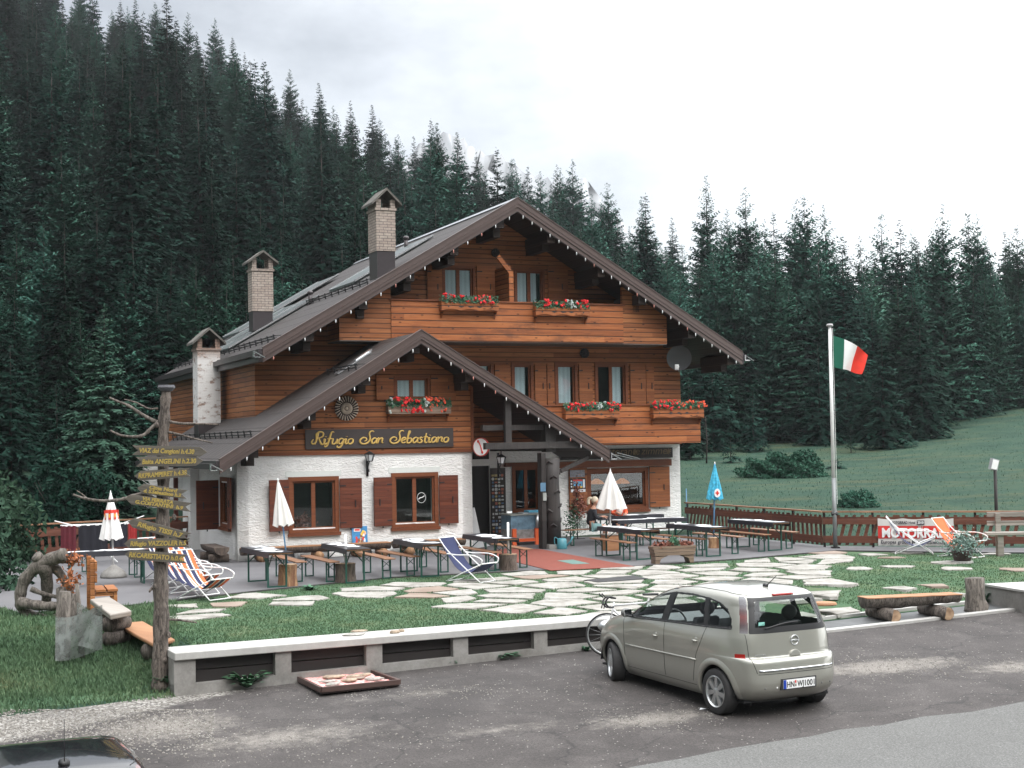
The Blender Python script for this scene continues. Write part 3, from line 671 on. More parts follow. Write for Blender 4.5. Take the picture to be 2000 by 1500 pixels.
while y < 268:
    step = 4.3 + (y - 60) * .008; x = -.47 * y
    while x < .47 * y:
        xx = x + R.uniform(-.35, .35) * step; yy = y + R.uniform(-.45, .45) * step * 1.3; t_ = xx / yy
        if lerp(t_, TT, DT) <= yy < lerp(t_, TT, DM): cand.append((xx, yy, t_))
        x += step * (1.0 if t_ < .08 else .74)
    y += step * 1.25
# where the roofs stand in front nothing of a tree shows
ROOFPX = [(520, 690), (1003, 470), (1440, 690), (1320, 980), (380, 1000), (380, 840)]
for i in range(95):
    t_ = -.44 + .9 * i / 94; yy = lerp(t_, TT, DT) + R.uniform(-1.5, 3); cand.append((t_ * yy, yy, t_))
keep = []
for (xx, yy, t_) in cand:
    z = gz(xx, yy); px, py = proj((xx, yy, z)); tx, ty = proj((xx, yy, z + 19))
    if px < -90 or px > 2090: continue
    if inpoly(px, py - 30, ROOFPX) and inpoly(tx, ty, ROOFPX): continue
    if ty < -520: continue
    keep.append((xx, yy, z, t_, py))
first = {i: True for i in range(len(protos))}; cnt = {'spruce': 0, 'larch': 0}
keep.sort(key=lambda k: k[1]); FARV = []; LOWT = [conifer_mesh(h_, r_2, 80 + i, 'spruce', .30, .05) for i, (h_, r_2) in enumerate(((17, 3.0), (19, 2.9), (15, 3.1)))]
for (xx, yy, z, t_, py) in keep:
    pl = .36 + (.22 if t_ > 0 else 0) + .25 * math.sin(xx * .11 + yy * .07)
    k = 'larch' if R.random() < pl else 'spruce'
    if cnt[k] >= 290: k = 'spruce' if k == 'larch' else 'larch'
    if cnt[k] >= 290:
        a_ = R.uniform(0, 6.28); s = R.uniform(.8, 1.15); M3 = np.array(((math.cos(a_), -math.sin(a_), 0), (math.sin(a_), math.cos(a_), 0), (0, 0, 1))) * s
        FARV.append(LOWT[R.randrange(3)] @ M3.T + np.array((xx, yy, z - .2))); continue
    cnt[k] += 1
    c = [i for i, p in enumerate(protos) if p[2] == k]; i = R.choice(c); root, h, _ = protos[i]
    front = yy < lerp(t_, TT, DT) + 9
    s = R.uniform(.58, 1.02) * (.85 if front else 1.0) * (.86 if t_ > .08 else .95) * (1 + max(0, .1 * math.sin(xx * 1.3)))
    if t_ < -.12 and front: s *= .8
    if first[i]: o = root; first[i] = False
    else: o = dup(root)
    o.location = (xx, yy, z - (.95 if front else .15)); o.rotation_euler = (R.uniform(-.03, .03), R.uniform(-.03, .03), R.uniform(0, 6.28)); o.scale = (s * R.uniform(.85, 1.15), s * R.uniform(.85, 1.15), s)
print('forest', cnt, len(FARV))
if FARV:
    FV = np.concatenate(FARV); fo = npmesh('far_forest', FV, np.arange(len(FV)).reshape(-1, 4), M['spruce']); tag(fo, 'farthest dark conifers closing the forest at the top of the slope', 'forest', kind='stuff')
# floor of needles under the forest
pl_ = []; 
for i in range(41): t_ = -.5 + i / 40; d_ = lerp(t_, TT, DT) + 1.5; pl_.append((t_ * d_, d_))
for i in range(41): t_ = .5 - i / 40; pl_.append((t_ * 340, 340))
t = NT('needle covered floor'); t.col(t.ramp(t.noise(.5, 5), [(.3, (.008, .013, .010)), (.7, (.020, .026, .018))])); t.set(Roughness=.95)
sheet('forest_floor', pl_, t.m, .35, 6.0)
# wooded hillside rising behind the photographer; it shades the low sky and shows in the panes
Vb = []; nb_, kb_ = 60, 22
for i in range(nb_ + 1):
    a_ = math.radians(-205 + 230 * i / nb_)
    for j in range(kb_ + 1):
        q = j / kb_; d_ = 34 + 90 * q; Vb.append((math.cos(a_) * d_, math.sin(a_) * d_ * .9, -1.5 + 62 * q ** 1.05 + 3.2 * math.sin(i * 2.3 + j) * (j > 0) + 2.5 * math.sin(i * 5.1 + j * 2.2) * (j > 2)))
t = NT('wooded slope'); f = t.noise(.35, 8, .75); t.col(t.ramp(f, [(.3, (.012, .026, .020)), (.7, (.035, .068, .050))])); t.set(Roughness=.95); t.bump(f, 1, 1.5)
hb_ = npmesh('hillside', Vb, [(i * (kb_ + 1) + j, i * (kb_ + 1) + j + 1, (i + 1) * (kb_ + 1) + j + 1, (i + 1) * (kb_ + 1) + j) for i in range(nb_) for j in range(kb_)], t.m, smooth=False); hb_['kind'] = 'structure'
# skyline trees one can tell apart: placed by their tops and their distance
def top_tree(px, py, y, r, kind, label, seed, name=None, bare=.1, mat=None, detail=1.0, hmul=1.0):
    p = D(px, py, y); z = gz(p.x, p.y); h = (p.z - z)
    return conifer(name or ('larch_tree' if kind == 'larch' else 'spruce_tree'), label, 'tree', h, r, seed, kind, mat, detail, bare, None, (p.x, p.y, z - .1))
top_tree(1378, 345, 128, 2.7, 'larch', 'tallest larch of the skyline, standing alone above the roof slope right of the gable', 201, bare=.12)
top_tree(1455, 368, 118, 3.2, 'larch', 'broad tall conifer on the skyline just right of the tallest larch', 202)
top_tree(1570, 380, 112, 3.6, 'larch', 'broad tall conifer whose top stands over the flag on the skyline', 203)
top_tree(1720, 412, 122, 2.6, 'larch', 'pointed conifer on the skyline to the right of the flag', 204)
top_tree(1757, 428, 116, 2.8, 'spruce', 'dark conifer close to the pointed one right of the flag', 205)
top_tree(1890, 412, 120, 3.0, 'larch', 'open tall larch rising above the right part of the forest', 206, bare=.15)
top_tree(1985, 437, 115, 2.5, 'larch', 'larch at the right edge of the photo, topmost tip', 207, bare=.15)
top_tree(1187, 357, 150, 3.2, 'larch', 'larch standing out on the skyline right of the gable peak', 208)
top_tree(478, 102, 250, 2.7, 'spruce', 'slim spruce at the forest edge on the upper left skyline', 209)
top_tree(432, 70, 255, 2.9, 'spruce', 'slim tall spruce second from the left in the upper skyline gap', 210)
top_tree(385, 72, 255, 2.8, 'spruce', 'slim tall spruce first in the upper skyline gap', 211)
top_tree(303, 5, 240, 3.6, 'larch', 'broad larch cut by the top edge of the photo on the hill', 212)
top_tree(235, 0, 240, 3.2, 'spruce', 'dark spruce on the hill top beside the broad larch', 213)
top_tree(566, 135, 235, 3.0, 'larch', 'flat topped conifer on the upper left skyline', 214)
top_tree(741, 232, 215, 3.0, 'larch', 'rounded larch on the skyline above the left chimneys', 215)
top_tree(846, 252, 205, 3.2, 'larch', 'conifer on the skyline left of the misty mountain', 216)
top_tree(684, 197, 225, 2.9, 'spruce', 'dark spruce on the descending skyline above the chimneys', 217)
top_tree(930, 297, 190, 3.0, 'spruce', 'conifer on the skyline above the roof peak to the left', 218)
top_tree(1000, 308, 185, 3.1, 'larch', 'conifer on the skyline right above the roof peak', 219)
top_tree(1055, 335, 180, 3.0, 'larch', 'conifer on the skyline just right of the roof peak', 220)
top_tree(1105, 360, 176, 3.0, 'larch', 'conifer between roof peak and standing out larch on the skyline', 226)
top_tree(1510, 412, 125, 2.8, 'spruce', 'dark conifer between the two broad skyline trees', 227)
top_tree(1650, 470, 118, 3.0, 'spruce', 'lower dark conifer in the skyline dip right of the flag', 228)
top_tree(1820, 450, 122, 2.8, 'larch', 'conifer left of the open tall larch', 229)
top_tree(203, 592, 50, 1.75, 'spruce', 'light green young fir standing in front of the forest behind the signpost', 221, 'fir_tree', .03, M['fir'], 6.0)
top_tree(1632, 897, 74, .85, 'spruce', 'small young fir alone on the meadow beside the flagpole', 222, 'fir_tree', .02, M['spruce'], 5.0)
top_tree(1555, 560, 96, 3.3, 'spruce', 'dark spruce with branches down to the meadow left of the flagpole', 223)
top_tree(1780, 560, 98, 3.2, 'spruce', 'dark spruce with branches down to the meadow right of the flag', 224)
top_tree(1390, 700, 90, 2.2, 'spruce', 'lower dark spruce beside the satellite dish corner at the meadow edge', 225)
def shrub(name, label, c, rx, ry, rz_, n, leaf, mat, seed, cat='shrub', group=None, stems=5):
    R_ = np.random.default_rng(seed); t_ = thing(name, label, cat, c, 0, group)
    d = R_.normal(size=(n, 3)); d /= np.linalg.norm(d, axis=1)[:, None]; d[:, 2] = np.abs(d[:, 2])
    lump = 1 + .22 * np.sin(d[:, 0] * 5 + seed) * np.cos(d[:, 1] * 6) + .12 * np.sin(d[:, 2] * 11 + d[:, 0] * 9)
    P = d * (R_.uniform(.45, 1, n) ** .45 * lump)[:, None] * np.array([rx, ry, rz_])
    a = R_.normal(size=(n, 3)); a /= np.linalg.norm(a, axis=1)[:, None]; b = np.cross(a, R_.normal(size=(n, 3))); b /= np.linalg.norm(b, axis=1)[:, None]
    s = leaf * R_.uniform(.6, 1.4, n)[:, None]
    V = np.stack([P - a * s, P + b * s * .45, P + a * s, P - b * s * .45], 1).reshape(-1, 3)
    npmesh('foliage', V, np.arange(4 * n).reshape(-1, 4), mat, t_)
    mb = MB()
    for i in range(stems):
        e = R_.uniform(-.6, .6, 2); mb.tube([(0, 0, -.2), (e[0] * rx * .5, e[1] * ry * .5, rz_ * .4), (e[0] * rx, e[1] * ry, rz_ * .8)], [.02 + .01 * rz_, .015, .006], 5)
    mb.build('stem', M['trunk'], t_, True); return t_
Rk = random.Random(77)
for i, (px, d_, h_) in enumerate(((1345, 84, 5.2), (1470, 88, 4.0), (1600, 91, 6.5), (1690, 92, 5.5), (1725, 86, 7.0), (1800, 90, 8.0), (1425, 80, 2.2), (1660, 84, 1.8), (20, 58, 6.0), (110, 56, 4.5))):
    p = D(px, 800, d_); conifer('spruce_tree', 'young spruce at the ragged edge of the forest towards the meadow', 'tree', h_, h_ * .24, 400 + i, 'spruce', None, 2.0, .02, 'young spruces at the meadow edge', (p.x, p.y, gz(p.x, p.y) - .1))
def at_ground(px, py, y=None):
    p = GT(px, py) if y is None else D(px, py, y); return Vector((p.x, p.y, gz(p.x, p.y)))
p = at_ground(1535, 930); shrub('juniper_shrub', 'wide low dark juniper thicket on the meadow left of the flagpole', (p.x, p.y, p.z - .2), 2.1, 1.5, 1.25, 16000, .075, M['larch'], 31, stems=2)
p = at_ground(1675, 990); shrub('meadow_shrub', 'small loose shrub on the meadow behind the fence by the flagpole', (p.x, p.y, p.z), .75, .6, .6, 3500, .05, M['larch'], 32, stems=2)
p = at_ground(30, 1135); shrub('leafy_shrub', 'big dark leafy bush at the left edge behind the driftwood', (-13.2, 31.5, 0), 2.3, 2.2, 2.5, 15000, .085, M['bushleaf'], 33)
shrub('leafy_shrub', 'second leafy bush left, in front of the fence with slanted boards', (-15.2, 38.5, 0), 2.6, 2.2, 2.6, 9000, .10, M['bushleaf'], 34)
p = at_ground(130, 1010, 46); shrub('dark_shrub', 'dark evergreen bush below the light green fir', (p.x, p.y, p.z), 1.6, 1.5, 2.4, 8000, .10, M['spruce'], 35)
p = at_ground(1380, 905); tr = thing('dead_sapling', 'thin bare sapling on the meadow beside the house corner', 'tree', (p.x, p.y, p.z))
mb = MB(); mb.tube([(0, 0, 0), (.05, 0, 1.2), (0, 0, 2.6)], [.05, .035, .012], 6)
for i in range(22):
    a = random.uniform(0, 6.3); z = .6 + i * .09; q = .5 * (1 - i / 26)
    mb.tube([(0, 0, z), (math.cos(a) * q, math.sin(a) * q, z + .12)], [.012, .004], 4)
mb.build('trunk', M['trunk'], tr, True)
for i, (px, py, d_, r_2, lab) in enumerate(((395, 205, 165, 3.6, 'pale feathery larch high in the middle of the left slope'), (285, 368, 112, 2.7, 'pale larch standing out left of the lowest chimney, upper one'), (188, 330, 128, 2.9, 'pale larch left of the middle of the dark slope'), (118, 430, 92, 2.4, 'pale larch near the left edge above the signpost'), (528, 305, 140, 3.4, 'broad pale larch directly above the middle chimney'), (640, 300, 158, 3.0, 'pale larch behind the tall chimney to its left'), (1290, 480, 118, 3.0, 'pale larch just over the right roof slope'), (1480, 470, 104, 3.0, 'pale larch in front of the dark trees left of the flag'), (1700, 530, 106, 3.0, 'pale larch right above the flag'))):
    top_tree(px, py, d_, r_2, 'larch', lab, 300 + i, mat=M['larchlight'], bare=.05)
# distant mountain, the mist over it put into the rock colour
mb = MB(); Rm = random.Random(3)
def ridge(px0, px1, prof, y0, seed, name, label):
    Rm = random.Random(seed); V = []; n = 70; k = 16
    for i in range(n + 1):
        px = px0 + (px1 - px0) * i / n; py = float(np.interp(px, [a for a, b in prof], [b for a, b in prof])) + Rm.uniform(-7, 7)
        p = D(px, py, y0)
        for j in range(k + 1):
            f = j / k; V.append((p.x * (1 - .25 * f) + Rm.uniform(-6, 6) * (j > 0), y0 * (1 - .25 * f) + Rm.uniform(-8, 8) * (j > 0), p.z * (1 - f) ** 1.15 - 6 * f))
    Q = [(i * (k + 1) + j, i * (k + 1) + j + 1, (i + 1) * (k + 1) + j + 1, (i + 1) * (k + 1) + j) for i in range(n) for j in range(k)]
    t = NT('mist grey dolomite rock'); f = t.noise(.02, 6, .7); t.col(t.ramp(f, [(.35, (.25, .26, .275)), (.6, (.33, .34, .35))])); t.set(Roughness=.95)  # pale rock, greyed so its colour stands in for the mist
    o = npmesh(name, V, Q, t.m, smooth=True); o['kind'] = 'structure'; return o
ridge(760, 1330, [(760, 330), (820, 285), (870, 262), (900, 272), (950, 300), (990, 310), (1030, 340), (1080, 352), (1120, 342), (1150, 356), (1190, 420), (1330, 520)], 760, 4, 'mountain', '')
# ================================================================ HOUSE (house coordinates: u along the front, v inwards, z up)
house = thing('mountain_chalet', 'three storey wooden mountain inn with white ground floor, brown gabled roof and gabled porch', 'building', O, YB)
RU, RZ = 8.87, 10.27; SLP = .587; LE, RE = 1.12, 16.6; RV0, RV1 = 1.6, 17.7
def zl(u): return RZ - SLP * abs(u - RU)
PU, PZ = 4.78, 6.04; PSL = .617; PSR = .592; PLE, PRE = -.68, 10.38
def zp(u): return PZ - (PSL * (PU - u) if u < PU else PSR * (u - PU))
def rect(x0, y0, x1, y1, v):
    a, b, c, d = F(x0, y0, v), F(x1, y0, v), F(x0, y1, v), F(x1, y1, v)
    return ((a.x + c.x) / 2, (b.x + d.x) / 2, (c.z + d.z) / 2, (a.z + b.z) / 2)
WL = rect(563, 931, 662, 1040, 0); WR = rect(764, 923, 856, 1029, 0)
GF = 2.82
mb = MB(); mb.wall(0, 6.65, 0, GF, [(WL[0] + .1, WL[1] - .1, WL[2] + .12, WL[3] - .1), (WR[0] + .1, WR[1] - .1, WR[2] + .12, WR[3] - .1)], 0, .32)
mb.wall(.0, 6.2, 0, 3.0, [(.85, 1.95, .95, 2.05)], .0, .3, ax=0)
mb.wall(0, 3.41, 0, GF, [], 6.36, 6.65, ax=0)
mb.box((-.26, 5.02, 0), (-.003, 6.2, 2.95))
DOOR = rect(922, 910, 958, 1060, 3.41); DOOR = (6.7, DOOR[1], 0, DOOR[3])
W1 = rect(1000, 909, 1056, 1001, 3.41); W2 = rect(1146, 914, 1266, 996, 3.41)
mb.wall(6.66, 15.33, 0, 2.86, [DOOR, W1, W2], 3.41, 3.75)
mb.wall(3.76, 17.2, 0, 2.86, [], 15.03, 15.33, ax=0)
mb.wall(.31, 15.0, 0, 2.86, [], 17.0, 17.2)
mb.build('ground_floor_wall', M['stucco'], house)
# smooth white bands round the windows
mb = MB()
for r in (WL, WR):
    MB().box((r[0] - .07, -.012, r[3] + .003), (r[1] + .07, .0, r[3] + .15)).build('window_surround', M['smoothwhite'], house); MB().box((r[0] - .02, -.010, r[2] - .17), (r[1] + .02, 0, r[2] - .09)).build('window_surround', M['smoothwhite'], house)
# upper storeys
mb = MB()
UW = [rect(918, 706, 962, 780, 3.41), rect(997, 708, 1040, 795, 3.41), rect(1082, 708, 1126, 795, 3.41), rect(1160, 708, 1224, 795, 3.41)]
UWH = [(r[0] + .07, r[1] - .07, r[2] + .05, r[3] - .07) for r in UW]
mb.wall(1.3, 15.37, 2.861, 5.72, UWH, 3.35, 3.6)
LW = [rect(862, 520, 926, 602, 3.41), rect(1003, 526, 1062, 610, 3.41)]
LWH = [(r[0] + .06, r[1] - .06, r[2], r[3] - .06) for r in LW]
zt = 8.55; ua, ub = RU - (RZ - .25 - zt) / SLP, RU + (RZ - .25 - zt) / SLP
mb.wall(ua, ub, 5.72, zt, LWH, 3.35, 3.6)
for t in (3.35, 3.6):
    for poly in ([(1.3, 5.72), (ua, 5.72), (ua, zt), (1.3, zl(1.3) - .25)], [(ub, 5.72), (15.37, 5.72), (15.37, zl(15.37) - .25), (ub, zt)], [(ua, zt), (ub, zt), (RU, RZ - .25)]):
        mb.add([(p[0], t, p[1]) for p in poly], [tuple(range(len(poly)))])
mb.wall(3.61, 17.2, 2.861, 5.75, [], 1.3, 1.55, ax=0); mb.wall(3.61, 17.2, 2.861, 5.75, [], 15.12, 15.37, ax=0)
mb.add([(p[0], 17.2, p[1]) for p in ((1.3, 2.86), (15.37, 2.86), (15.37, zl(15.37) - .25), (RU, RZ - .25), (1.3, zl(1.3) - .25))], [(0, 1, 2, 3, 4)])
mb.build('upper_wall', M['cladding'], house)
# porch gable
mb = MB(); PW = rect(768, 734, 838, 782, 0); PWH = (PW[0] + .05, PW[1] - .05, PW[2] + .05, PW[3] - .05)
mb.wall(PWH[0] - .3, PWH[1] + .3, GF + .001, PWH[3] + .25, [PWH], -.035, .15)
a, b = PWH[0] - .3, PWH[1] + .3; zt = PWH[3] + .25
for t in (-.035, .15):
    mb.add([(p[0], t, p[1]) for p in ((.05, GF), (a, GF), (a, zp(a) - .3), (.05, zp(.05) - .16))], [(0, 1, 2, 3)])
    mb.add([(p[0], t, p[1]) for p in ((b, GF), (6.67, GF), (6.67, zp(6.67) - .3), (b, zp(b) - .3))], [(0, 1, 2, 3)])
    mb.add([(p[0], t, p[1]) for p in ((a, zt), (b, zt), (b, zp(b) - .3), (PU, PZ - .3), (a, zp(a) - .3))], [(0, 1, 2, 3, 4)])
mb.wall(.15, 3.35, GF + .001, zp(6.67) - .3, [], 6.48, 6.67, ax=0)
mb.build('porch_gable', M['cladding'], house)
mb = MB(); mb.box((.03, -.06, GF - .06), (6.7, -.036, GF + .03)); mb.box((6.62, -.062, GF + .03), (6.70, .0, zp(6.67) - .32)); mb.build('trim_board', M['frame'], house)
# roofs
def roofpart(name, ru, rz, ends, v0, v1, th=.16, parent=house):
    mb = MB()
    for ue, s in ends:
        ze = rz - s * abs(ue - ru); poly = [(ue, ze), (ru, rz), (ru, rz - th), (ue, ze - th)]
        mb.prism(poly if ue < ru else poly[::-1], 1, v0, v1)
    return mb.build(name, M['roof'], parent)
rf = roofpart('roof', RU, RZ, ((LE, SLP), (RE, SLP)), RV0, RV1)
mb = MB()
for ue in (LE + .05, RE - .05):
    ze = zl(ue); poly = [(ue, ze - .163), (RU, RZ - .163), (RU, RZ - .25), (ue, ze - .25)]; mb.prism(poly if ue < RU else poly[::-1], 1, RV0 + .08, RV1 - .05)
mb.build('soffit', M['dark_shade_wood'], house)
prf = MB()
prf.prism([(PLE, zp(PLE)), (1.29, zp(1.29)), (1.29, zp(1.29) - .14), (PLE, zp(PLE) - .14)], 1, -1.1, 11.0)
prf.prism([(1.29, zp(1.29)), (PU, PZ), (PU, PZ - .14), (1.29, zp(1.29) - .14)], 1, -1.1, 3.345)
prf.prism([(PU, PZ), (PRE, zp(PRE)), (PRE, zp(PRE) - .14), (PU, PZ - .14)], 1, -1.1, 2.05)
porch_roof = prf.build('porch_roof', M['roof'], house)
mb = MB()
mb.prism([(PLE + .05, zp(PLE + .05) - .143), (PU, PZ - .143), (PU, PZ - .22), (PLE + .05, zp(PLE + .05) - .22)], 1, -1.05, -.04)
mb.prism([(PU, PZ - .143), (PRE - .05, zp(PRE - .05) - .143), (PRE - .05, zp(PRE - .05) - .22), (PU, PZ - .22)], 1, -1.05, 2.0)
mb.build('porch_soffit', M['dark_shade_wood'], house)
def rake(name, ru, rz, ends, v, h1, h2, up=.035):
    mb = MB()
    for ue, s in ends:
        def zz(u): return rz - s * abs(u - ru)
        for (a, b, va, vb) in ((up, -h1, v - .05, v + .03), (-h1 - .002, -h1 - h2, v - .02, v + .06), (up + .0, up + .03, v - .07, v + .12), (-h1 * .5, -h1 * .5 - .018, v - .062, v - .049)):
            poly = [(ue, zz(ue) + a), (ru, rz + a), (ru, rz + b), (ue, zz(ue) + b)]
            mb.prism(poly if ue < ru else poly[::-1], 1, va, vb)
    return mb.build(name, M['fascia'], house)
rake('fascia', RU, RZ, ((LE - .02, SLP), (RE + .02, SLP)), RV0 - .03, .23, .14)
rake('porch_fascia', PU, PZ, ((PLE - .02, PSL), (PRE + .02, PSR)), -1.13, .20, .13)
for bx_ in ((((LE - .12, RV0, zl(LE) - .36), (LE - .003, RV1, zl(LE) + .0)), ((LE - .24, RV0 + .05, zl(LE) - .20), (LE - .119, RV1, zl(LE) - .06))), (((RE + .003, RV0, zl(RE) - .34), (RE + .12, RV1, zl(RE))), ((RE + .119, RV0 + .05, zl(RE) - .18), (RE + .26, RV1, zl(RE) - .05))),
            (((PLE - .1, -1.08, zp(PLE) - .22), (PLE - .003, 11, zp(PLE))), ((PLE - .22, -1.05, zp(PLE) - .2), (PLE - .099, 11, zp(PLE) - .07))), (((PRE + .003, -1.08, zp(PRE) - .2), (PRE + .1, 2.0, zp(PRE))), ((PRE + .099, -1.05, zp(PRE) - .18), (PRE + .22, 2.0, zp(PRE) - .06)))):
    MB().box(*bx_[0]).box(*bx_[1]).build('gutter', M['flashing'], house)
for (u, z, v) in ((LE - .18, zl(LE), RV0), (RE + .19, zl(RE), RV0), (PLE - .16, zp(PLE), -1.1), (PRE + .16, zp(PRE), -1.1)):
    mb = MB(); mb.box((u - .09, v - .10, z - .25), (u + .09, v - .08, z - .22)); mb.box((u - .1, v - .1, z - .24), (u - .08, v + .05, z - .06)); mb.bar((u - .09, v - .09, z - .08), (u + .2, v - .15, z - .25), .03, .03); mb.build('gutter_bracket', M['steel'], house)
mb = MB(); mb.bar((PRE + .1, -1.0, zp(PRE) - .08), (PRE + .75, -1.25, zp(PRE) - .24), .05, .02); mb.bar((PRE + .35, -1.0, zp(PRE) - .06), (PRE + .95, -1.25, zp(PRE) - .24), .05, .02)
mb.build('gutter_bracket', M['steel'], house)
mb = MB(); mb.prism([(RU - .16, RZ - .05), (RU, RZ + .07), (RU + .16, RZ - .05), (RU, RZ + .01)], 1, RV0 + .1, RV1); mb.build('ridge_cap', M['steel'], rf)
# snow guards
def guard(u, zf, v0, v1, par, name='snow_guard'):
    mb = MB(); z = zf(u)
    for dz in (.07, .15): mb.bar((u, v0, z + dz), (u, v1, z + dz), .03, .03)
    n = int(abs(v1 - v0) / .75) + 1
    for i in range(n + 1):
        v = v0 + (v1 - v0) * i / n; mb.bar((u, v, z - .02), (u - .04, v, z + .18), .03, .03); mb.bar((u - .03, v, z + .15), (u + .25, v, z + .16), .03, .015)
    mb.build(name, M['iron'], par)
guard(1.55, zl, 2.0, 17.2, rf); guard(4.5, zl, 2.6, 9.2, rf); guard(.28, zp, -.5, 10.6, porch_roof); guard(3.15, zp, -.5, 2.2, porch_roof)
# solar panels and their bright edge
def panel(u0, u1, v0, v1, par, lift=.10):
    mb = MB(); a, b = zl(u0) + lift, zl(u1) + lift
    mb.add([(u0, v0, a), (u1, v0, b), (u1, v1, b), (u0, v1, a), (u0, v0, a - .07), (u1, v0, b - .07), (u1, v1, b - .07), (u0, v1, a - .07)], [(3, 2, 1, 0), (4, 5, 6, 7), (0, 1, 5, 4), (1, 2, 6, 5), (2, 3, 7, 6), (3, 0, 4, 7)])
    p = mb.build('solar_panel', M['panel'], par)
    mb = MB(); mb.bar((u0, v0 - .03, a), (u1, v0 - .03, b), .05, .05); mb.bar((u0, v1 + .03, a), (u1, v1 + .03, b), .04, .05); mb.build('panel_frame', M['steel'], p)
panel(1.9, 5.0, 9.6, 11.7, rf); panel(1.9, 5.0, 12.0, 14.2, rf); panel(3.4, 7.2, 14.6, 17.3, rf, .16); panel(5.2, 7.9, 6.2, 9.0, rf)
for (x, y, v) in ((793, 476, 8.5), (606, 572, 9.0)):
    p = F(x, y, v); mb = MB(); mb.tube([(p.x, v, zl(p.x) - .1), (p.x, v, zl(p.x) + .35)], .07, 8); mb.ball((p.x, v, zl(p.x) + .38), (.11, .11, .08)); mb.build('vent_pipe', M['flashing'], rf, True)
mb = MB(); mb.bar((3.55, .9, zp(3.55) + .09), (4.05, 1.0, zp(4.05) + .09), .12, .05, up=(0, 0, 1)); mb.bar((3.0, .9, zp(3.0) + .05), (4.0, .95, zp(4.0) + .05), .3, .04); mb.build('roof_hatch', M['steel'], porch_roof)
# chimneys
def chimney(u0, u1, v0, dep, zr, zf, zt, ze, za, mat, pipe=False):
    c = MB().box((u0, v0, zf), (u1, v0 + dep, zt)).build('chimney', mat, house)
    w_ = .15
    mb = MB(); mb.box((u0 - .035, v0 - .035, zt), (u1 + .035, v0 + dep + .035, zt + .07))
    for (a, b) in ((u0, u0 + w_), (u1 - w_, u1)):
        for (p, q) in ((v0, v0 + w_), (v0 + dep - w_, v0 + dep)): mb.box((a, p, zt + .07), (b, q, ze + .12))
    mb.box((u0 + .001, v0 + w_, zt + .07), (u0 + .06, v0 + dep - w_, zt + .3)); mb.build('chimney_top', mat, c)
    um = (u0 + u1) / 2; k = (za - ze) / (um - u0 + .16); mb = MB()
    for s in (-1, 1):
        e = um + s * (um - u0 + .16); poly = [(e, ze), (um, za), (um, za - .075), (e, ze - .075)]
        mb.prism(poly if s < 0 else poly[::-1], 1, v0 - .14, v0 + dep + .14)
    mb.build('chimney_cap', M['capstone'], c)
    MB().box((u0 + .02, v0 + .02, zr), (u1 - .02, v0 + dep - .02, zf - .002)).build('chimney_flashing', M['flashing'], c)
    if pipe:
        mb = MB(); z = (zt + ze) / 2 + .12; mb.tube([(um, v0 - .06, z), (um, v0 + .4, z)], .14, 16, cap=False); mb.tube([(um, v0 + .3, z), (um, v0 + .31, z)], .13, 16); mb.build('flue_pipe', M['iron'], c, True)
def cz(x, y, v): return F(x, y, v).z
v = 2.9; chimney(F(735.5, 480, v).x, F(773, 480, v).x, v, .8, 7.9, cz(755, 490, v), cz(755, 411, v), cz(715, 395, v), cz(755, 368, v), M['brick'])
v = 10.0; chimney(F(493, 600, v).x, F(534, 600, v).x, v, .62, 6.9, cz(513, 608, v), cz(513, 529, v), cz(478, 510, v), cz(513, 489, v), M['brick'])
v = 7.1; chimney(F(386.5, 800, v).x, F(431, 800, v).x, v, .75, 2.9, cz(405, 826, v), cz(405, 684, v), cz(368, 668, v), cz(407, 640, v), M['brickold'], True)
# purlin ends under the eaves
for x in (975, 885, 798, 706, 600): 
    u = F(x, 520, 1.8).x; z = zl(u) - .26; MB().box((u - .13, 1.68, z - .30), (u + .13, 3.34, z)).box((u - .11, 1.95, z - .55), (u + .11, 3.34, z - .302)).build('purlin', M['dark_shade_wood'], house)
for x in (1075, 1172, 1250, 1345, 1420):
    u = F(x, 560, 1.8).x; z = zl(u) - .26; MB().box((u - .13, 1.68, z - .30), (u + .13, 3.34, z)).box((u - .11, 2.1, z - .5), (u + .11, 3.34, z - .302)).build('purlin', M['dark_shade_wood'], house)
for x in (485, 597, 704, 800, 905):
    u = F(x, 780, -.5).x; z = zp(u) - .23; MB().box((u - .13, -1.0, z - .26), (u + .13, -.04, z)).box((u - .11, -.62, z - .47), (u + .11, -.04, z - .262)).build('purlin', M['dark_shade_wood'], house)
# upper box (loggia) and balconies
BV = 2.1; bu0, bu1 = 3.47, 14.2; lu0 = F(763, 584, BV).x; lu1 = F(1216, 595, BV).x; zb = 6.03; zr_ = 7.25
mb = MB()
for (a, b) in ((bu0, lu0), (lu1, bu1)):
    poly = [(a, zb), (b, zb), (b, zl(b) - .26), (a, zl(a) - .26)]; e_ = bu0 if a == bu0 else bu1 - .12
    MB().prism(poly, 1, BV, BV + .14).prism([(BV + .14, zb), (3.34, zb), (3.34, zl(e_) - .34), (BV + .14, zl(e_) - .34)], 0, e_, e_ + .12).build('loggia_wall', M['cladding'], house)
par = MB().box((lu0 + .003, BV - .025, zb), (lu1 - .003, BV + .06, zr_ - .04)).build('balcony_parapet', M['balcony'], house)
MB().box((lu0 - .06, BV - .07, zr_ - .04), (lu1 + .06, BV + .12, zr_)).build('handrail', M['frame'], par)
MB().box((bu0 + .01, BV + .01, zb - .03), (bu1 - .01, 3.34, zb - .003)).build('loggia_floor', simple('grey painted soffit', (.12, .10, .09), .8), house)
lb0, lb1, lz0, lz1 = 7.6, 15.33, 2.90, 4.13
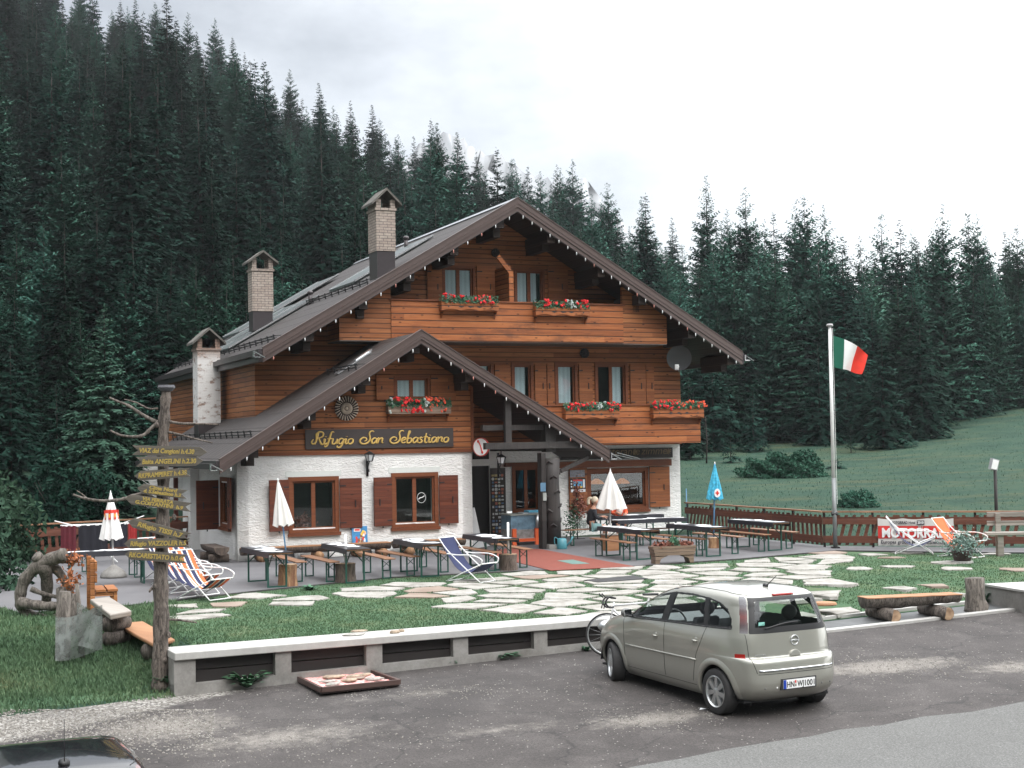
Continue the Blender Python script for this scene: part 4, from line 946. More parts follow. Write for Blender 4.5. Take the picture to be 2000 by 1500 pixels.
par2 = MB().box((lb0, BV - .025, lz0), (lb1, BV + .06, lz1 - .04)).box((lb1 - .085, BV + .062, lz0), (lb1, 3.34, lz1 - .04)).build('balcony_parapet', M['balcony'], house)
MB().box((lb0, BV - .07, lz1 - .04), (lb1 + .05, BV + .12, lz1)).box((lb1 - .13, BV + .122, lz1 - .04), (lb1 + .05, 3.34, lz1)).build('handrail', M['frame'], par2)
MB().box((lb0, BV + .062, lz0 + .02), (lb1 - .087, 3.34, lz0 + .12)).build('balcony_floor', M['dark_shade_wood'], house)
# loggia partition with its post and brace
u = F(997, 560, 2.2).x; mb = MB(); mb.box((u - .04, 2.22, zr_ - 1.1), (u + .04, 3.34, 8.35)); mb.build('partition', M['cladding'], house)
mb = MB(); mb.box((u - .07, 2.13, zr_ - .9), (u + .07, 2.215, 8.18)); mb.bar((u, 2.17, 8.12), (u - .42, 2.17, 8.62), .1, .13); mb.build('partition_post', M['balcony'], house)
# ---------------- windows and shutters
def window(r, v, cols=2, rz=0.0, curtain=None, casing=.11, depth=.14, sill=True, base=None, mat=None, inner=.5):
    w_, h_ = r[1] - r[0], r[3] - r[2]; loc = base or (r[0], v, r[2]); mb = MB(); c = casing
    for b in (((0, -.03, 0), (c, .1, h_)), ((w_ - c, -.03, 0), (w_, .1, h_)), ((c, -.03, h_ - c), (w_ - c, .1, h_)), ((c, -.03, 0), (w_ - c, .1, c * .8))): mb.box(*b)
    if sill: mb.box((-.03, -.09, -.09), (w_ + .03, .02, -.002))
    pw = (w_ - 2 * c) / cols; s = .055
    for i in range(cols):
        a = c + i * pw; b = a + pw
        for q in (((a, .04, c * .8), (a + s, .085, h_ - c)), ((b - s, .04, c * .8), (b, .085, h_ - c)), ((a + s, .04, h_ - c - s), (b - s, .085, h_ - c)), ((a + s, .04, c * .8), (b - s, .085, c * .8 + s))): mb.box(*q)
    o = mb.build('window', mat or M['frame'], house); o.location = loc; o.rotation_euler = (0, 0, rz)
    for i in range(cols):
        a = c + i * pw + s; b = c + (i + 1) * pw - s; MB().box((a, .058, c * .8 + s), (b, .064, h_ - c - s)).build('pane', M['glass'], o)
        if curtain and curtain[i]:
            MB().box((a, .068, c * .8 + s), (a + (b - a) * curtain[i], .075, h_ - c - s)).build('curtain', M['curtain'], o)
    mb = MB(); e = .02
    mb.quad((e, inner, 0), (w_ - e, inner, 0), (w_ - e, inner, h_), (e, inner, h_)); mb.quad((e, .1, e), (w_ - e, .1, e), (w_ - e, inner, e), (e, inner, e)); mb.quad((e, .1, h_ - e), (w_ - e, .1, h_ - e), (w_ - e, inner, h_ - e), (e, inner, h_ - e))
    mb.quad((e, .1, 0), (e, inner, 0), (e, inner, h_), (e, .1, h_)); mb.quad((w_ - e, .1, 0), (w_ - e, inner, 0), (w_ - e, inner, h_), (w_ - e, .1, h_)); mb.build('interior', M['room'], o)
    return o
def shutter(u0, u1, z0, z1, v, rz=0.0, mat='shutter', hinge='l', rails=False):
    w_, h_ = u1 - u0, z1 - z0; mb = MB(); x0 = 0 if hinge == 'l' else -w_; mb.box((x0, -.045, 0), (x0 + w_, 0, h_))
    o = mb.build('shutter', M[mat], house); o.location = (u0 if hinge == 'l' else u1, v, z0); o.rotation_euler = (0, 0, rz)
    cx = x0 + w_ * (.7 if hinge == 'l' else .3); MB().box((cx - .012, -.07, h_ * .42), (cx + .012, -.046, h_ * .56)).build('latch', M['iron'], o); MB().box((x0 + w_ * .45, -.05, -.05), (x0 + w_ * .45 + .03, -.03, -.002)).build('holdback', M['iron'], o)
    for z in (h_ * .1, h_ * .84):
        q = 0 if hinge == 'l' else -w_ * .28; MB().box((q, -.052, z), (q + w_ * .28, -.0455, z + .035)).build('hinge', M['iron'], o)
    return o
window(WL, .0, 2, inner=.9); window(WR, .0, 2, inner=.9)
def sh_px(x0, y0, x1, y1, v, **k):
    r = rect(x0, y0, x1, y1, 0 if v > -.4 and v < .3 else 3.41); return shutter(r[0], r[1], r[2], r[3], v, **k)
r = rect(662, 934, 700, 1031, 0); shutter(WL[1] + .01, WL[1] + .62, r[2], r[3], -.035, rz=-.06)
r = rect(534, 937, 563, 1037, 0); shutter(WL[0] - .60, WL[0] - .01, r[2], r[3], -.035, rz=.30, hinge='r')
r = rect(856, 928, 890, 1022, 0); shutter(WR[1] + .01, WR[1] + .56, r[2], r[3], -.035, rz=-.06)
r = rect(734, 932, 764, 1027, 0); shutter(WR[0] - .56, WR[0] - .01, r[2], r[3], -.035, rz=.2, hinge='r')
# side wall window with open shutters
window((0, 1.25, 0, 1.35), 0, 1, rz=-PI / 2, base=(0, 2.0, .85), inner=.5)
r_s = rect(386, 938, 426, 1034, 2.25); shutter(-.66, -.03, r_s[2], r_s[3], 2.22, rz=.12, hinge='r')
o = shutter(0, .62, .80, 2.15, 0, rz=-PI / 2 - .10, hinge='l'); o.location = (-.06, .74, .86)
r2 = rect(767, 736, 839, 781, 0); window(PW, -.035, 2, curtain=(1, 1), casing=.07, sill=True, inner=.3)
r = rect(732, 733, 766, 781, 0); shutter(r[0], PW[0] - .02, r[2], r[3], -.05, mat='shutter2', hinge='r', rz=.08)
r = rect(852, 733, 888, 781, 0); shutter(PW[1] + .02, r[1], r[2], r[3], -.05, mat='shutter2', hinge='l')
for i, rr in enumerate(UW): window(rr, 3.35, 2 if i == 3 else 1, curtain=((.9,), (.75,), (.85,), (0, .8))[i], casing=.09, sill=False, inner=.5)
for (x0, x1, hg) in ((964, 994, 'l'), (1042, 1064, 'l'), (1066, 1080, 'r'), (1128, 1154, 'l'), (1228, 1258, 'l'), (1259, 1274, 'l')):
    r = rect(x0, 712, x1, 795, 3.41); shutter(r[0], r[1], r[2], r[3], 3.33, mat='shutter2', hinge=hg)
for i, rr in enumerate(LW): window(rr, 3.35, 2, curtain=((.95, .95), (.9, .6))[i], casing=.07, sill=False, inner=.5)
for (x0, x1) in ((929, 966), (1068, 1106), (832, 861)):
    r = rect(x0, 520, x1, 600, 3.41); shutter(r[0], r[1], r[2] , r[3], 3.33, mat='shutter2', hinge='l')
# ground floor behind the porch
window(W1, 3.41, 2, casing=.09, inner=1.2); window(W2, 3.41, 1, casing=.12, inner=1.6)
r = rect(1110, 914, 1144, 998, 3.41); shutter(r[0], W2[0] - .02, r[2], r[3], 3.37, mat='shutter2', hinge='r')
r = rect(1268, 911, 1305, 990, 3.41); shutter(W2[1] + .02, r[1], r[2], r[3], 3.37, mat='shutter2', hinge='l', rz=-.05)
r = rect(1086, 899, 1308, 912, 3.35); MB().box((r[0], 3.22, r[2]), (r[1], 3.405, r[3])).build('lintel', M['frame'], house)
r = rect(985, 903, 1066, 911, 3.35); MB().box((r[0], 3.3, r[2]), (r[1], 3.405, r[3])).build('lintel', M['frame'], house)
mb = MB(); mb.box((DOOR[0], 3.5, 0), (DOOR[1], 4.6, DOOR[3])); mb.build('doorway', simple('dark of the open entrance', (.012, .009, .008), .7, var=.3), house)  # solid near-black block; darkness of the open entrance put into its colour
sp0 = rect(958, 914, 987, 1062, 3.41); dp = MB().box((sp0[0], 3.36, .02), (sp0[1], 3.405, sp0[3])).build('door_panel', simple('black brown door leaf', (.028, .018, .015), .5), house)
st = [MB() for _ in range(4)]; Rs = random.Random(8); nz_ = 17
for i in range(nz_):
    for j in range(4):
        if Rs.random() < .06: continue
        cz_ = .28 + i * (sp0[3] - .4) / nz_; cx = sp0[0] + .07 + j * (sp0[1] - sp0[0] - .08) / 4; q = st[Rs.choice((0, 0, 0, 1, 2, 3))]; a, b = Rs.uniform(.025, .05), Rs.uniform(.02, .04)
        if Rs.random() < .4: q.prism([(cx + a * math.cos(t_), cz_ + a * math.sin(t_)) for t_ in [k * PI / 5 for k in range(10)]], 1, 3.352, 3.359)
        else: q.box((cx - a, 3.352, cz_ - b), (cx + a, 3.359, cz_ + b))
for q, c in zip(st, ((.50, .50, .48), (.35, .10, .06), (.08, .14, .24), (.38, .30, .12))): q.build('sticker', simple('sticker', c, .5, var=.3, sc=60), dp)
# porch timber
pu = F(1080, 1000, -.95).x
post = MB(); post.tube([(pu, -.95, .02), (pu + .02, -.95, 1.0), (pu - .02, -.95, 1.9), (pu, -.95, 2.55)], [.21, .20, .21, .22], 14, .05)
for i in range(16):
    a = i * 1.9; z = .35 + i * .135; post.tube([(pu + .2 * math.cos(a), -.95 + .2 * math.sin(a), z), (pu + .235 * math.cos(a + .5), -.95 + .235 * math.sin(a + .5), z + .1), (pu + .2 * math.cos(a + 1), -.95 + .2 * math.sin(a + 1), z + .02)], .03, 6)
post.build('carved_post', M['beam'], house, True)
mb = MB(); mb.box((pu - .35, -1.0, .02), (pu - .22, -.72, 2.7)); mb.box((6.66, -1.02, F(1000, 877, -.95).z), (PRE - .4, -.84, F(1000, 864, -.95).z))
mb.box((pu - .16, -.9, 2.72), (pu + .16, -.6, zp(pu) - .24)); u = F(992, 830, -.95).x; mb.box((u - .09, -1.0, F(992, 864, -.95).z), (u + .09, -.85, zp(u) - .25))
mb.box((pu - .12, -.58, 2.75), (pu + .12, 3.3, 2.98)); mb.box((6.68, -.8, 3.35), (PRE - 1.6, -.6, 3.5))
a = F(1095, 920, -.9); b = F(1150, 893, -.9); mb.bar((a.x, -.9, a.z), (b.x, -.9, b.z), .09, .11); mb.build('porch_beam', M['beam'], house)
MB().box((pu - .24, -1.19, .0), (pu + .24, -.71, .15)).build('post_base', M['concrete'], house)
# board ceiling of the porch and the balcony front seen through it
mb = MB(); mb.box((6.68, 2.07, 2.9), (pu - .2, 2.09, 4.2)); mb.build('porch_inner_boards', M['cladding'], house)
rp_ = simple('red brown post', (.12, .03, .02), .7); MB().box((-.38, 6.9, 0), (-.26, 7.05, 2.75)).build('eaves_post', rp_, house); MB().box((-.2, 10.6, 0), (-.08, 10.75, 2.75)).build('eaves_post', rp_, house)
# ---------------- lettering
def stroke_text(text, glyphs, h, rad, slant=0.0, gap=.16):
    "text written with round strokes; returns an MB in the xz plane (y = 0), and its width"
    mb = MB(); x = 0
    for ch in text:
        if ch == ' ': x += h * .42; continue
        wd, strokes = glyphs[ch]
        for s in strokes:
            pts = smooth_path([(x + (a + slant * b) * h, 0, b * h) for a, b in s], 4) if len(s) > 2 else [Vector((x + (a + slant * b) * h, 0, b * h)) for a, b in s]
            n = len(pts); mb.tube(pts, [rad * (.62 + .5 * math.sin(PI * (i + .5) / n)) for i in range(n)], 6)
        x += (wd + gap) * h
    return mb, x
SCRIPT = {
 'R': (.62, [[(.28, .98), (.24, .5), (.18, .0)], [(.02, .42), (-.06, .2), (.04, .04), (.2, .16), (.22, .5), (.16, .82), (.34, 1.02), (.58, .92), (.58, .64), (.36, .52), (.26, .5)], [(.36, .52), (.48, .22), (.62, .0), (.74, .06)]]),
 'S': (.66, [[(.80, .96), (.70, 1.04), (.56, .98), (.52, .8), (.60, .55), (.62, .28), (.48, .04), (.22, -.02), (.02, .12), (.0, .34), (.16, .5), (.36, .44), (.40, .28), (.28, .2)]]),
 'i': (.16, [[(.0, .3), (.08, .44), (.08, .08), (.18, .02), (.26, .12)], [(.10, .60), (.10, .64)]]),
 'f': (.24, [[(.36, .96), (.26, 1.02), (.18, .9), (.14, .5), (.08, -.06), (-.04, -.2), (-.1, -.1)], [(.02, .44), (.28, .46)]]),
 'u': (.34, [[(.0, .40), (.06, .44), (.05, .12), (.14, .0), (.28, .12), (.34, .44)], [(.34, .44), (.33, .1), (.40, .02)]]),
 'g': (.34, [[(.34, .40), (.18, .46), (.04, .3), (.08, .06), (.24, .04), (.34, .3)], [(.35, .44), (.32, .0), (.2, -.26), (.02, -.24), (.02, -.12)]]),
 'o': (.32, [[(.2, .44), (.04, .34), (.04, .1), (.18, .0), (.32, .12), (.32, .34), (.2, .44)]]),
 'a': (.35, [[(.34, .38), (.18, .45), (.04, .28), (.08, .04), (.22, .04), (.34, .3)], [(.36, .44), (.34, .1), (.44, .02)]]),
 'n': (.36, [[(.0, .36), (.06, .44), (.05, .0)], [(.05, .24), (.18, .42), (.30, .4), (.30, .12), (.40, .02)]]),
 'e': (.30, [[(.04, .2), (.22, .26), (.28, .38), (.18, .45), (.05, .34), (.04, .12), (.16, .0), (.32, .08)]]),
 'b': (.32, [[(.02, .5), (.14, .9), (.06, .96), (.04, .5), (.05, .04), (.2, .0), (.32, .16), (.26, .4), (.06, .34)]]),
 's': (.26, [[(.26, .40), (.14, .45), (.06, .34), (.22, .18), (.2, .04), (.08, .0), (.0, .06)]]),
 't': (.22, [[(.12, .8), (.10, .4), (.10, .1), (.2, .0), (.28, .06)], [(-.02, .46), (.26, .48)]]),
}
s0 = F(596, 840, -.06); s1 = F(885, 871, -.06); su0, su1 = s0.x, s1.x; sz0, sz1 = F(740, 875, -.06).z, F(740, 837.5, -.06).z
sign = thing('inn_sign', 'long dark brown board with golden script letters above the white wall of the porch', 'sign', W(su0, -.04, sz0), YB)
MB().box((0, -.05, 0), (su1 - su0, 0, sz1 - sz0)).build('sign_board', M['signdark'], sign)
mb, wtot = stroke_text('Rifugio San Sebastiano', SCRIPT, .33, .021, .16, .07)
k = (su1 - su0 - .32) / wtot; mb.xf(Matrix.Translation((.17, -.065, .125)) @ Matrix.Diagonal((k, 1, 1, 1))); mb.build('lettering', M['yellow'], sign, True)
s0 = F(1093, 880, 3.36); s1 = F(1313, 893, 3.36); r = rect(1093, 876, 1313, 896, 3.36)
sign2 = thing('carved_sign', 'dark carved board reading camere ristorante zimmer over the window behind the porch', 'sign', W(r[0], 3.4, r[2]), YB)
MB().box((0, -.07, 0), (r[1] - r[0], 0, r[3] - r[2])).build('sign_board', M['beam'], sign2)
def font_text(body, size, mat, parent, loc, rot=(PI / 2, 0, 0), name='lettering', bold=0.0, shear=0.0, ext=.004, align='LEFT', sx=1.0, label=None, sub=0):
    cu = bpy.data.curves.new('txt', 'FONT'); cu.body = body; cu.size = size; cu.offset = bold; cu.shear = shear; cu.extrude = ext; cu.align_x = align; cu.resolution_u = 3
    ob = bpy.data.objects.new('txt', cu); col.objects.link(ob); bpy.context.view_layer.update()
    me = bpy.data.meshes.new_from_object(ob.evaluated_get(bpy.context.evaluated_depsgraph_get())); bpy.data.objects.remove(ob); bpy.data.curves.remove(cu)
    me.materials.clear(); me.materials.append(mat); o = bpy.data.objects.new(name, me); col.objects.link(o); o.parent = parent; KIDS.setdefault(parent.name, []).append(o)
    o.location = loc; o.rotation_euler = rot; o.scale = (sx, 1, 1); return o
dimgold = simple('dull carved gold', (.22, .15, .08), .7, var=.2)
wq = r[1] - r[0]
for body, f_, sx in (('camere', .07, 1.0), ('ristorante', .36, 1.0), ('zimmer', .71, 1.05)): font_text(body, .34, dimgold, sign2, (wq * f_, -.074, .12), sx=sx, shear=.25)
mb = MB()
for f_ in (.03, .66, .96):
    for kk in range(8): a = kk * PI / 4; mb.tube([(wq * f_, -.072, .2), (wq * f_ + .1 * math.cos(a), -.072, .2 + .1 * math.sin(a))], [.02, .012], 5)
mb.build('carving', dimgold, sign2)
# carved small board beside the entrance
r = rect(925, 881, 956, 897, 3.3); s3 = thing('carved_sign', 'small dark carved board over the entrance door', 'sign', W(r[0], 3.4, r[2]), YB)
MB().box((0, -.06, 0), (r[1] - r[0], 0, r[3] - r[2])).build('sign_board', M['beam'], s3)
mb = MB(); mb.tube(smooth_path([(.12, -.065, .1), (.18, -.065, .2), (.26, -.065, .14), (.3, -.065, .22)]), .012, 5); mb.build('carving', dimgold, s3)
# ---------------- ornaments
def ornament(name, label, px, py, v, rad, mat, rays=24):
    p = F(px, py, v); t_ = thing(name, label, 'wall ornament', W(p.x, v, p.z), YB); mb = MB()
    mb.prism([(rad * .95 * math.cos(a * PI / 12), rad * .95 * math.sin(a * PI / 12)) for a in range(24)], 1, -.05, 0); mb.build('disc', M['beam'] if mat is None else mat[0], t_)
    mb = MB()
    for i in range(rays):
        a = 2 * PI * i / rays
        for (q0, q1) in ((.18, .48), (.56, .98)): mb.tube([(rad * q0 * math.cos(a), -.055, rad * q0 * math.sin(a)), (rad * q1 * math.cos(a + .12), -.06, rad * q1 * math.sin(a + .12))], [.010, .022], 5)
    mb.ball((0, -.06, 0), (.05, .03, .05)); mb.build('ray_carving', M['beam'] if mat is None else mat[1], t_, True); return t_
ornament('carved_sun', 'round carved wooden sun on the porch gable above the inn sign', 676, 798, -.04, .34, (M['dark_shade_wood'], simple('pale carved wood', (.42, .35, .28), .8, var=.3)))
ornament('carved_rosette', 'small dark carved rosette high on the gable above the loggia windows', 967, 494, 3.33, .14, None, 10)
ornament('carved_rosette', 'small dark carved rosette under the loggia, over the upper row of windows', 1141, 690, 3.33, .16, None, 10)
# ---------------- string lights
def string_lights(label, ru, rz, s, ends, v, drop, n_l, n_r):
    t_ = thing('string_lights', label, 'string lights', W(ru, v, rz - drop), YB, 'light chains along the roof edges'); mb = MB()
    for (ue, n, sl) in ((ends[0], n_l, s[0]), (ends[1], n_r, s[1])):
        mb.bar((0, 0, 0), (ue - ru, 0, -sl * abs(ue - ru)), .012, .012)
        for i in range(n):
            f_ = (i + .6) / n; x = (ue - ru) * f_; z = -sl * abs(x)
            b = MB(); b.lathe([(.010, -.005), (.015, -.04), (.012, -.085), (.003, -.11)], 7, (x, 0, z)); b.build('bulb', random.choice((M['white'], M['white'], M['white'], M['white'], BULBR)), t_, True)
    mb.build('cable', M['black'], t_); return t_
BULBR = simple('pale red bulb', (.6, .25, .2), .3, var=0)
string_lights('chain of small white bulbs along the big main gable roof edge', RU, RZ, (SLP, SLP), (LE + .1, RE - .1), RV0 - .06, .37, 17, 26)
string_lights('chain of small white bulbs along the lower porch roof edge', PU, PZ, (PSL, PSR), (PLE + .1, PRE - .1), -1.17, .32, 13, 17)
# ---------------- lamps, phone sign, satellite dish
def lantern(label, px, py, v, h=.42, arm='up', loc=None):
    p = F(px, py, v); t_ = thing('wall_lantern', label, 'lantern', loc or W(p.x, v, p.z), YB, 'black wall lanterns')
    mb = MB(); mb.lathe([(.02, h * .62), (.10, h * .5), (.16, h * .42), (.15, h * .40)], 6); mb.lathe([(.08, -.02), (.09, 0)], 6)
    for i in range(6): a = 2 * PI * i / 6; mb.bar((.085 * math.cos(a), .085 * math.sin(a), 0), (.14 * math.cos(a), .14 * math.sin(a), h * .41), .014, .014)
    mb.build('lantern_frame', M['iron'], t_)
    MB().lathe([(.08, .005), (.13, h * .40)], 6).build('lantern_glass', simple('frosted lamp glass', (.55, .57, .58), .2, var=.05), t_)
    mb = MB(); mb.box((-.03, .2, -.42), (.03, .23, .3)); mb.tube(smooth_path([(0, .21, -.25), (0, .12, -.12), (0, .02, -.02)]), .014, 6); mb.tube(smooth_path([(0, .21, -.3), (0, .1, -.24), (.0, .06, -.3)]), .012, 6); mb.build('lantern_bracket', M['iron'], t_, True); return t_
lantern('black lantern on the white wall under the inn sign, between the two windows', 722, 900, -.25)
l2 = lantern('black lantern hanging from the beam in front of the entrance', 979, 905, -.6)
mb = MB(); mb.tube([(0, 0, .25), (0, 0, .5)], .015, 6); mb.build('hanger', M['iron'], l2)
p = F(940, 873, -.35); ph = thing('telephone_sign', 'round white telephone sign with red handset projecting beside the porch corner', 'sign', W(p.x, -.35, p.z), YB - .95)
MB().prism([(.26 * math.cos(a * PI / 16), .26 * math.sin(a * PI / 16)) for a in range(32)], 1, -.03, .03).build('disc', simple('red rim', (.5, .06, .05), .5), ph)
MB().prism([(.235 * math.cos(a * PI / 16), .235 * math.sin(a * PI / 16)) for a in range(32)], 1, -.036, .036).build('face', M['white'], ph)
mb = MB(); mb.tube(smooth_path([(-.07, -.042, .16), (-.03, -.042, .1), (.02, -.042, -.02), (.05, -.042, -.14)]), .016, 6); mb.ball((-.08, -.042, .16), (.035, .012, .04)); mb.ball((.055, -.042, -.15), (.035, .012, .04)); mb.build('handset', M['red'], ph, True)
MB().tube([(.0, 0.03, .0), (-.28, .25, .0)], .015, 6).build('sign_arm', M['white'], ph)
p = F(1326, 698, 2.6); dish = thing('satellite_dish', 'dark grey satellite dish with white receiver at the right house corner', 'satellite dish', W(p.x, 2.6, p.z), YB - .35, rot=(math.radians(18), 0, YB - .45))
mb = MB(); prof = [(.40 * k / 8, .08 * (k / 8) ** 2) for k in range(9)]; n = 28; Vv = []
for (rr, dd) in prof:
    for j in range(n): a = 2 * PI * j / n; Vv.append((rr * math.cos(a), -dd, rr * math.sin(a) * 1.04))
mb.add(Vv, [(i * n + j, i * n + (j + 1) % n, (i + 1) * n + (j + 1) % n, (i + 1) * n + j) for i in range(8) for j in range(n)]); mb.build('dish', simple('dark grey dish', (.075, .078, .082), .55, var=.05), dish, True)
MB().bar((0, .02, -.46), (-.08, -.48, -.22), .03, .03).build('arm', M['greywood'], dish)
mb = MB(); mb.tube([(-.1, -.56, -.18), (-.08, -.4, -.2)], .06, 10); mb.box((-.16, -.5, -.28), (-.04, -.42, -.12)); mb.build('receiver', M['white'], dish)
MB().bar((0, .04, 0), (.02, .75, -.1), .05, .05).build('mount', M['iron'], dish)
# ---------------- flower boxes
def flower_box(label, x0, x1, yt, yb, v, seed, tones, lush=1.0, trail=.0, plain=False):
    a = F(x0, yt, v); b = F(x1, yt, v); L_ = b.x - a.x; zt = (a.z + b.z) / 2; zb_ = F((x0 + x1) / 2, yb, v).z; h = zt - zb_
    t_ = thing('flower_box', label, 'flower box', W(a.x, v, zb_), YB, 'wooden flower boxes of the house')
    Rr = random.Random(seed); mb = MB(); d = .24
    n = 24; poly = [(0, h)] + [(L_, h)] + [(L_ * (1 - i / n), .05 + (0 if plain else .055 * abs(math.sin(i / n * PI * 3)))) for i in range(n + 1)]
    mb.prism(poly, 1, -d, -d + .025); mb.box((.0, -d + .026, .06), (.025, -.02, h + (.0 if plain else .03))); mb.box((L_ - .025, -d + .026, .06), (L_, -.02, h + (0 if plain else .03))); mb.box((.026, -d + .026, .06), (L_ - .026, -.04, .08)); mb.box((.026, -.04, .06), (L_ - .026, -.02, h))
    mb.build('box', M['balcony'] if not plain else M['planter'], t_)
    mb = MB()
    if not plain:
        for f_ in (.12, .34, .5, .66, .88):
            c = L_ * f_; w_ = .03 if f_ in (.12, .88) else .09; mb.prism([(c - w_, h * .56), (c, h * .66), (c + w_, h * .56), (c, h * .46)], 1, -d - .002, -d + .001)
        mb.build('dark_cutout_mark', M['black'], t_)  # black diamonds on the board, painted for the dark inside the holes
    mb = MB()
    for u_ in (.04, L_ - .08): mb.prism([(-.02, .05), (-.2, .05), (-.06, -.10), (-.02, -.16)], 0, u_, u_ + .04)
    mb.build('bracket', M['balcony'], t_)
    nr = np.random.default_rng(seed); k = int(900 * L_ * lush); P = np.stack([nr.uniform(.0, L_, k), nr.uniform(-d - .06, -.02, k), h + nr.uniform(-.04, .16, k) * (1 + .4 * np.sin(nr.uniform(0, 6, k)))], 1)
    A = nr.normal(size=(k, 3)); A /= np.linalg.norm(A, axis=1)[:, None]; B = np.cross(A, nr.normal(size=(k, 3))); B /= np.linalg.norm(B, axis=1)[:, None]; s = nr.uniform(.018, .04, (k, 1))
    V = np.stack([P - A * s, P + B * s * .7, P + A * s, P - B * s * .7], 1).reshape(-1, 3); npmesh('foliage', V, np.arange(4 * k).reshape(-1, 4), M['weed'], t_)
    mbs = {}
    for (f0, f1, mat, cnt) in tones:
        q = mbs.setdefault(mat, MB())
        for _ in range(int(cnt * 1.5)):
            c = (L_ * Rr.uniform(f0, f1), Rr.uniform(-d - .09, -.08), h + Rr.uniform(-.03 - trail, .22)); r0 = Rr.uniform(.028, .045)
            for _k in range(5): o_ = [Rr.uniform(-.03, .03) for _ in range(3)]; q.ball((c[0] + o_[0], c[1] + o_[1], c[2] + o_[2]), r0 * Rr.uniform(.5, .9), 6, 4)
    for mat, q in mbs.items(): q.build('blossoms' if mat != 'silverleaf' else 'silver_foliage', M[mat], t_)
    return t_
flower_box('flower box on the loggia rail, left one, red geraniums with gaps of green', 857, 968, 592, 612, BV - .03, 1, ((.05, .2, 'geranium', 10), (.3, .6, 'geranium', 9), (.65, .9, 'geranium', 13)))
flower_box('flower box on the loggia rail, right one, red and pink geraniums with silver leaves', 1040, 1145, 602, 622, BV - .03, 2, ((.15, .4, 'geranium', 14), (.45, .6, 'geranium', 4), (.6, .75, 'silverleaf', 10), (.75, 1., 'geranium', 10)), .9)
flower_box('flower box on the lower balcony left, pink geraniums with a silver leaved plant', 1098, 1203, 800, 822, BV - .03, 3, ((.0, .55, 'geranium', 26), (.58, .72, 'silverleaf', 14), (.75, 1.0, 'geranium', 14)), 1.2)
flower_box('flower box on the lower balcony corner, red turning to orange geraniums', 1269, 1367, 797, 820, BV - .03, 4, ((.0, .5, 'geranium', 26), (.45, 1.05, 'geranium2', 22)), 1.2)
flower_box('flower box under the porch gable window with trailing red and coral geraniums', 753, 875, 793, 812, -.06, 5, ((.1, .55, 'geranium', 36), (.55, .68, 'silverleaf', 10), (.6, .95, 'geranium2', 20), (.0, .08, 'silverleaf', 5)), 1.0, .14, True)
# hanging basket plants behind the carved post
p = F(1130, 1010, 2.0); pl = thing('hanging_plant', 'dried reddish plants and white blossoms on a rack beside the carved post', 'plant', W(p.x, 2.1, .02), YB)
mb = MB(); mb.tube([(0, 0, 0), (0, 0, 1.7)], .02, 6); mb.tube([(-.25, 0, .0), (.25, 0, .0)], .02, 6); mb.tube([(-.2, 0, .9), (.25, 0, .9)], .012, 6); mb.build('rack', M['iron'], pl)
nr = np.random.default_rng(3)
for nm, c, e, k, mt in (('dry_foliage', (.05, 0, .95), (.22, .2, .32), 700, 'dryleaf'), ('dry_foliage', (0, 0, 1.45), (.12, .1, .3), 250, 'dryleaf'), ('white_blossoms', (.2, 0, .45), (.25, .2, .2), 350, 'silverleaf'), ('foliage', (-.15, 0, .6), (.2, .2, .4), 500, 'weed')):
    P = nr.normal(size=(k, 3)) * np.array(e) * .6 + np.array(c); A = nr.normal(size=(k, 3)); A /= np.linalg.norm(A, axis=1)[:, None]; B = np.cross(A, nr.normal(size=(k, 3))); B /= np.linalg.norm(B, axis=1)[:, None]; s = nr.uniform(.02, .045, (k, 1))
    npmesh(nm, np.stack([P - A * s, P + B * s * .7, P + A * s, P - B * s * .7], 1).reshape(-1, 3), np.arange(4 * k).reshape(-1, 4), M[mt], pl)
# ================================================================ TERRACE FURNITURE
ZT_ = .022
def UV(px, py, z): q = tob(G(px, py, z)); return q.x, q.y
def table_mesh(root, seed):
    R_ = random.Random(seed); Lh, Wh, H_ = 1.1, .26, .75
    MB().box((-Wh, -Lh, H_ - .03), (Wh, Lh, H_)).build('tabletop', M['benchwood'], root)
    mb = MB(); pr = [(-Wh - .03, H_ - .10), (-Wh - .012, H_ + .008), (Wh + .012, H_ + .008), (Wh + .03, H_ - .10), (Wh + .018, H_ - .10), (Wh + .004, H_ + .002), (-Wh - .004, H_ + .002), (-Wh - .018, H_ - .10)]
    mb.prism(pr, 1, -Lh - .02, Lh + .02); mb.build('table_cover', M['tabletop'], root)
    mb = MB()
    for i in range(R_.randint(9, 13)):
        x, y = R_.uniform(-.17, .16), R_.uniform(-.98, .95); a, b = R_.uniform(.07, .15), R_.uniform(.10, .24); r_ = R_.uniform(-.6, .6); mb.cur = 0; z = H_ + .010 + i * .0006
        c, s = math.cos(r_), math.sin(r_); vs = [(x + u * c - v_ * s, y + u * s + v_ * c, z + R_.uniform(0, .006)) for u, v_ in ((-a, -b), (a * .8, -b), (a, b * .9), (-a * .9, b))]; mb.add(vs, [(0, 1, 2, 3)])
    mb.build('printed_sheet', M['paper'], root)
    for s in (-1, 1):
        y = s * .78; mb = MB()
        for x in (-.2, .2): mb.box((x - .017, y - .017, 0), (x + .017, y + .017, H_ - .035))
        mb.box((-.183, y - .015, 0), (.183, y + .015, .03)); mb.box((-.183, y - .012, H_ - .065), (.183, y + .012, H_ - .036)); mb.bar((-.18, y, H_ - .30), (0, y - s * .30, H_ - .04), .02, .02); mb.bar((.18, y, H_ - .30), (0, y - s * .30, H_ - .04), .02, .02)
        mb.build('leg_frame', M['green'], root)
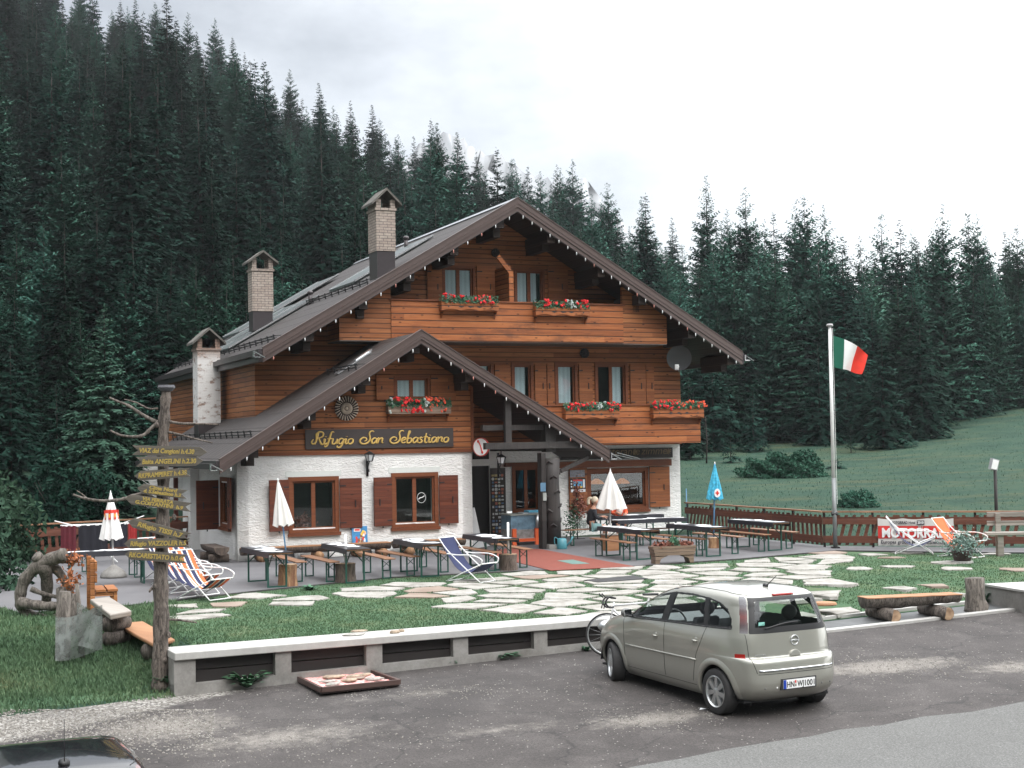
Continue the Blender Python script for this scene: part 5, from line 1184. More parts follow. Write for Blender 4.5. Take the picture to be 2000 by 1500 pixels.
def bench_mesh(root):
    MB().box((-.125, -1.1, .44), (.125, 1.1, .468)).build('seat', M['benchwood'], root, bevel=.006)
    for s in (-1, 1):
        y = s * .80; mb = MB()
        for x in (-.09, .09): mb.box((x - .014, y - .014, 0), (x + .014, y + .014, .437))
        mb.box((-.075, y - .012, 0), (.075, y + .012, .025)); mb.bar((-.08, y, .26), (.08, y, .40), .012, .012); mb.bar((.08, y + .014, .26), (-.08, y + .014, .40), .012, .012)
        mb.build('leg_frame', M['green'], root)
TG = 'folding beer tables on the terrace'; BG = 'folding beer benches on the terrace'
tabs = [((521, 1073), 0, 'beer table nearest the left house corner, behind the tilted white parasol'),
        ((675, 1066), 0, 'second beer table of the front row, in front of the ice cream board'),
        ((818, 1057), 0, 'third beer table of the front row, in front of the right porch window'),
        ((957, 1047), 0, 'fourth beer table of the front row, behind the bare white parasol pole by the entrance'),
        ((1226, 1031), 0, 'beer table right of the red carpet with a wind lifted paper at its front end'),
        ((1361, 1026), 0, 'beer table behind the wooden flower planter, right group'),
        ((1481, 1017), 0, 'beer table furthest to the right, next to the fence'),
        ((1266, 1013), 1, 'beer table lying crosswise, second row from the wall under the big window'),
        ((1224, 1006), 1, 'beer table closest to the wall under the big window, where the two people sit'),
        ((208, 1075), 1, 'beer table behind the signpost near the left fence, by the clothes rack')]
base_t = None
for i, ((px, py), o_, lab) in enumerate(tabs):
    p = G(px, py, .78); q = tob(p)
    rt = thing('beer_table', lab, 'table', (p.x, p.y, ZT_), YB + (PI / 2 if o_ else 0), TG); table_mesh(rt, 90 + i)
    if o_ == 0: rt.rotation_euler = (0, 0, YB + random.uniform(-.05, .05))
btab = [((564, 1092), 0, 'brown bench between the first and second front tables, the left one'),
        ((624, 1092), 0, 'bench left of the second front table'), ((735, 1086), 0, 'grey worn bench right of the second front table'),
        ((777, 1082), 0, 'bench left of the third front table'), ((846, 1076), 0, 'bench right of the third front table'),
        ((935, 1074), 0, 'bench left of the fourth front table, behind the blue deckchair'), ((998, 1068), 0, 'grey bench on the red carpet right of the fourth front table'),
        ((1196, 1056), 0, 'light orange bench in front of the table with the lifted paper'), ((1262, 1049), 0, 'bench behind the table with the lifted paper'),
        ((1333, 1049), 0, 'bench standing behind the wooden flower planter'), ((1402, 1045), 0, 'bench between the planter table and the table by the fence, left one'),
        ((1455, 1041), 0, 'reddish bench left of the table by the fence'), ((1508, 1036), 0, 'bench right of the table furthest to the right'),
        ((1300, 1032), 1, 'bench lying crosswise between the two rows under the big window'), ((1165, 1033), 1, 'bench against the wall side on which the woman sits'),
        ((172, 1083), 0, 'short seen bench near the left fence, left of the red and white parasol'), ((265, 1088), 0, 'bench behind the signpost, right of the red and white parasol')]
b0 = thing('beer_bench', btab[0][2], 'bench', (0, 0, 0), 0, BG); bench_mesh(b0)
for i, ((px, py), o_, lab) in enumerate(btab):
    p = G(px, py, .47); o = b0 if i == 0 else dup(b0, label=lab)
    o.location = (p.x, p.y, ZT_); o.rotation_euler = (0, 0, YB + (PI / 2 if o_ else 0) + random.uniform(-.04, .04))
    if i >= 15: o.scale = (1, .5, 1)
# people ------------------------------------------------
def skin_body(name, J, E_, mat, parent, sub=2):
    me = bpy.data.meshes.new(name); me.from_pydata([j[0] for j in J], E_, []); me.materials.append(mat); o = bpy.data.objects.new(name, me); col.objects.link(o); o.parent = parent; KIDS.setdefault(parent.name, []).append(o)
    md = o.modifiers.new('skin', 'SKIN'); md.use_smooth_shade = True
    for i, j in enumerate(J):
        sv = me.skin_vertices[0].data[i]; r = j[1]; sv.radius = r if isinstance(r, tuple) else (r, r)
    me.skin_vertices[0].data[0].use_root = True
    s = o.modifiers.new('sub', 'SUBSURF'); s.levels = sub; s.render_levels = sub; return o
def hand(J, E_, wi, w_, d, side):
    "palm, four fingers and thumb rooted at wrist index wi"
    w_ = Vector(w_); d = Vector(d).normalized(); up = Vector((0, 0, 1)); sd_ = d.cross(up).normalized()
    J.append((tuple(w_ + d * .045), (.034, .016))); pi_ = len(J) - 1; E_.append((wi, pi_))
    for k, (o_, L_) in enumerate(((-.03, .062), (-.011, .072), (.009, .068), (.027, .054))):
        a = w_ + d * .085 + sd_ * o_; b = a + d * L_ * .55 - up * .008; c = b + d * L_ * .4 - up * .02
        n = len(J); J += [(tuple(a), .010), (tuple(b), .009), (tuple(c), .007)]; E_ += [(pi_, n), (n, n + 1), (n + 1, n + 2)]
    a = w_ + d * .03 + sd_ * (-.035 * side) - up * .005; b = a + d * .035 - sd_ * .018 * side; n = len(J); J += [(tuple(a), .012), (tuple(b), .009)]; E_ += [(pi_, n), (n, n + 1)]
def sitting_person(label, loc, rz, top, hairm, shorts, shirt_c=None, ponytail=False):
    pr = thing('person', label, 'person', loc, rz)
    # facing +x, seat height .47 ; one continuous body
    J = [((0, 0, .56), .125), ((.02, 0, .74), (.12, .145)), ((.05, 0, .92), (.12, .165)), ((.075, 0, 1.03), (.075, .12)), ((.10, 0, 1.10), .052), ((.125, 0, 1.17), .055)]
    E_ = [(0, 1), (1, 2), (2, 3), (3, 4), (4, 5)]
    def ad(p, r, k): J.append((p, r)); E_.append((k, len(J) - 1)); return len(J) - 1
    for s in (-1, 1):
        a = ad((.07, s * .17, 1.0), .055, 2); b = ad((.12, s * .21, .80), .043, a); c = ad((.36, s * .13, .80 if s > 0 else .84), .032, b); hand(J, E_, c, J[c][0], (1, -s * .4, -.05), s)
        h = ad((.06, s * .09, .54), .095, 0); k = ad((.44, s * .12, .55), .065, h); f_ = ad((.40, s * .13, .25), .05, k); an = ad((.38, s * .13, .07), .035, f_); ad((.54, s * .14, .035), (.035, .028), an)
    skin_body('body', J, E_, M['skin'], pr, 1)
    hd = MB(); hd.ball((.15, 0, 1.28), (.095, .078, .118), 16, 12); hd.prism([(-.012, 1.25), (0, 1.29), (.012, 1.25)], 0, .235, .262); hd.ball((.15, .079, 1.27), (.02, .012, .03), 8, 5); hd.ball((.15, -.079, 1.27), (.02, .012, .03), 8, 5)
    hd.ball((.13, 0, 1.19), (.05, .05, .07), 10, 6); hd.ball((.232, 0, 1.215), (.012, .025, .007), 8, 5); hd.build('head', M['skin'], pr, True)
    ey = MB(); [ey.ball((.236, s * .03, 1.292), (.01, .012, .007), 8, 5) for s in (-1, 1)]; ey.build('eyes', M['black'], pr, True)
    hr = MB(); hr.ball((.128, 0, 1.315), (.105, .09, .105), 16, 10)
    if ponytail: hr.tube(smooth_path([(.04, 0, 1.36), (-.03, 0, 1.36), (-.06, 0, 1.28), (-.05, 0, 1.18)]), [.04] + [.045] * 17 + [.02], 8)
    else: hr.ball((.11, 0, 1.27), (.095, .085, .1), 14, 8)
    hr.build('hair', hairm, pr, True)
    S = [((0, 0, .57), (.145, .165)), ((.02, 0, .74), (.14, .16)), ((.05, 0, .92), (.14, .185)), ((.075, 0, 1.04), (.09, .14))]; SE = [(0, 1), (1, 2), (2, 3)]
    for s in (-1, 1): S += [((.07, s * .18, 1.0), .072), ((.12, s * .215, .80), .058), ((.33, s * .14, .81), .046)]; n = len(S); SE += [(2, n - 3), (n - 3, n - 2), (n - 2, n - 1)]
    skin_body('shirt', S, SE, top, pr, 1)
    T = [((0, 0, .54), (.14, .14))]; TE_ = []
    for s in (-1, 1): T += [((.08, s * .095, .545), .108), ((.33, s * .115, .555), .09)]; n = len(T); TE_ += [(0, n - 2), (n - 2, n - 1)]
    skin_body('shorts', T, TE_, shorts, pr, 1)
    return pr
p = G(1154, 1034, .47); sitting_person('woman with ash blond ponytail, black sweater and pale shorts sitting at a terrace table', (p.x, p.y, 0), .15, M['cloth_black'], M['hair'], simple('pale teal shorts', (.16, .27, .27), .9), ponytail=True)
p = G(1212, 1000, .9); sitting_person('person in white and orange behind the table, half hidden by the parasol', (p.x - .05, p.y + .3, .05), -PI / 2 + .2, simple('orange and white shirt', (.62, .10, .04), .9, var=0), simple('brown hair', (.10, .05, .03), .7), M['navy'])
o_ = col.objects[-1]; b_ = MB(); b_.ball((.12, 0, .90), (.13, .11, .17), 12, 8); b_.build('shirt_front', M['whitecloth'], bpy.data.objects['person.001'], True)
# stumps ------------------------------------------------
def stump(label, px, py, r, h, mat, z=ZT_, name='tree_stump', cat='stump', group=None, tilt=0):
    p = G(px, py, z); t_ = thing(name, label, cat, (p.x, p.y, z), random.uniform(0, 3), group)
    mb = MB(); mb.tube([(0, 0, 0), (0, 0, h * .1), (.01, 0, h * .5), (0, 0, h * .96), (0, 0, h)], [r * 1.08, r * 1.03, r * .97, r, r * .98], 26, .035, False); mb.build('trunk', mat, t_, True)
    MB().lathe([(r * .96, h - .012), (r * .95, h + .003)], 26).build('cut_face', M['endgrain'], t_); return t_
s1 = stump('peeled orange brown stump holding the tilted white parasol', 562, 1144, .20, .46, M['cutwood'])
s2 = stump('bark covered stump holding the bare white pole in front of the second table', 675, 1136, .225, .40, M['bark2'])
s3_ = stump('grey stump holding the hooked white pole near the red carpet', 993, 1113, .215, .37, M['bark2'])
def folded_parasol(label, base, top, z_can, Lc, rc, mat, polemat, seed=0, name='parasol', bands=None, split=None, rp=.017):
    base = Vector(base); top = Vector(top); d = (top - base); H_ = d.length; t_ = thing(name, label, 'parasol', base)
    q = Vector((0, 0, 1)).rotation_difference(d.normalized()); t_.rotation_mode = 'QUATERNION'; t_.rotation_quaternion = q
    MB().tube([(0, 0, 0), (0, 0, H_)], rp, 10).build('pole', polemat, t_, True)
    if Lc:
        n = 48; prof = []; k = 14
        for i in range(k + 1):
            f_ = i / k; prof.append((.012 + rc * (f_ ** .85) * (1 - .0 * f_), H_ - Lc * f_))
        def canopy(a, b, mm, nm, ext=0):
            Vv = []; 
            for i in range(a, b + 1):
                r0, z0 = prof[i]; f_ = i / k
                for j in range(n):
                    an = 2 * PI * j / n; rr = (r0 + ext) * (1 + (.22 * math.cos(an * 8 + seed) + .1 * math.sin(an * 3 + seed)) * min(1, f_ * 1.6)); zz = z0 + (.03 * math.cos(an * 8 + seed) if i == k else 0)
                    Vv.append((rr * math.cos(an), rr * math.sin(an), zz))
            mb = MB(); mb.add(Vv, [(i * n + j, (i + 1) * n + j, (i + 1) * n + (j + 1) % n, i * n + (j + 1) % n) for i in range(b - a) for j in range(n)]); return mb.build(nm, mm, t_, True)
        canopy(0, k, mat, 'canopy')
        if bands:
            for (a, b, mm) in bands: canopy(a, b, mm, 'printed_band', .004)
        MB().tube([(0, 0, H_ - .02), (0, 0, H_ + .06)], [.02, .008], 8).build('finial', M['white'], t_, True)
    return t_
def P3(px, py, y): return D(px, py, y)
g1 = G(562, 1144, 0); folded_parasol('closed white parasol leaning left on a blue pole before the left porch window', (g1.x, g1.y, .40), P3(543, 939, g1.y + .05), 0, .98, .19, M['whitecloth'], M['blue'], 1)
g2 = G(675, 1136, 0); folded_parasol('bare white parasol pole standing in the bark covered stump', (g2.x, g2.y, .35), P3(675, 1043, g2.y), 0, 0, 0, None, M['white'], name='parasol_pole', rp=.022)
g3 = G(993, 1113, 0); pp = folded_parasol('white parasol pole with a small hook at its top by the red carpet', (g3.x, g3.y, .32), P3(992, 1020, g3.y), 0, 0, 0, None, M['white'], name='parasol_pole', rp=.028)
MB().box((-.02, -.02, 1.02), (.10, .02, 1.06)).build('hook', M['white'], pp)
g4 = G(1192, 1075, ZT_); folded_parasol('closed white parasol with a red edge standing among the right hand tables', (g4.x, g4.y, .1), P3(1192, 919, g4.y), 0, 1.05, .35, M['whitecloth'], M['white'], 2, bands=None, rp=.02)
cb_ = thing('wooden_crate', 'brown wooden box serving as base of the white parasol between the right tables', 'crate', (g4.x, g4.y, ZT_), YB); MB().box((-.18, -.18, 0), (.18, .18, .42)).build('box', M['slab_wood'], cb_); MB().box((-.2, -.2, .421), (.2, .2, .45)).build('lid', M['greywood'], cb_)
g5 = G(1394, 1068, ZT_); 
folded_parasol('closed light blue parasol with a white badge in front of the fence', (g5.x, g5.y, .1), P3(1396, 906, g5.y), 0, .98, .19, simple('turquoise printed cloth', (.045, .34, .50), .8, var=.45, sc=16), M['blue'], 3, rp=.022)
pb = bpy.data.objects[[o.name for o in bpy.data.objects if o.name.startswith('parasol') and 'light blue' in str(o.get('label', ''))][0]]
hb = (P3(1396, 906, g5.y) - Vector((g5.x, g5.y, .1))).length
MB().prism([(.05 + .085 * math.cos(a * PI / 10), hb - .80 + .12 * math.sin(a * PI / 10)) for a in range(20)], 1, -.232, -.225).build('badge', M['white'], pb)
MB().box((.03, -.235, hb - .86), (.07, -.2325, hb - .74)).box((-.0, -.2355, hb - .82), (.10, -.233, hb - .78)).build('badge_cross', M['red'], pb)
stump('stump under the table by the blue parasol', 1396, 1070, .17, .28, M['cutwood'])
g6 = G(222, 1128, ZT_); folded_parasol('closed white parasol with red and yellow print near the left fence', (g6.x, g6.y, .15), P3(216, 963, g6.y), 0, 1.08, .22, simple('white printed cloth', (.74, .72, .70), .8), M['white'], 4, bands=((5, 6, M['red']), (8, 8, M['red'])) , rp=.022)
pb = [o for o in bpy.data.objects if 'red and yellow print' in str(o.get('label', ''))][0]
for i in range(8):
    a = i * PI / 4 - PI / 2; f_ = .48; rr = .012 + .22 * f_ ** .85 + .035; mb = MB(); hh = (P3(216, 963, g6.y) - Vector((g6.x, g6.y, .15))).length
    c = (rr * math.cos(a), rr * math.sin(a), hh - 1.08 * f_); e = Vector((-math.sin(a), math.cos(a), 0)) * .03; u_ = Vector((0, 0, .12)); cc = Vector(c)
    mb.quad(cc - e * .7 + u_, cc + e * .7 + u_, cc + e - u_ * .8, cc - e - u_ * .8); mb.build('printed_patch', M['red'], pb); mb = MB(); dd = Vector((math.cos(a), math.sin(a), 0)) * .004
    mb.quad(cc - e * .5 + u_ * .3 + dd, cc + e * .5 + u_ * .3 + dd, cc + e * .5 - u_ * .4 + dd, cc - e * .5 - u_ * .4 + dd); mb.build('printed_patch', simple('yellow print', (.8, .45, .04), .7), pb)
bs = thing('concrete_weight', 'round concrete foot of the red and white parasol', 'weight', (g6.x, g6.y, ZT_)); MB().lathe([(.30, 0), (.31, .05), (.24, .16), (.08, .27), (.05, .30)], 24).build('foot', M['concrete'], bs, True)
g7 = G(1342, 1032, ZT_); folded_parasol('short blue pole standing at the house corner beside the fence', (g7.x, g7.y, 0), (g7.x, g7.y, 1.35), 0, 0, 0, None, M['blue'], name='parasol_pole')
# deckchairs ------------------------------------------------
def deckchair(label, loc, rz, cloth, stripes=None, back=.9, group=None, armrest=True, scale=1):
    "tubular deckchair: the sitter looks along +x; back leans to -x"
    t_ = thing('deckchair', label, 'deckchair', loc, rz, group); w_ = .27; r = .0125
    A = (-.62, .95); B = (.50, .02)       # back rail top -> front foot
    Cq = (.55, .42); Dq = (-.42, .02)     # seat front -> rear foot
    mb = MB()
    for s in (-1, 1):
        y = s * w_; mb.tube(smooth_path([(A[0], y, A[1]), (-.40, y, .70), (-.02, y, .40), (B[0], y, B[1])]), r, 7); mb.tube([(Cq[0], y * 1.08, Cq[1]), (0, y * 1.08, .20), (Dq[0], y * 1.08, Dq[1])], r, 7)
        if armrest: mb.tube(smooth_path([(-.38, y * 1.12, .62), (-.1, y * 1.12, .60), (.32, y * 1.12, .60), (.56, y * 1.12, .52), (Cq[0], y * 1.1, Cq[1])]), r, 7)
    for (x, z, k) in ((A[0], A[1], 1), (B[0], B[1], 1), (Cq[0], Cq[1], 1.08), (Dq[0], Dq[1], 1.08)): mb.tube([(x, -w_ * k, z), (x, w_ * k, z)], r, 7)
    mb.build('frame', M['white'], t_, True)
    path = smooth_path([(A[0], 0, A[1]), (-.42, 0, .62), (-.14, 0, .30), (.16, 0, .21), (.42, 0, .33), (Cq[0], 0, Cq[1])], 5)
    for (y0, y1, mm) in (stripes or ((-w_ + .015, w_ - .015, cloth),)):
        mb = MB(); n = len(path)
        for dz in (0, .006): mb.add([(p.x, y, p.z + dz) for p in path for y in (y0, y1)], [(2 * i, 2 * i + 1, 2 * i + 3, 2 * i + 2) for i in range(n - 1)])
        mb.build('fabric' if not stripes else 'fabric_stripe', mm, t_, True)
    return t_
p = G(917, 1136, 0); deckchair('navy blue deckchair with white tube frame at the terrace edge facing right', (p.x, p.y, .0), -.62, M['navy'])
SW = M['whitecloth']
ST = []
pat = (M['navy'], SW, M['orange'], SW, M['navy'], SW, M['orange'], SW, M['navy'])
q_ = -.255
for i, mm in enumerate((M['navy'], SW, M['orange'], SW, M['navy'], SW, M['orange'])): d_ = .035 if mm is SW else .10; ST.append((q_, q_ + d_ - .001, mm)); q_ += d_
labs = ('frontmost orange, navy and white striped deckchair of the stack behind the signpost', 'second striped deckchair of the stack behind the signpost, counted from the front', 'middle striped deckchair of the stack behind the signpost', 'fourth striped deckchair of the stack, counted from the front', 'rearmost striped deckchair of the stack, nearest to the house wall')
d0 = None
for i in range(5):
    p = G(396 - i * 19, 1172 - i * 9, 0)
    if d0 is None: d0 = deckchair(labs[0], (0, 0, 0), 0, None, ST, group='striped deckchairs stacked together')
    o = d0 if i == 0 else dup(d0, label=labs[i])
    o.location = (p.x, p.y, ZT_); o.rotation_euler = (0, 0, 2.62); o.rotation_euler = (0, 0, -.35 + PI * 0 + .1 * (i % 2)); o.rotation_euler[2] = -.62 - .03 * i
p = G(1876, 1088, 0); deckchair('orange deckchair with white frame on the lawn in front of the banner', (p.x, p.y, 0), -.85, M['orange'])
p = G(1782, 1082, 0); deckchair('white framed deckchair with sagging blue cloth seen from the side before the banner', (p.x, p.y, 0), -.26, M['navy'])
# ice cream board
r = rect(689, 1028, 719, 1065, -.15); ib = thing('ice_cream_board', 'blue and colourful ice cream price board leaning on the white wall between the porch windows', 'poster', W(r[0], -.10, r[2]), YB, rot=(math.radians(-6), 0, YB))
w_, h_ = r[1] - r[0], r[3] - r[2]; MB().box((0, -.02, 0), (w_, 0, h_)).build('board', simple('poster blue', (.05, .22, .45), .4, var=.3, sc=12), ib)
Rb = random.Random(4); cols_ = [simple('print ' + n_, c, .4, var=0) for n_, c in (('red', (.6, .05, .04)), ('white', (.75, .75, .75)), ('cream', (.7, .5, .3)), ('yellow', (.75, .5, .08)), ('brown', (.25, .1, .05)))]
for i in range(20): x, z = Rb.uniform(.05, w_ - .05), Rb.uniform(.05, h_ - .06); MB().prism([(x + Rb.uniform(.02, .05) * math.cos(k), z + Rb.uniform(.03, .07) * math.sin(k)) for k in [j * PI / 3 for j in range(6)]], 1, -.0225 - i * .0004, -.021).build('printed_picture', cols_[i % 5], ib)
MB().box((.05, -.0325, h_ * .72), (w_ * .55, -.031, h_ * .9)).build('printed_picture', cols_[1], ib); MB().box((.07, -.034, h_ * .76), (w_ * .5, -.0328, h_ * .86)).build('printed_picture', cols_[0], ib)
# poster and menu on the shutter of the big window
r = rect(1113, 918, 1142, 932, 3.3); bz = thing('beer_board', 'small pale board with faded lettering at the top of the shutter beside the big window', 'sign', W(r[0], 3.315, r[2]), YB)
MB().box((0, -.015, 0), (r[1] - r[0], 0, r[3] - r[2])).build('board', simple('grey board', (.20, .20, .22), .6, var=.4, sc=20), bz); 
r = rect(1114, 934, 1144, 961, 3.3); mn = thing('menu_poster', 'framed menu poster with blue and yellow fields hanging on the shutter beside the big window', 'poster', W(r[0], 3.315, r[2]), YB); w_, h_ = r[1] - r[0], r[3] - r[2]
MB().box((0, -.012, h_ * .22), (w_, 0, h_)).build('frame', M['black'], mn); MB().box((w_ * .18, -.016, h_ * .3), (w_ * .78, -.0125, h_ * .42)).build('yellow_field', cols_[3], mn); MB().box((w_ * .18, -.016, h_ * .422), (w_ * .78, -.0125, h_ * .78)).build('blue_field', simple('print blue', (.10, .36, .58), .5), mn); MB().box((w_ * .18, -.016, h_ * .782), (w_ * .78, -.0125, h_ * .9)).build('red_field', cols_[0], mn)
MB().box((w_ * .82, -.016, h_ * .3), (w_ * .95, -.0125, h_ * .9)).box((.02, -.012, 0), (w_ * .98, -.004, h_ * .2)).box((w_ * .03, -.016, h_ * .35), (w_ * .12, -.0125, h_ * .45)).box((w_ * .03, -.016, h_ * .55), (w_ * .12, -.0125, h_ * .65)).box((w_ * .03, -.016, h_ * .75), (w_ * .12, -.0125, h_ * .85)).build('paper_strip', M['paper'], mn)
# window sticker in the right porch pane
p = F(823, 972, .05); sk = thing('window_sticker', 'round white sticker on the right pane of the right porch window', 'sticker', W(p.x, .045, p.z), YB)
mb = MB(); mb.tube([(.125 * math.cos(a * PI / 16), 0, .14 * math.sin(a * PI / 16)) for a in range(33)], .006, 5); mb.tube(smooth_path([(-.09, 0, -.04), (-.03, 0, .0), (.02, 0, .01), (.09, 0, .05)]), .012, 5); mb.build('ring', M['white'], sk)
p = F(592, 1010, .2); ob = thing('dried_flowers', 'dark dried bouquet lying behind the left pane of the left porch window', 'plant', W(p.x, .2, WL[2] + .15), YB); nr = np.random.default_rng(3); k = 260; P = nr.normal(size=(k, 3)) * np.array((.12, .05, .09)) + np.array((0, 0, .14)); A = nr.normal(size=(k, 3)) * .03; B = nr.normal(size=(k, 3)) * .025
npmesh('foliage', np.stack([P - A, P + B, P + A, P - B], 1).reshape(-1, 3), np.arange(4 * k).reshape(-1, 4), M['dryleaf'], ob)
# interior lamps glowing faintly behind the big window
lampm = NT('warm lamp shade'); lampm.col((.6, .2, .05)); lampm.b.inputs['Emission Color'].default_value = (1, .32, .07, 1); lampm.b.inputs['Emission Strength'].default_value = .35
for i, (px, py, lab) in enumerate(((1165, 938, 'left one of the orange lamp shades glowing behind the big window'), (1215, 937, 'right one of the orange lamp shades glowing behind the big window'))):
    p = F(px, py, 4.4); lp = thing('pendant_lamp', lab, 'lamp', W(p.x, 4.4, p.z), YB); MB().lathe([(.26, -.12), (.20, -.04), (.06, .05)], 16).build('lamp_shade', lampm.m, lp, True); MB().tube([(0, 0, .04), (0, 0, .5)], .01, 6).build('cord', M['black'], lp)
# foosball table at the entrance
p = G(1028, 1068, ZT_); q = tob(p); fb = thing('game_table', 'blue game table with orange legs and steel tubes beside the carved post, papers on top', 'game table', W(F(1030, 1030, 1.2).x, 1.2, ZT_), YB)
MB().box((-.68, -.36, .45), (.68, .36, .86)).build('cabinet', simple('pale blue print', (.16, .26, .34), .4, var=.35, sc=7), fb); MB().box((-.72, -.40, .862), (.72, .40, .90)).build('top', simple('grey top', (.30, .31, .28), .4), fb)
MB().box((-.69, -.362, .20), (.69, .362, .448)).build('lower_panel', simple('grey printed panel', (.28, .27, .26), .5, var=.4, sc=9), fb)
for x in (-.6, .12): MB().box((x - .06, -.44, 0), (x + .06, -.365, .48)).build('leg', M['orange'], fb)
MB().box((-.6, -.43, .10), (.7, -.37, .19)).build('rail', M['orange'], fb); MB().tube([(.12, -.43, .48), (.12, -.43, .87)], .05, 10).build('steel_tube', M['alloy'], fb, True)
MB().box((-.25, -.3, .902), (.5, .1, .93)).build('papers', M['paper'], fb); MB().box((-.1, -.34, .931), (.3, .0, .99)).build('cloth', simple('light blue cloth', (.12, .42, .60), .8), fb)
p = F(1065, 950, -.7); MB().box((-.12, 0, -.13), (.12, .02, .13)); 
nb = thing('notice', 'small blue notice and pale meter box on the wooden post by the entrance', 'sign', W(pu - .30, -1.01, 1.45), YB); MB().box((-.1, -.01, .18), (.06, 0, .42)).build('blue_notice', simple('blue notice', (.10, .2, .3), .5), nb); MB().box((-.03, -.03, -.08), (.07, 0, .14)).build('box', simple('pale box', (.32, .34, .32), .5), nb)
# watering can
p = G(1084, 1068, .02); wc = thing('watering_can', 'small teal watering can at the foot of the carved post', 'watering can', W(pu + .12, -1.25, ZT_)); MB().lathe([(.13, 0), (.14, .02), (.13, .28), (.09, .30)], 14).build('body', simple('teal enamel', (.06, .22, .26), .4), wc, True); MB().tube([(.12, 0, .08), (.24, 0, .2), (.3, 0, .34)], [.025, .02, .03], 8).tube(smooth_path([(-.1, 0, .28), (-.2, 0, .32), (-.2, 0, .15), (-.12, 0, .08)]), .012, 6).build('spout', simple('teal enamel spout', (.06, .22, .26), .4), wc, True)
# grey leaning board by the door
p = F(928, 1035, .9); lb = thing('leaning_board', 'grey panel leaning against the corner beside the entrance door', 'board', W(6.75, .3, ZT_), YB, rot=(0, math.radians(-7), YB)); mb = MB(); mb.prism([(0, 0), (.55, 0), (.30, .2), (.22, 1.15), (0, 1.15)], 1, -.02, .02); mb.build('panel', simple('grey panel', (.34, .35, .35), .6), lb)
# red carpet
cq = [G(px, py, ZT_) for px, py in ((1076, 1115), (1240, 1107), (1130, 1087), (1060, 1074), (1005, 1070), (930, 1080))]
carpet = thing('red_carpet', 'red outdoor carpet with a teal rectangle leading to the entrance', 'carpet', (0, 0, 0)); mb = MB(); mb.prism([(p.x, p.y) for p in cq], 2, ZT_ + .002, ZT_ + .012); mb.build('pile', simple('brick red carpet', (.17, .040, .025), .95, var=.15, sc=14, bump=.3, bsc=120), carpet)
cq = [G(px, py, ZT_) for px, py in ((1118, 1103), (1152, 1102), (1119, 1094), (1088, 1096))]; mb = MB(); mb.prism([(p.x, p.y) for p in cq], 2, ZT_ + .0125, ZT_ + .016); mb.build('inset', simple('teal inset', (.10, .17, .15), .9), carpet)
# steel grate slab in the path
cq = [G(px, py, .04) for px, py in ((1140, 1133), (1168, 1137), (1265, 1130), (1238, 1124))]; gr_ = thing('doormat_grate', 'dark metal grate set in the flagstones before the carpet', 'grate', (0, 0, 0)); mb = MB(); mb.prism([(p.x, p.y) for p in cq], 2, .03, .045); mb.build('grate', simple('dark grate', (.05, .05, .052), .6, .5), gr_)
# log benches along the porch wall
for i, (x0, x1, y, lab) in enumerate(((470, 655, 1092, 'split log bench against the white wall under the left window'), (680, 760, 1083, 'split log bench against the white wall behind the second table'), (768, 905, 1068, 'split log bench against the white wall under the right window'))):
    a = F(x0, y, -.35).x; b = F(x1, y, -.35).x; t_ = thing('log_bench', lab, 'log bench', W(a, -.38, ZT_), YB, 'log benches along the white wall'); L_ = b - a
    mb = MB(); n = 10; pr = [(.2 * math.cos(PI + PI * k / n), .34 + .17 * math.sin(PI + PI * k / n)) for k in range(n + 1)]; mb.prism([(q[0], q[1]) for q in pr], 0, 0, L_); mb.build('half_log', M['bark2'], t_)
    MB().box((.01, -.19, .342), (L_ - .01, .19, .362)).build('seat', M['slab_wood'], t_)
    for f_ in (.2, .8): MB().tube([(L_ * f_, -.3, .10), (L_ * f_, .25, .10)], .105, 14).build('support_log', M['cutwood'], t_, True)
t_ = thing('log_bench', 'dark log bench behind the striped deckchairs at the side wall', 'log bench', W(-.5, .9, ZT_), YB + PI / 2); MB().prism([(.2 * math.cos(PI + PI * k / 10), .40 + .2 * math.sin(PI + PI * k / 10)) for k in range(11)], 0, -1.3, .5).build('half_log', M['bark2'], t_); MB().tube([(.2, -.25, .1), (.2, .25, .1)], .12, 12).tube([(-.9, -.25, .1), (-.9, .25, .1)], .12, 12).build('support_log', M['bark2'], t_, True)
# wooden planter
p = G(1314, 1100, ZT_); wp = thing('flower_planter', 'long grey wooden planter on scalloped feet with dried plants at the terrace edge', 'planter', (p.x, p.y + .05, ZT_), YB - .12)
mb = MB()
for i in range(3): mb.box((-.56 + .02 * (2 - i), -.17, .20 + i * .075), (.56 - .02 * (2 - i), .17, .27 + i * .075))
mb.build('trough', M['planter'], wp)
for s in (-1, 1): MB().prism([(s * .18, .195), (s * .5, .195), (s * .5, 0), (s * .40, 0), (s * .36, .12)][::s], 1, -.15, .15).build('foot', M['planter'], wp)
nr = np.random.default_rng(9)
for nm, c, e, k, mt in (('dry_foliage', (-.22, 0, .44), (.20, .1, .06), 420, 'dryleaf'), ('dry_foliage', (.33, 0, .44), (.15, .1, .06), 320, 'dryleaf'), ('foliage', (.06, 0, .48), (.1, .08, .10), 420, 'weed')):
    P = nr.normal(size=(k, 3)) * np.array(e) * .6 + np.array(c); A = nr.normal(size=(k, 3)) * .02; B = nr.normal(size=(k, 3)) * .018
    npmesh(nm, np.stack([P - A, P + B, P + A, P - B], 1).reshape(-1, 3), np.arange(4 * k).reshape(-1, 4), M[mt], wp)
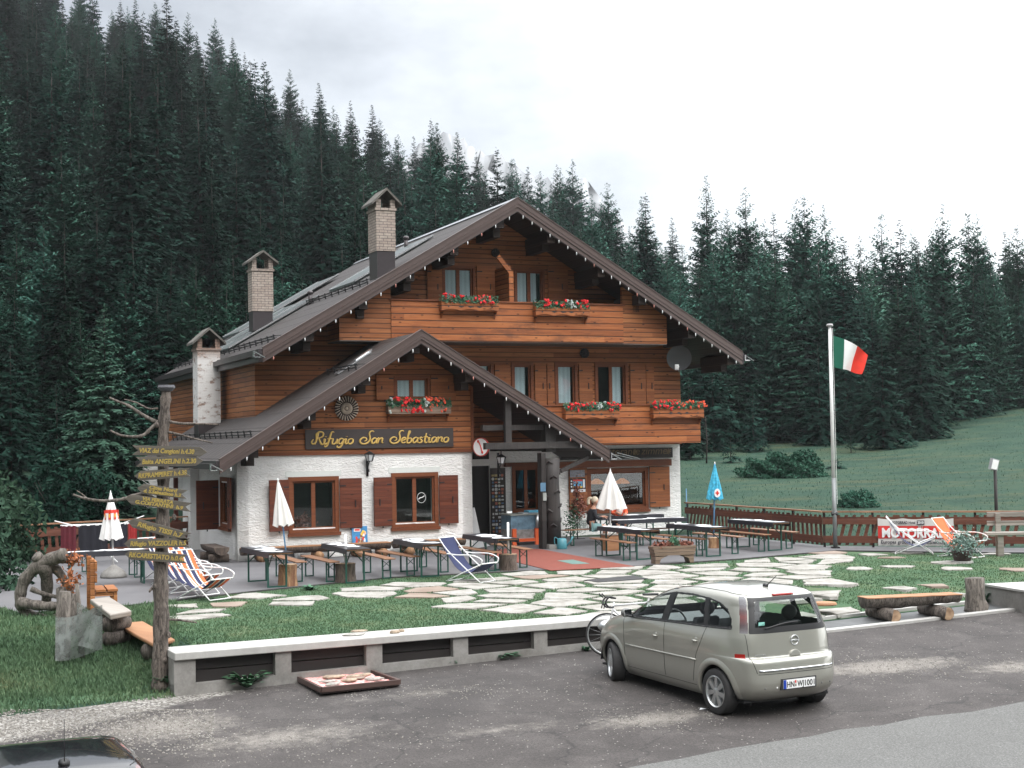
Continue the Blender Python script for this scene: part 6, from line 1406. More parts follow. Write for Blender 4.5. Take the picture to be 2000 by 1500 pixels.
# flower tub on the lawn, right
p = G(1880, 1100, 0); ft = thing('flower_tub', 'dark round tub with silver green plants on a stone on the right lawn', 'planter', (p.x, p.y, 0)); MB().lathe([(.19, .06), (.25, .30), (.24, .31)], 20).build('tub', simple('dark tub', (.05, .03, .028), .5), ft, True); MB().lathe([(.26, -.02), (.25, .058)], 9).build('stone_base', M['coping'], ft)
P = nr.normal(size=(1500, 3)) * np.array((.2, .2, .12)) + np.array((0, 0, .44)); A = nr.normal(size=(1500, 3)) * .02; B = nr.normal(size=(1500, 3)) * .014; npmesh('foliage', np.stack([P - A, P + B, P + A, P - B], 1).reshape(-1, 3), np.arange(6000).reshape(-1, 4), leafmat('pale trailing leaves', (.09, .16, .13), (.26, .33, .30), .05, sc=9), ft)
# ================================================================ FENCES, FLAG, BANNER, LIGHT
def fence(label, A, B, slant, posts, name='slat_fence', group='wooden terrace fences'):
    A = Vector(A); B = Vector(B); L_ = (B - A).length; rz = math.atan2(B.y - A.y, B.x - A.x); t_ = thing(name, label, 'fence', A, rz, group)
    MB().box((0, -.06, .96), (L_, .06, 1.0)).build('top_rail', M['fencerail'], t_); mb = MB(); mb.box((0, -.045, .64), (L_, -.01, .84)); mb.box((0, -.045, .14), (L_, -.01, .33)); mb.build('board', M['fence'], t_)
    mb = MB(); n = int(L_ / .21)
    for i in range(n):
        x = (i + .5) * L_ / n; d = slant * (1 if (i // 9) % 2 == 0 else -.2); x0, x1 = x - d * .5, x + d * .5
        if x0 < .03 or x1 < .03 or max(x0, x1) > L_ - .03: continue
        mb.add([(x0 - .045, -.009, .08), (x0 + .045, -.009, .08), (x1 + .045, -.009, .89), (x1 - .045, -.009, .89), (x0 - .045, .014, .08), (x0 + .045, .014, .08), (x1 + .045, .014, .89), (x1 - .045, .014, .89)], [(0, 1, 2, 3), (7, 6, 5, 4), (0, 4, 5, 1), (2, 6, 7, 3), (1, 5, 6, 2), (3, 7, 4, 0)])
    mb.build('slats', M['fence'], t_)
    for i in range(posts + 1): x = L_ * i / posts; MB().box((x - .03 + (.031 if i == 0 else 0), .02, 0), (x + .03 - (.031 if i == posts else 0), .08, .955)).build('post', M['beam'], t_)
    return t_
FC = Vector((8.4, 39.62, 0)); fence('fence stretch from the house corner to the flagpole with slanted red brown slats', (5.5, 46.6, 0), FC, .25, 5)
fence('fence stretch behind the banner, right of the flagpole', FC, (13.4, 37.95, 0), .22, 4)
fence('last fence stretch at the right edge of the photo behind the grey bench', (13.42, 37.94, 0), (17.5, 36.2, 0), .2, 3)
fence('fence at the left behind the red and white parasol', (-15.5, 38.0, 0), (-9.3, 43.4, 0), .3, 5)
fp = Vector((8.62, 39.15, 0)); fl = thing('flagpole', 'tall white flagpole with grey lower section at the bend of the fence', 'flagpole', fp); MB().tube([(0, 0, 0), (0, 0, 1.9)], .055, 12).build('lower_tube', simple('grey tube', (.22, .23, .23), .5, .3), fl, True); MB().tube([(0, 0, 1.9), (0, 0, 6.0)], [.052, .042], 12).build('upper_tube', M['white'], fl, True); MB().lathe([(.09, 6.0), (.10, 6.03), (.07, 6.07)], 14).build('cap', simple('grey cap', (.3, .3, .3), .5), fl, True); MB().box((-.1, -.1, 0), (.1, .1, .06)).tube([(-.08, 0, .95), (.08, 0, .95)], .06, 8).build('clamp', M['iron'], fl); MB().tube([(.07, -.03, 5.95), (.075, -.03, 1.2)], .006, 5).build('rope', M['white'], fl)
flag = thing('italian_flag', 'green white and red flag waving from the top of the flagpole', 'flag', fp + Vector((.07, 0, 5.75)))
nx, nz_ = 30, 16
tl = np.array((0, .0)); 
def flagpt(a, b):  # a along fly, b down hoist
    x = a * (.95 - .24 * b) ; z = -b * .85 * (1 - a) + a * (-.56 - .49 * b) + .09 * math.sin(PI * a) * (1 - b) + .03 * math.sin(a * 9 + b * 3) * a; y = .13 * math.sin(a * 8.5 + b * 2.2) * (.2 + a) - .1 * a
    return (x, y, z)
for k, mm in enumerate((simple('flag green', (.003, .10, .06), .8, var=.1), M['white'], simple('flag red', (.60, .028, .012), .8, var=.1))):
    mb = MB(); vs = []; n = 10
    for i in range(n + 1):
        for j in range(nz_ + 1): vs.append(flagpt((k + i / n) / 3, j / nz_))
    mb.add(vs, [(i * (nz_ + 1) + j, i * (nz_ + 1) + j + 1, (i + 1) * (nz_ + 1) + j + 1, (i + 1) * (nz_ + 1) + j) for i in range(n) for j in range(nz_)]); mb.build('stripe', mm, flag, True)
# banner on the fence
FD = (Vector((13.4, 37.95, 0)) - FC).normalized(); FN = Vector((FD.y, -FD.x, 0))
def onfence(px, py):
    r = ray(px, py); t = (FC + FN * .10 - CAMP).dot(FN) / r.dot(FN); return CAMP + r * t
a = onfence(1714, 1009); b = onfence(1862, 1009); zt_, zb__ = onfence(1790, 1012).z, onfence(1790, 1066).z; bl = (b - a).length; bh = zt_ - zb__
ban = thing('banner', 'white and red motorcycle magazine banner tied to the fence', 'banner', (a.x, a.y, zb__), math.atan2(FD.y, FD.x))
def wave(x, z): return -.012 * math.sin(x * 9 + z * 3) - .02 * math.sin(x * 3.1) * (z / bh)
def bpanel(name, z0, z1, mat, off):
    mb = MB(); n = 40; mb.add([(bl * i / n, wave(bl * i / n, z) - off, z + (-.035 * math.sin(PI * ((i / n * 3) % 1)) if z >= bh - .001 else 0)) for i in range(n + 1) for z in (z0, z1)], [(2 * i, 2 * i + 2, 2 * i + 3, 2 * i + 1) for i in range(n)]); mb.build(name, mat, ban, True)
bpanel('cloth', 0, bh, M['whitecloth'], 0); bpanel('red_band', bh * .26, bh * .72, simple('banner red', (.60, .03, .025), .7), .005)
blk = simple('banner black', (.03, .03, .04), .7)
tx = font_text('MOTORRAD', bh * .46, M['white'], ban, (bl * .05, -.05, bh * .315), bold=.012, sx=1.0); k = bl * .86 / tx.dimensions.x if tx.dimensions.x else 1
bpy.context.view_layer.update(); tx.scale = (bl * .86 / max(.1, (max(v.co.x for v in tx.data.vertices) - min(v.co.x for v in tx.data.vertices))), 1, 1)
def fit_text(body, size, mat, parent, x0, x1, z, y=-.05, rot=(PI / 2, 0, 0), **kk):
    o = font_text(body, size, mat, parent, (x0, y, z), rot, **kk); xs = [v.co.x for v in o.data.vertices]; k_ = (x1 - x0) / (max(xs) - min(xs)); o.scale = (k_, 1, 1); o.location.x = x0 - min(xs) * k_; return o
fit_text('Europas gr\u00f6\u00dfte Motorradzeitschrift', bh * .17, blk, ban, bl * .04, bl * .95, bh * .08, bold=.004)
fit_text('MOTORRAD Hotel', bh * .13, blk, ban, bl * .18, bl * .50, bh * .80, bold=.003); MB().box((bl * .52, -.045, bh * .76), (bl * .62, -.04, bh * .92)).build('year_field', blk, ban); fit_text('2010', bh * .13, M['white'], ban, bl * .53, bl * .61, bh * .80, bold=.003)
# floodlight post
p = D(1946, 1000, 38.6); fd = thing('floodlight_post', 'dark post with a grey floodlight tilted at its top behind the right fence', 'floodlight', (p.x, p.y, 0)); h_ = D(1944, 916, 38.6).z; MB().tube([(0, 0, 0), (0, 0, h_)], .045, 10).build('post', M['beam'], fd, True)
MB().cb((0, 0, 0), (.24, .10, .30)).xf(Matrix.Translation((-.03, 0, h_ + .12)) @ Matrix.Rotation(.25, 4, 'Y') @ Matrix.Rotation(.5, 4, 'Z')).build('lamp_housing', simple('grey lamp housing', (.30, .31, .32), .4), fd); MB().cb((-.02, -.06, 0), (.20, .02, .25)).xf(Matrix.Translation((-.03, 0, h_ + .12)) @ Matrix.Rotation(.25, 4, 'Y') @ Matrix.Rotation(.5, 4, 'Z')).build('lamp_glass', M['white'], fd); MB().bar((0, 0, .92), (-.35, -.2, .86), .03, .03).build('stay', M['iron'], fd)
# grey plank bench, right edge
p = G(1952, 1086, 0); gb = thing('plank_bench', 'weathered grey plank bench with backrest at the right edge of the photo', 'bench', (p.x, p.y, 0), -.10)
for z in (.80, 1.02): MB().box((-.25, .12, z - .06), (2.2, .16, z + .06)).build('back_plank', M['greywood'], gb, bevel=.01)
MB().box((-.35, -.25, .52), (2.2, .10, .60)).build('seat', M['greywood'], gb, bevel=.015)
for x in (.0, 1.6): MB().box((x - .06, .0, 0), (x + .06, .115, 1.05)).box((x - .07, -.2, 0), (x + .07, -.01, .515)).build('leg', M['greywood'], gb)
# ================================================================ FRONT OBJECTS
# concrete bench wall with grilles
A = Vector((-4.93, 21.05)); B_ = Vector((3.4, 25.15)); dv = (B_ - A); L_ = dv.length; rz = math.atan2(dv.y, dv.x)
cw = thing('concrete_wall', 'low concrete wall with slatted dark openings and a pale slab top, in front of the lawn', 'wall', (A.x, A.y, 0), rz)
zt0 = .075; MB().box((0, 0, zt0 - .11), (L_, .72, zt0)).build('coping_slab', M['coping'], cw, bevel=.012)
def zb_at(x): q = A + dv.normalized() * x; return zroad(q.x, q.y)
mb = MB(); n = 10
for i in range(n):
    x0, x1 = L_ * i / n, L_ * (i + 1) / n; b0_, b1_ = zb_at(x0) - .15, zb_at(x1) - .15; t0_ = max(-.42, -.42) + (.10 if False else 0)
    z0_, z1_ = -.395 + .012 * x0, -.395 + .012 * x1
    mb.add([(x0, .05, b0_), (x1, .05, b1_), (x1, .05, z1_), (x0, .05, z0_), (x0, .6, b0_), (x1, .6, b1_), (x1, .6, z1_), (x0, .6, z0_)], [(0, 1, 2, 3), (3, 2, 6, 7), (0, 3, 7, 4), (1, 5, 6, 2)])
mb.build('base', M['concrete'], cw)
px_list = [(330, 382), (538, 569), (716, 747), (886, 915), (1044, 1070), (1200, 1225), (1340, 1365)]
ends_ = []
for (x0, x1) in px_list:
    def onw(px, py):
        r = ray(px, py); nn = Vector((math.sin(rz), -math.cos(rz), 0)); t = (Vector((A.x, A.y, 0)) + Vector((-math.sin(rz), math.cos(rz), 0)) * .05 - CAMP).dot(nn) / r.dot(nn); q = CAMP + r * t; return (Vector((q.x, q.y)) - A).dot(dv.normalized())
    a_, b_ = max(0.0, onw(x0, 1310)), onw(x1, 1300); ends_.append((a_, b_)); 
    if b_ < L_: MB().box((a_, .048, -.42 + .012 * a_ - .03 - (.25 if x0 == 330 else 0)), (b_, .42, zt0 - .112)).build('pillar', M['concrete'], cw)
for i in range(len(ends_) - 1):
    a_, b_ = ends_[i][1], min(ends_[i + 1][0], L_ - .05)
    if a_ > L_ - .3: break
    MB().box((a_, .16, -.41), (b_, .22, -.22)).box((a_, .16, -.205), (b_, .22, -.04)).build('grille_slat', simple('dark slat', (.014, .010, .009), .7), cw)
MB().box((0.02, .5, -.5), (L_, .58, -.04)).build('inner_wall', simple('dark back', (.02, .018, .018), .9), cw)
SD = Vector((dv.normalized().x, dv.normalized().y, 0)); SN = Vector((-SD.y, SD.x, 0))
def rock(name, label, c, e, seed, mat, cat='stone', group=None, rz=0):
    t_ = random.Random(seed); mb = MB(); mb.ball((0, 0, 0), 1, 12, 7); mb.v = [(x * e[0] * (1 + .18 * math.sin(4 * x + seed) + .1 * math.cos(7 * y)), y * e[1] * (1 + .15 * math.sin(5 * y + seed * 2)), max(-.6, min(.75, z * 1.15 + .08 * math.sin(6 * x + seed))) * e[2]) for x, y, z in mb.v]
    o = mb.build(name, mat); o.location = (c[0], c[1], c[2] + e[2] * .6); o.rotation_euler = (0, 0, rz); return tag(o, label, cat, group)
M['rock'] = simple('brown rock', (.30, .235, .175), .9, var=.4, sc=9, bump=.6, bsc=30)
for (px, py, e, lab) in ((692, 1241, (.19, .10, .022), 'flat pale stone lying on the concrete slab top'), (700, 1237, (.14, .07, .02), 'flat brown stone partly on the pale one on the slab top'), (771, 1237, (.07, .06, .035), 'rounded brown stone on the concrete slab top'), (784, 1234, (.045, .04, .03), 'smallest stone on the concrete slab top')):
    p = G(px, py, zt0); rock('stone', lab, (p.x, p.y, zt0 + (.025 if py == 1237 and px == 700 else 0)), e, px, M['rock'] if px != 692 else M['flag'], rz=.4)
# tray with stones
q4 = [GT(px, py, .03) for px, py in ((580, 1328), (628, 1358), (780, 1339), (720, 1311))]
c = sum(q4, Vector()) / 4; rz_ = math.atan2((q4[2] - q4[1]).y, (q4[2] - q4[1]).x); e1 = Vector((math.cos(rz_), math.sin(rz_), 0)); e2 = Vector((-e1.y, e1.x, 0))
tr = thing('wooden_tray', 'dark brown rectangular tray lying on the asphalt before the concrete wall', 'tray', (c.x, c.y, gz(c.x, c.y) + .012), 0); loc = [((q - c).x, (q - c).y) for q in q4]
mb = MB(); mb.prism(loc, 2, .0, .045); mb.build('board', simple('brown tray', (.055, .034, .03), .5), tr); mb = MB()
for i in range(4): a_, b_ = Vector((*loc[i], .06)), Vector((*loc[(i + 1) % 4], .06)); mb.bar(a_, b_, .05, .07)
mb.build('rim', simple('brown tray rim', (.075, .045, .038), .45), tr)
t = NT('pink checked cloth'); ch = t.n('ShaderNodeTexChecker'); ch.inputs['Scale'].default_value = 28; t.L.new(t.co(), ch.inputs[0]); ch.inputs[1].default_value = (.60, .20, .18, 1); ch.inputs[2].default_value = (.66, .45, .42, 1); t.col(ch.outputs[0]); t.set(Roughness=.9)
cl_ = thing('checked_cloth', 'pink and white checked cloth spread in the tray under the flat stones', 'cloth', tr.location + Vector((0, 0, .05)))
n = 18; Vv = []
for i in range(n + 1):
    for j in range(n + 1):
        a_, b_ = .07 + .86 * i / n, .07 + .86 * j / n; P_ = [(Vector(loc[0]) * (1 - a_) + Vector(loc[3]) * a_), (Vector(loc[1]) * (1 - a_) + Vector(loc[2]) * a_)]; q = P_[0] * (1 - b_) + P_[1] * b_
        Vv.append((q.x, q.y, .012 + .012 * math.sin(i * 1.3) * math.sin(j * 1.1)))
MB().add(Vv, [(i * (n + 1) + j, (i + 1) * (n + 1) + j, (i + 1) * (n + 1) + j + 1, i * (n + 1) + j + 1) for i in range(n) for j in range(n)]).build('fabric', t.m, cl_, True)
for i, (px, py, e, m_, lab) in enumerate(((650, 1323, (.17, .08, .03), 'rock', 'long brown flat stone at the back left of the tray'), (692, 1321, (.13, .07, .025), 'rock', 'grey brown stone in the back middle of the tray'), (712, 1318, (.12, .06, .025), 'rock', 'brown stone at the far right of the tray'), (642, 1333, (.13, .06, .02), 'flag', 'white slab stone in the left middle of the tray'), (683, 1331, (.14, .09, .03), 'rock', 'wedge shaped brown stone in the centre of the tray'), (650, 1341, (.17, .07, .025), 'flag', 'white slab stone at the front left of the tray'), (729, 1329, (.15, .06, .03), 'flag', 'white topped brown slab at the right of the tray'), (702, 1325, (.09, .06, .02), 'flagred', 'small reddish stone in the middle of the tray'))):
    p = GT(px, py, .09); rock('flat_stone', lab, (p.x, p.y, tr.location.z + .075), e, i + 3, M[m_], rz=.3 + .3 * (i % 3), group='flat stones laid out on the tray')
# weeds at the foot of the wall
def weed(label, px, py, r, h, n, seed, mat='weed', y=None):
    p = GT(px, py); t_ = thing('weed', label, 'plant', (p.x, p.y, p.z)); R_ = np.random.default_rng(seed); Vs = []
    for k in range(n):
        a = R_.uniform(0, 6.28); L_ = r * R_.uniform(.6, 1.15); hh = h * R_.uniform(.4, 1.1); w_ = R_.uniform(.018, .035) * (1 + r); d = np.array((math.cos(a), math.sin(a), 0)); s = np.array((-d[1], d[0], 0)); pr_ = None
        for i in range(5):
            f_ = i / 4; c_ = d * L_ * f_ + np.array((0, 0, hh * (1.6 * f_ - .9 * f_ * f_))); ww = w_ * math.sin(PI * min(.97, .12 + .86 * f_)) * (1 + .3 * ((i % 2) * 2 - 1)); cur = (c_ - s * ww, c_ + s * ww)
            if pr_: Vs += [pr_[0], pr_[1], cur[1], cur[0]]
            pr_ = cur
    npmesh('leaves', np.array(Vs), np.arange(len(Vs)).reshape(-1, 4), M[mat], t_); return t_
weed('big leafy weed at the foot of the concrete wall, left of the tray', 482, 1345, .36, .34, 90, 1)
weed('weed tuft at the wall foot right of the tray', 880, 1298, .14, .10, 26, 2); weed('low weed tuft at the wall foot under the third pillar', 925, 1293, .10, .10, 18, 3)
weed('low spreading weed at the wall foot between tray and car, left one', 985, 1285, .28, .14, 60, 4); weed('low spreading weed at the wall foot between tray and car, right one', 1030, 1280, .14, .12, 30, 5)
weed('small thistle at the wall foot just left of the car', 1146, 1272, .10, .12, 24, 6); weed('grassy tuft growing round the foot of the signpost', 322, 1338, .2, .2, 60, 7); weed('tuft at the left end of the concrete wall', 352, 1352, .2, .16, 50, 8)
weed('tuft of grass at the terrace edge by the first stump', 605, 1153, .2, .14, 50, 9); weed('tuft on the right lawn beside the concrete block', 1925, 1180, .25, .3, 60, 10)
# log bench, stump and block at the right
gzp = lambda p: Vector((p.x, p.y, gz(p.x, p.y)))
p0 = GT(1750, 1210); p1 = GT(1838, 1200); lgb = thing('log_bench', 'split log bench with sawn orange top on two round logs at the kerb', 'log bench', (p0.x, p0.y, gz(p0.x, p0.y) + .02), .12)
def lx(px, py, z=.42): q = G(px, py, p0.z + z); return q
a_ = lx(1685, 1168); b_ = lx(1868, 1160); Lb = (b_ - a_).length; off = a_ - lgb.location; rzb = math.atan2((b_ - a_).y, (b_ - a_).x); lgb.rotation_euler = (0, 0, rzb); lgb.location = (a_.x, a_.y, lgb.location.z)
mb = MB(); n = 12; sec = [(.21 * math.cos(PI + PI * k / n), .40 + .20 * math.sin(PI + PI * k / n)) for k in range(n + 1)]; segs = 16; Rr = random.Random(2)
Vv = []
for i in range(segs + 1):
    f_ = i / segs; k_ = .80 + .25 * math.sin(PI * min(1, f_ * 1.1 + .15)) + Rr.uniform(-.05, .05)
    for (y, z) in sec: Vv.append((Lb * f_, y * (1 + Rr.uniform(-.04, .04)), .40 - (.40 - z) * k_ * (1 if z < .399 else 0)))
m_ = n + 1; mb.add(Vv, [(i * m_ + j, i * m_ + j + 1, (i + 1) * m_ + j + 1, (i + 1) * m_ + j) for i in range(segs) for j in range(n)] + [tuple(range(m_))[::-1], tuple(range(segs * m_, segs * m_ + m_))]); mb.build('half_log', M['drift'], lgb, True)
mb = MB(); Vv = [(Lb * i / segs, s * (.21 + .02 * math.sin(i * 1.7 + s)), z) for i in range(segs + 1) for s, z in ((-1, .401), (1, .401), (1, .415), (-1, .415))]; mb.add(Vv, [(4 * i + a0, 4 * i + (a0 + 1) % 4, 4 * i + 4 + (a0 + 1) % 4, 4 * i + 4 + a0) for i in range(segs) for a0 in range(4)] + [(0, 1, 2, 3), (4 * segs + 3, 4 * segs + 2, 4 * segs + 1, 4 * segs)]); mb.build('seat', M['slab_wood'], lgb)
for x in (Lb * .22, Lb * .78): MB().tube([(x, -.42, .10), (x - .08, .38, .12)], [.125, .115], 16, .02).build('support_log', M['bark'], lgb, True); MB().tube([(x, -.425, .10), (x, -.421, .10)], .112, 16).build('end_face', M['endgrain'], lgb)
p = GT(1905, 1196); st_ = thing('tree_stump', 'tall weathered upright stump between the log bench and the concrete block', 'stump', (p.x, p.y, gz(p.x, p.y) - .02)); mb = MB(); mb.tube([(0, 0, 0), (0, 0, .1), (.01, 0, .4), (0, 0, .66)], [.21, .19, .17, .175], 18, .05); mb.tube([(.14, -.05, 0), (.19, -.03, .15), (.15, 0, .3)], [.07, .06, .02], 8); mb.build('trunk', M['drift'], st_, True)
p = G(1928, 1142, .12); cbk = thing('concrete_block', 'pale concrete block wall cut by the right edge of the photo', 'wall', (p.x, p.y, 0), .26)
q_ = GT(1955, 1194); MB().box((-.05, -2.6, -.6), (5, .0, .10)).build('block', M['concrete'], cbk); MB().box((-.08, -2.63, .102), (5, .03, .14)).build('coping_slab', M['coping'], cbk)
qd = thing('round_wood_disc', 'orange sawn wood disc lying at the kerb just right of the car', 'wood disc', gzp(GT(1612, 1203)) + Vector((0, 0, .2))); MB().lathe([(.2, 0), (.22, .02), (.2, .05)], 20).build('disc', M['slab_wood'], qd)
# ================================================================ SIGNPOST TREE
gp = GT(313, 1343); SD_ = gp.y; sp_t = thing('signpost_tree', 'bare tree trunk signpost with branch stubs and eight grey arrow boards painted yellow', 'signpost', (gp.x, gp.y, gp.z - .05))
def SP(px, py, dy=0.0): return D(px, py, SD_ + dy) - sp_t.location
pts = [SP(313, 1350), SP(313, 1300), SP(315, 1200), SP(314, 1130), SP(316, 1060), SP(319, 980), SP(319, 930), SP(318, 870), SP(322, 800), SP(325, 762)]
mb = MB(); P_ = smooth_path(pts, 4); mb.tube(P_, [.125 - .055 * i / len(P_) + .012 * math.sin(i * 1.9) for i in range(len(P_))], 18, .05)
for (px, py) in ((340, 1010), (304, 1145), (320, 1095), (322, 1290), (306, 830), (330, 1240)): mb.ball(SP(px, py, -.08), (.035, .05, .05), 8, 5)
mb.build('trunk', M['bark'], sp_t, True)
mb = MB(); mb.tube([SP(325, 764), SP(325, 757), SP(325, 752)], [.085, .13, .115], 16); mb.build('top_cap', simple('grey wooden cap', (.10, .10, .11), .8, var=.3), sp_t)
brs = [([(314, 826), (296, 820), (275, 808), (250, 792), (232, 785), (214, 777)], .034, -.05), ([(308, 798), (290, 798), (270, 788), (252, 782), (243, 780)], .016, .25), ([(312, 822), (296, 836), (280, 850), (258, 853), (235, 850), (215, 841)], .032, -.3),
       ([(326, 822), (350, 827), (390, 828), (428, 829)], .024, -.1), ([(328, 844), (355, 850), (385, 858), (415, 865)], .020, -.2), ([(300, 975), (285, 965), (262, 968), (240, 975), (215, 978), (185, 977), (160, 972), (143, 966)], .035, -.1), ([(172, 975), (160, 965), (150, 958)], .012, -.05), ([(322, 1210), (350, 1211), (384, 1216)], .022, -.1), ([(306, 1145), (296, 1150), (292, 1156)], .03, -.1)]
for (q, r_, dy) in brs:
    pts = [SP(x, y, dy * i / (len(q) - 1)) for i, (x, y) in enumerate(q)]; P_ = smooth_path(pts, 4); MB().tube(P_, [r_ * (1 - .55 * i / len(P_)) * (1 + .12 * math.sin(i * 2.3)) for i in range(len(P_))], 9, .08).build('branch', M['drift'] if r_ > .03 else M['bark'], sp_t, True)
boards = [(258, 879, 405, 883, 'R', 'VIAZ dei Cengioni h.4.30', .10, .83), (265, 902, 397, 900, 'R', 'Baita ANGELINI h.2.30', .10, .90), (263, 930, 373, 922, 'L', 'Rif.PRAMPERET h.4.30', .07, .93), (268, 953, 366, 966, 'L', 'Cima Nord|d. S.Sebastiano h.3', .14, .88),
          (246, 974, 374, 991, 'L', 'VIA FERRATA|G.COSTANTINI  h.9', .15, .88), (250, 1018, 372, 1050, 'L', 'Rifugio TISSI h.7', .16, .88), (242, 1062, 371, 1060, 'L', 'Rifugio VAZZOLER h.5', .10, .95), (244, 1082, 366, 1092, 'L', 'Rif.CARESTIATO h.0.45', .07, .96)]
for i, (x0, y0, x1, y1, dr, txt, f0, f1) in enumerate(boards):
    a, b = SP(x0, y0, -.17), SP(x1, y1, -.17); L_ = (b - a).length; an = math.atan2(b.z - a.z, b.x - a.x); h = .072
    poly = [(0, 0), (.09, -h), (L_, -h * .9), (L_ - .09, 0), (L_, h * .9), (.09, h)] if dr == 'L' else [(0, -h), (L_ - .11, -h), (L_, 0), (L_ - .11, h), (0, h), (.09, 0)]
    mb = MB(); mb.prism(poly, 1, -.012, .014); bo = mb.build('arrow_board', M['signwood'], sp_t, label=None); bo.location = a; bo.rotation_euler = (0, -an, 0)
    lines = txt.split('|')
    for k, ln in enumerate(lines):
        s_ = .096 if len(lines) == 1 else .072; z = -.032 if len(lines) == 1 else (.012 if k == 0 else -.048)
        xa, xb = L_ * f0, L_ * f1
        if len(lines) == 2 and k == 0: xa, xb = L_ * (f0 + .1), L_ * (.72 if i == 4 else .80)
        fit_text(ln, s_, M['yellowsign'], bo, xa, xb, z, y=-.016, bold=.0035, shear=.15, ext=.001)
# ================================================================ LEFT SIDE OBJECTS
def at_px(px, py, y): return D(px, py, y)
p = GT(85, 1205); yd = p.y; dr = thing('driftwood_sculpture', 'big curved grey driftwood trunk with roots at the left edge of the terrace', 'driftwood', (p.x, p.y, gz(p.x, p.y)))
def DP(px, py, dy=0): return D(px, py, yd + dy) - dr.location
for q, r_, dy in (([(128, 1083), (105, 1090), (75, 1105), (50, 1130), (40, 1160), (42, 1185), (60, 1202), (90, 1210), (120, 1208)], .125, .2), ([(38, 1176), (70, 1182), (100, 1184), (125, 1180)], .10, -.2), ([(70, 1085), (85, 1098), (110, 1112), (130, 1140), (138, 1160)], .10, .5), ([(85, 1100), (92, 1140), (90, 1180)], .13, .7), ([(105, 1095), (120, 1092), (138, 1096)], .09, .4), ([(120, 1150), (118, 1190), (112, 1250)], .09, -.6), ([(60, 1150), (85, 1160), (120, 1168)], .05, .1)):
    pts = smooth_path([DP(x, y, dy * i / len(q)) for i, (x, y) in enumerate(q)], 4); MB().tube(pts, [r_ * (1 - .35 * i / len(pts)) * (1 + .1 * math.sin(i * 1.7)) for i in range(len(pts))], 14, .06).build('log', M['drift'], dr, True)
nr = np.random.default_rng(12); k = 260; P = np.concatenate([nr.normal(size=(k // 2, 3)) * .09 + np.array(DP(138, 1135, -.1)), nr.normal(size=(k // 2, 3)) * .08 + np.array(DP(142, 1090, .1))]); A = nr.normal(size=(k, 3)) * .022; B = nr.normal(size=(k, 3)) * .02
npmesh('dry_leaves', np.stack([P - A, P + B, P + A, P - B], 1).reshape(-1, 3), np.arange(4 * k).reshape(-1, 4), simple('orange dry leaves', (.30, .10, .035), .8, var=.3, sc=20), dr)
p = GT(150, 1292); mz = thing('wrapped_stump', 'grey stump wrapped in a sagging translucent wire mesh on the grass', 'stump', (p.x, p.y, gz(p.x, p.y)))
def MP(px, py, dy=0): return D(px, py, p.y + dy) - mz.location
mb = MB(); mb.tube([MP(122, 1300), MP(124, 1230), MP(128, 1155)], [.13, .11, .09], 14, .08); mb.tube([MP(160, 1290, .1), MP(158, 1220, .1), MP(150, 1140, .1)], [.05, .04, .03], 10, .08); mb.tube([MP(135, 1240, .1), MP(140, 1190, .1), MP(142, 1160, .1)], [.12, .10, .05], 10, .12); mb.build('stump', M['drift'], mz, True)
t = NT('fine wire mesh'); o_ = [n for n in t.N if n.type == 'OUTPUT_MATERIAL'][0]; tr_ = t.n('ShaderNodeBsdfTransparent'); mx_ = t.n('ShaderNodeMixShader'); t.col((.23, .25, .235)); f = t.noise(9, 4); t.L.new(t.math('MULTIPLY_ADD', t.sstep(f, .3, .7), .45, .38), mx_.inputs[0]); t.L.new(tr_.outputs[0], mx_.inputs[1]); t.L.new(t.b.outputs[0], mx_.inputs[2]); t.L.new(mx_.outputs[0], o_.inputs[0])
for (x0, x1, y0, y1, dy, sd_) in ((108, 200, 1192, 1284, -.25, 1), (150, 200, 1190, 1270, -.35, 5)):
    mb = MB(); n = 16; Vv = []
    for i in range(n + 1):
        for j in range(n + 1):
            a, b = i / n, j / n; q = MP(x0 + (x1 - x0) * a, y0 + (y1 - y0) * b + 14 * math.sin(a * 3 + sd_) * (1 - .4 * b) - 10 * b * a, dy + .12 * math.sin(a * 6 + b * 3 + sd_) + .2 * a * (1 - a)); Vv.append(q)
    mb.add(Vv, [(i * (n + 1) + j, (i + 1) * (n + 1) + j, (i + 1) * (n + 1) + j + 1, i * (n + 1) + j + 1) for i in range(n) for j in range(n)]); mb.build('wire_mesh', t.m, mz, True)
# orange wooden chair
p = G(172, 1190, ZT_); oc = thing('wooden_bench', 'bright orange brown wooden seat with backrest, seen from its side at the left terrace edge', 'bench', (p.x, p.y, 0), -.95)
MB().box((-.05, -.02, 0), (.05, .06, 1.02)).build('back_post', M['orangewood'], oc); MB().box((.85, -.02, 0), (.95, .06, 1.02)).build('back_post', M['orangewood'], oc)
MB().box((-.08, .061, .60), (.98, .10, .76)).box((-.08, .061, .80), (.98, .10, .98)).build('backrest', M['orangewood'], oc)
MB().box((-.02, .08, .42), (.92, .26, .46)).box((-.02, .29, .42), (.92, .47, .46)).build('seat', M['orangewood'], oc); mb = MB(); mb.box((0, .40, 0), (.08, .46, .415)); mb.box((.82, .40, 0), (.9, .46, .415)); mb.box((0, .07, .34), (.07, .39, .41)); mb.box((.82, .07, .34), (.89, .39, .41)); mb.build('leg', M['orangewood'], oc)
oc.rotation_euler = (0, 0, -PI / 2 + .35)
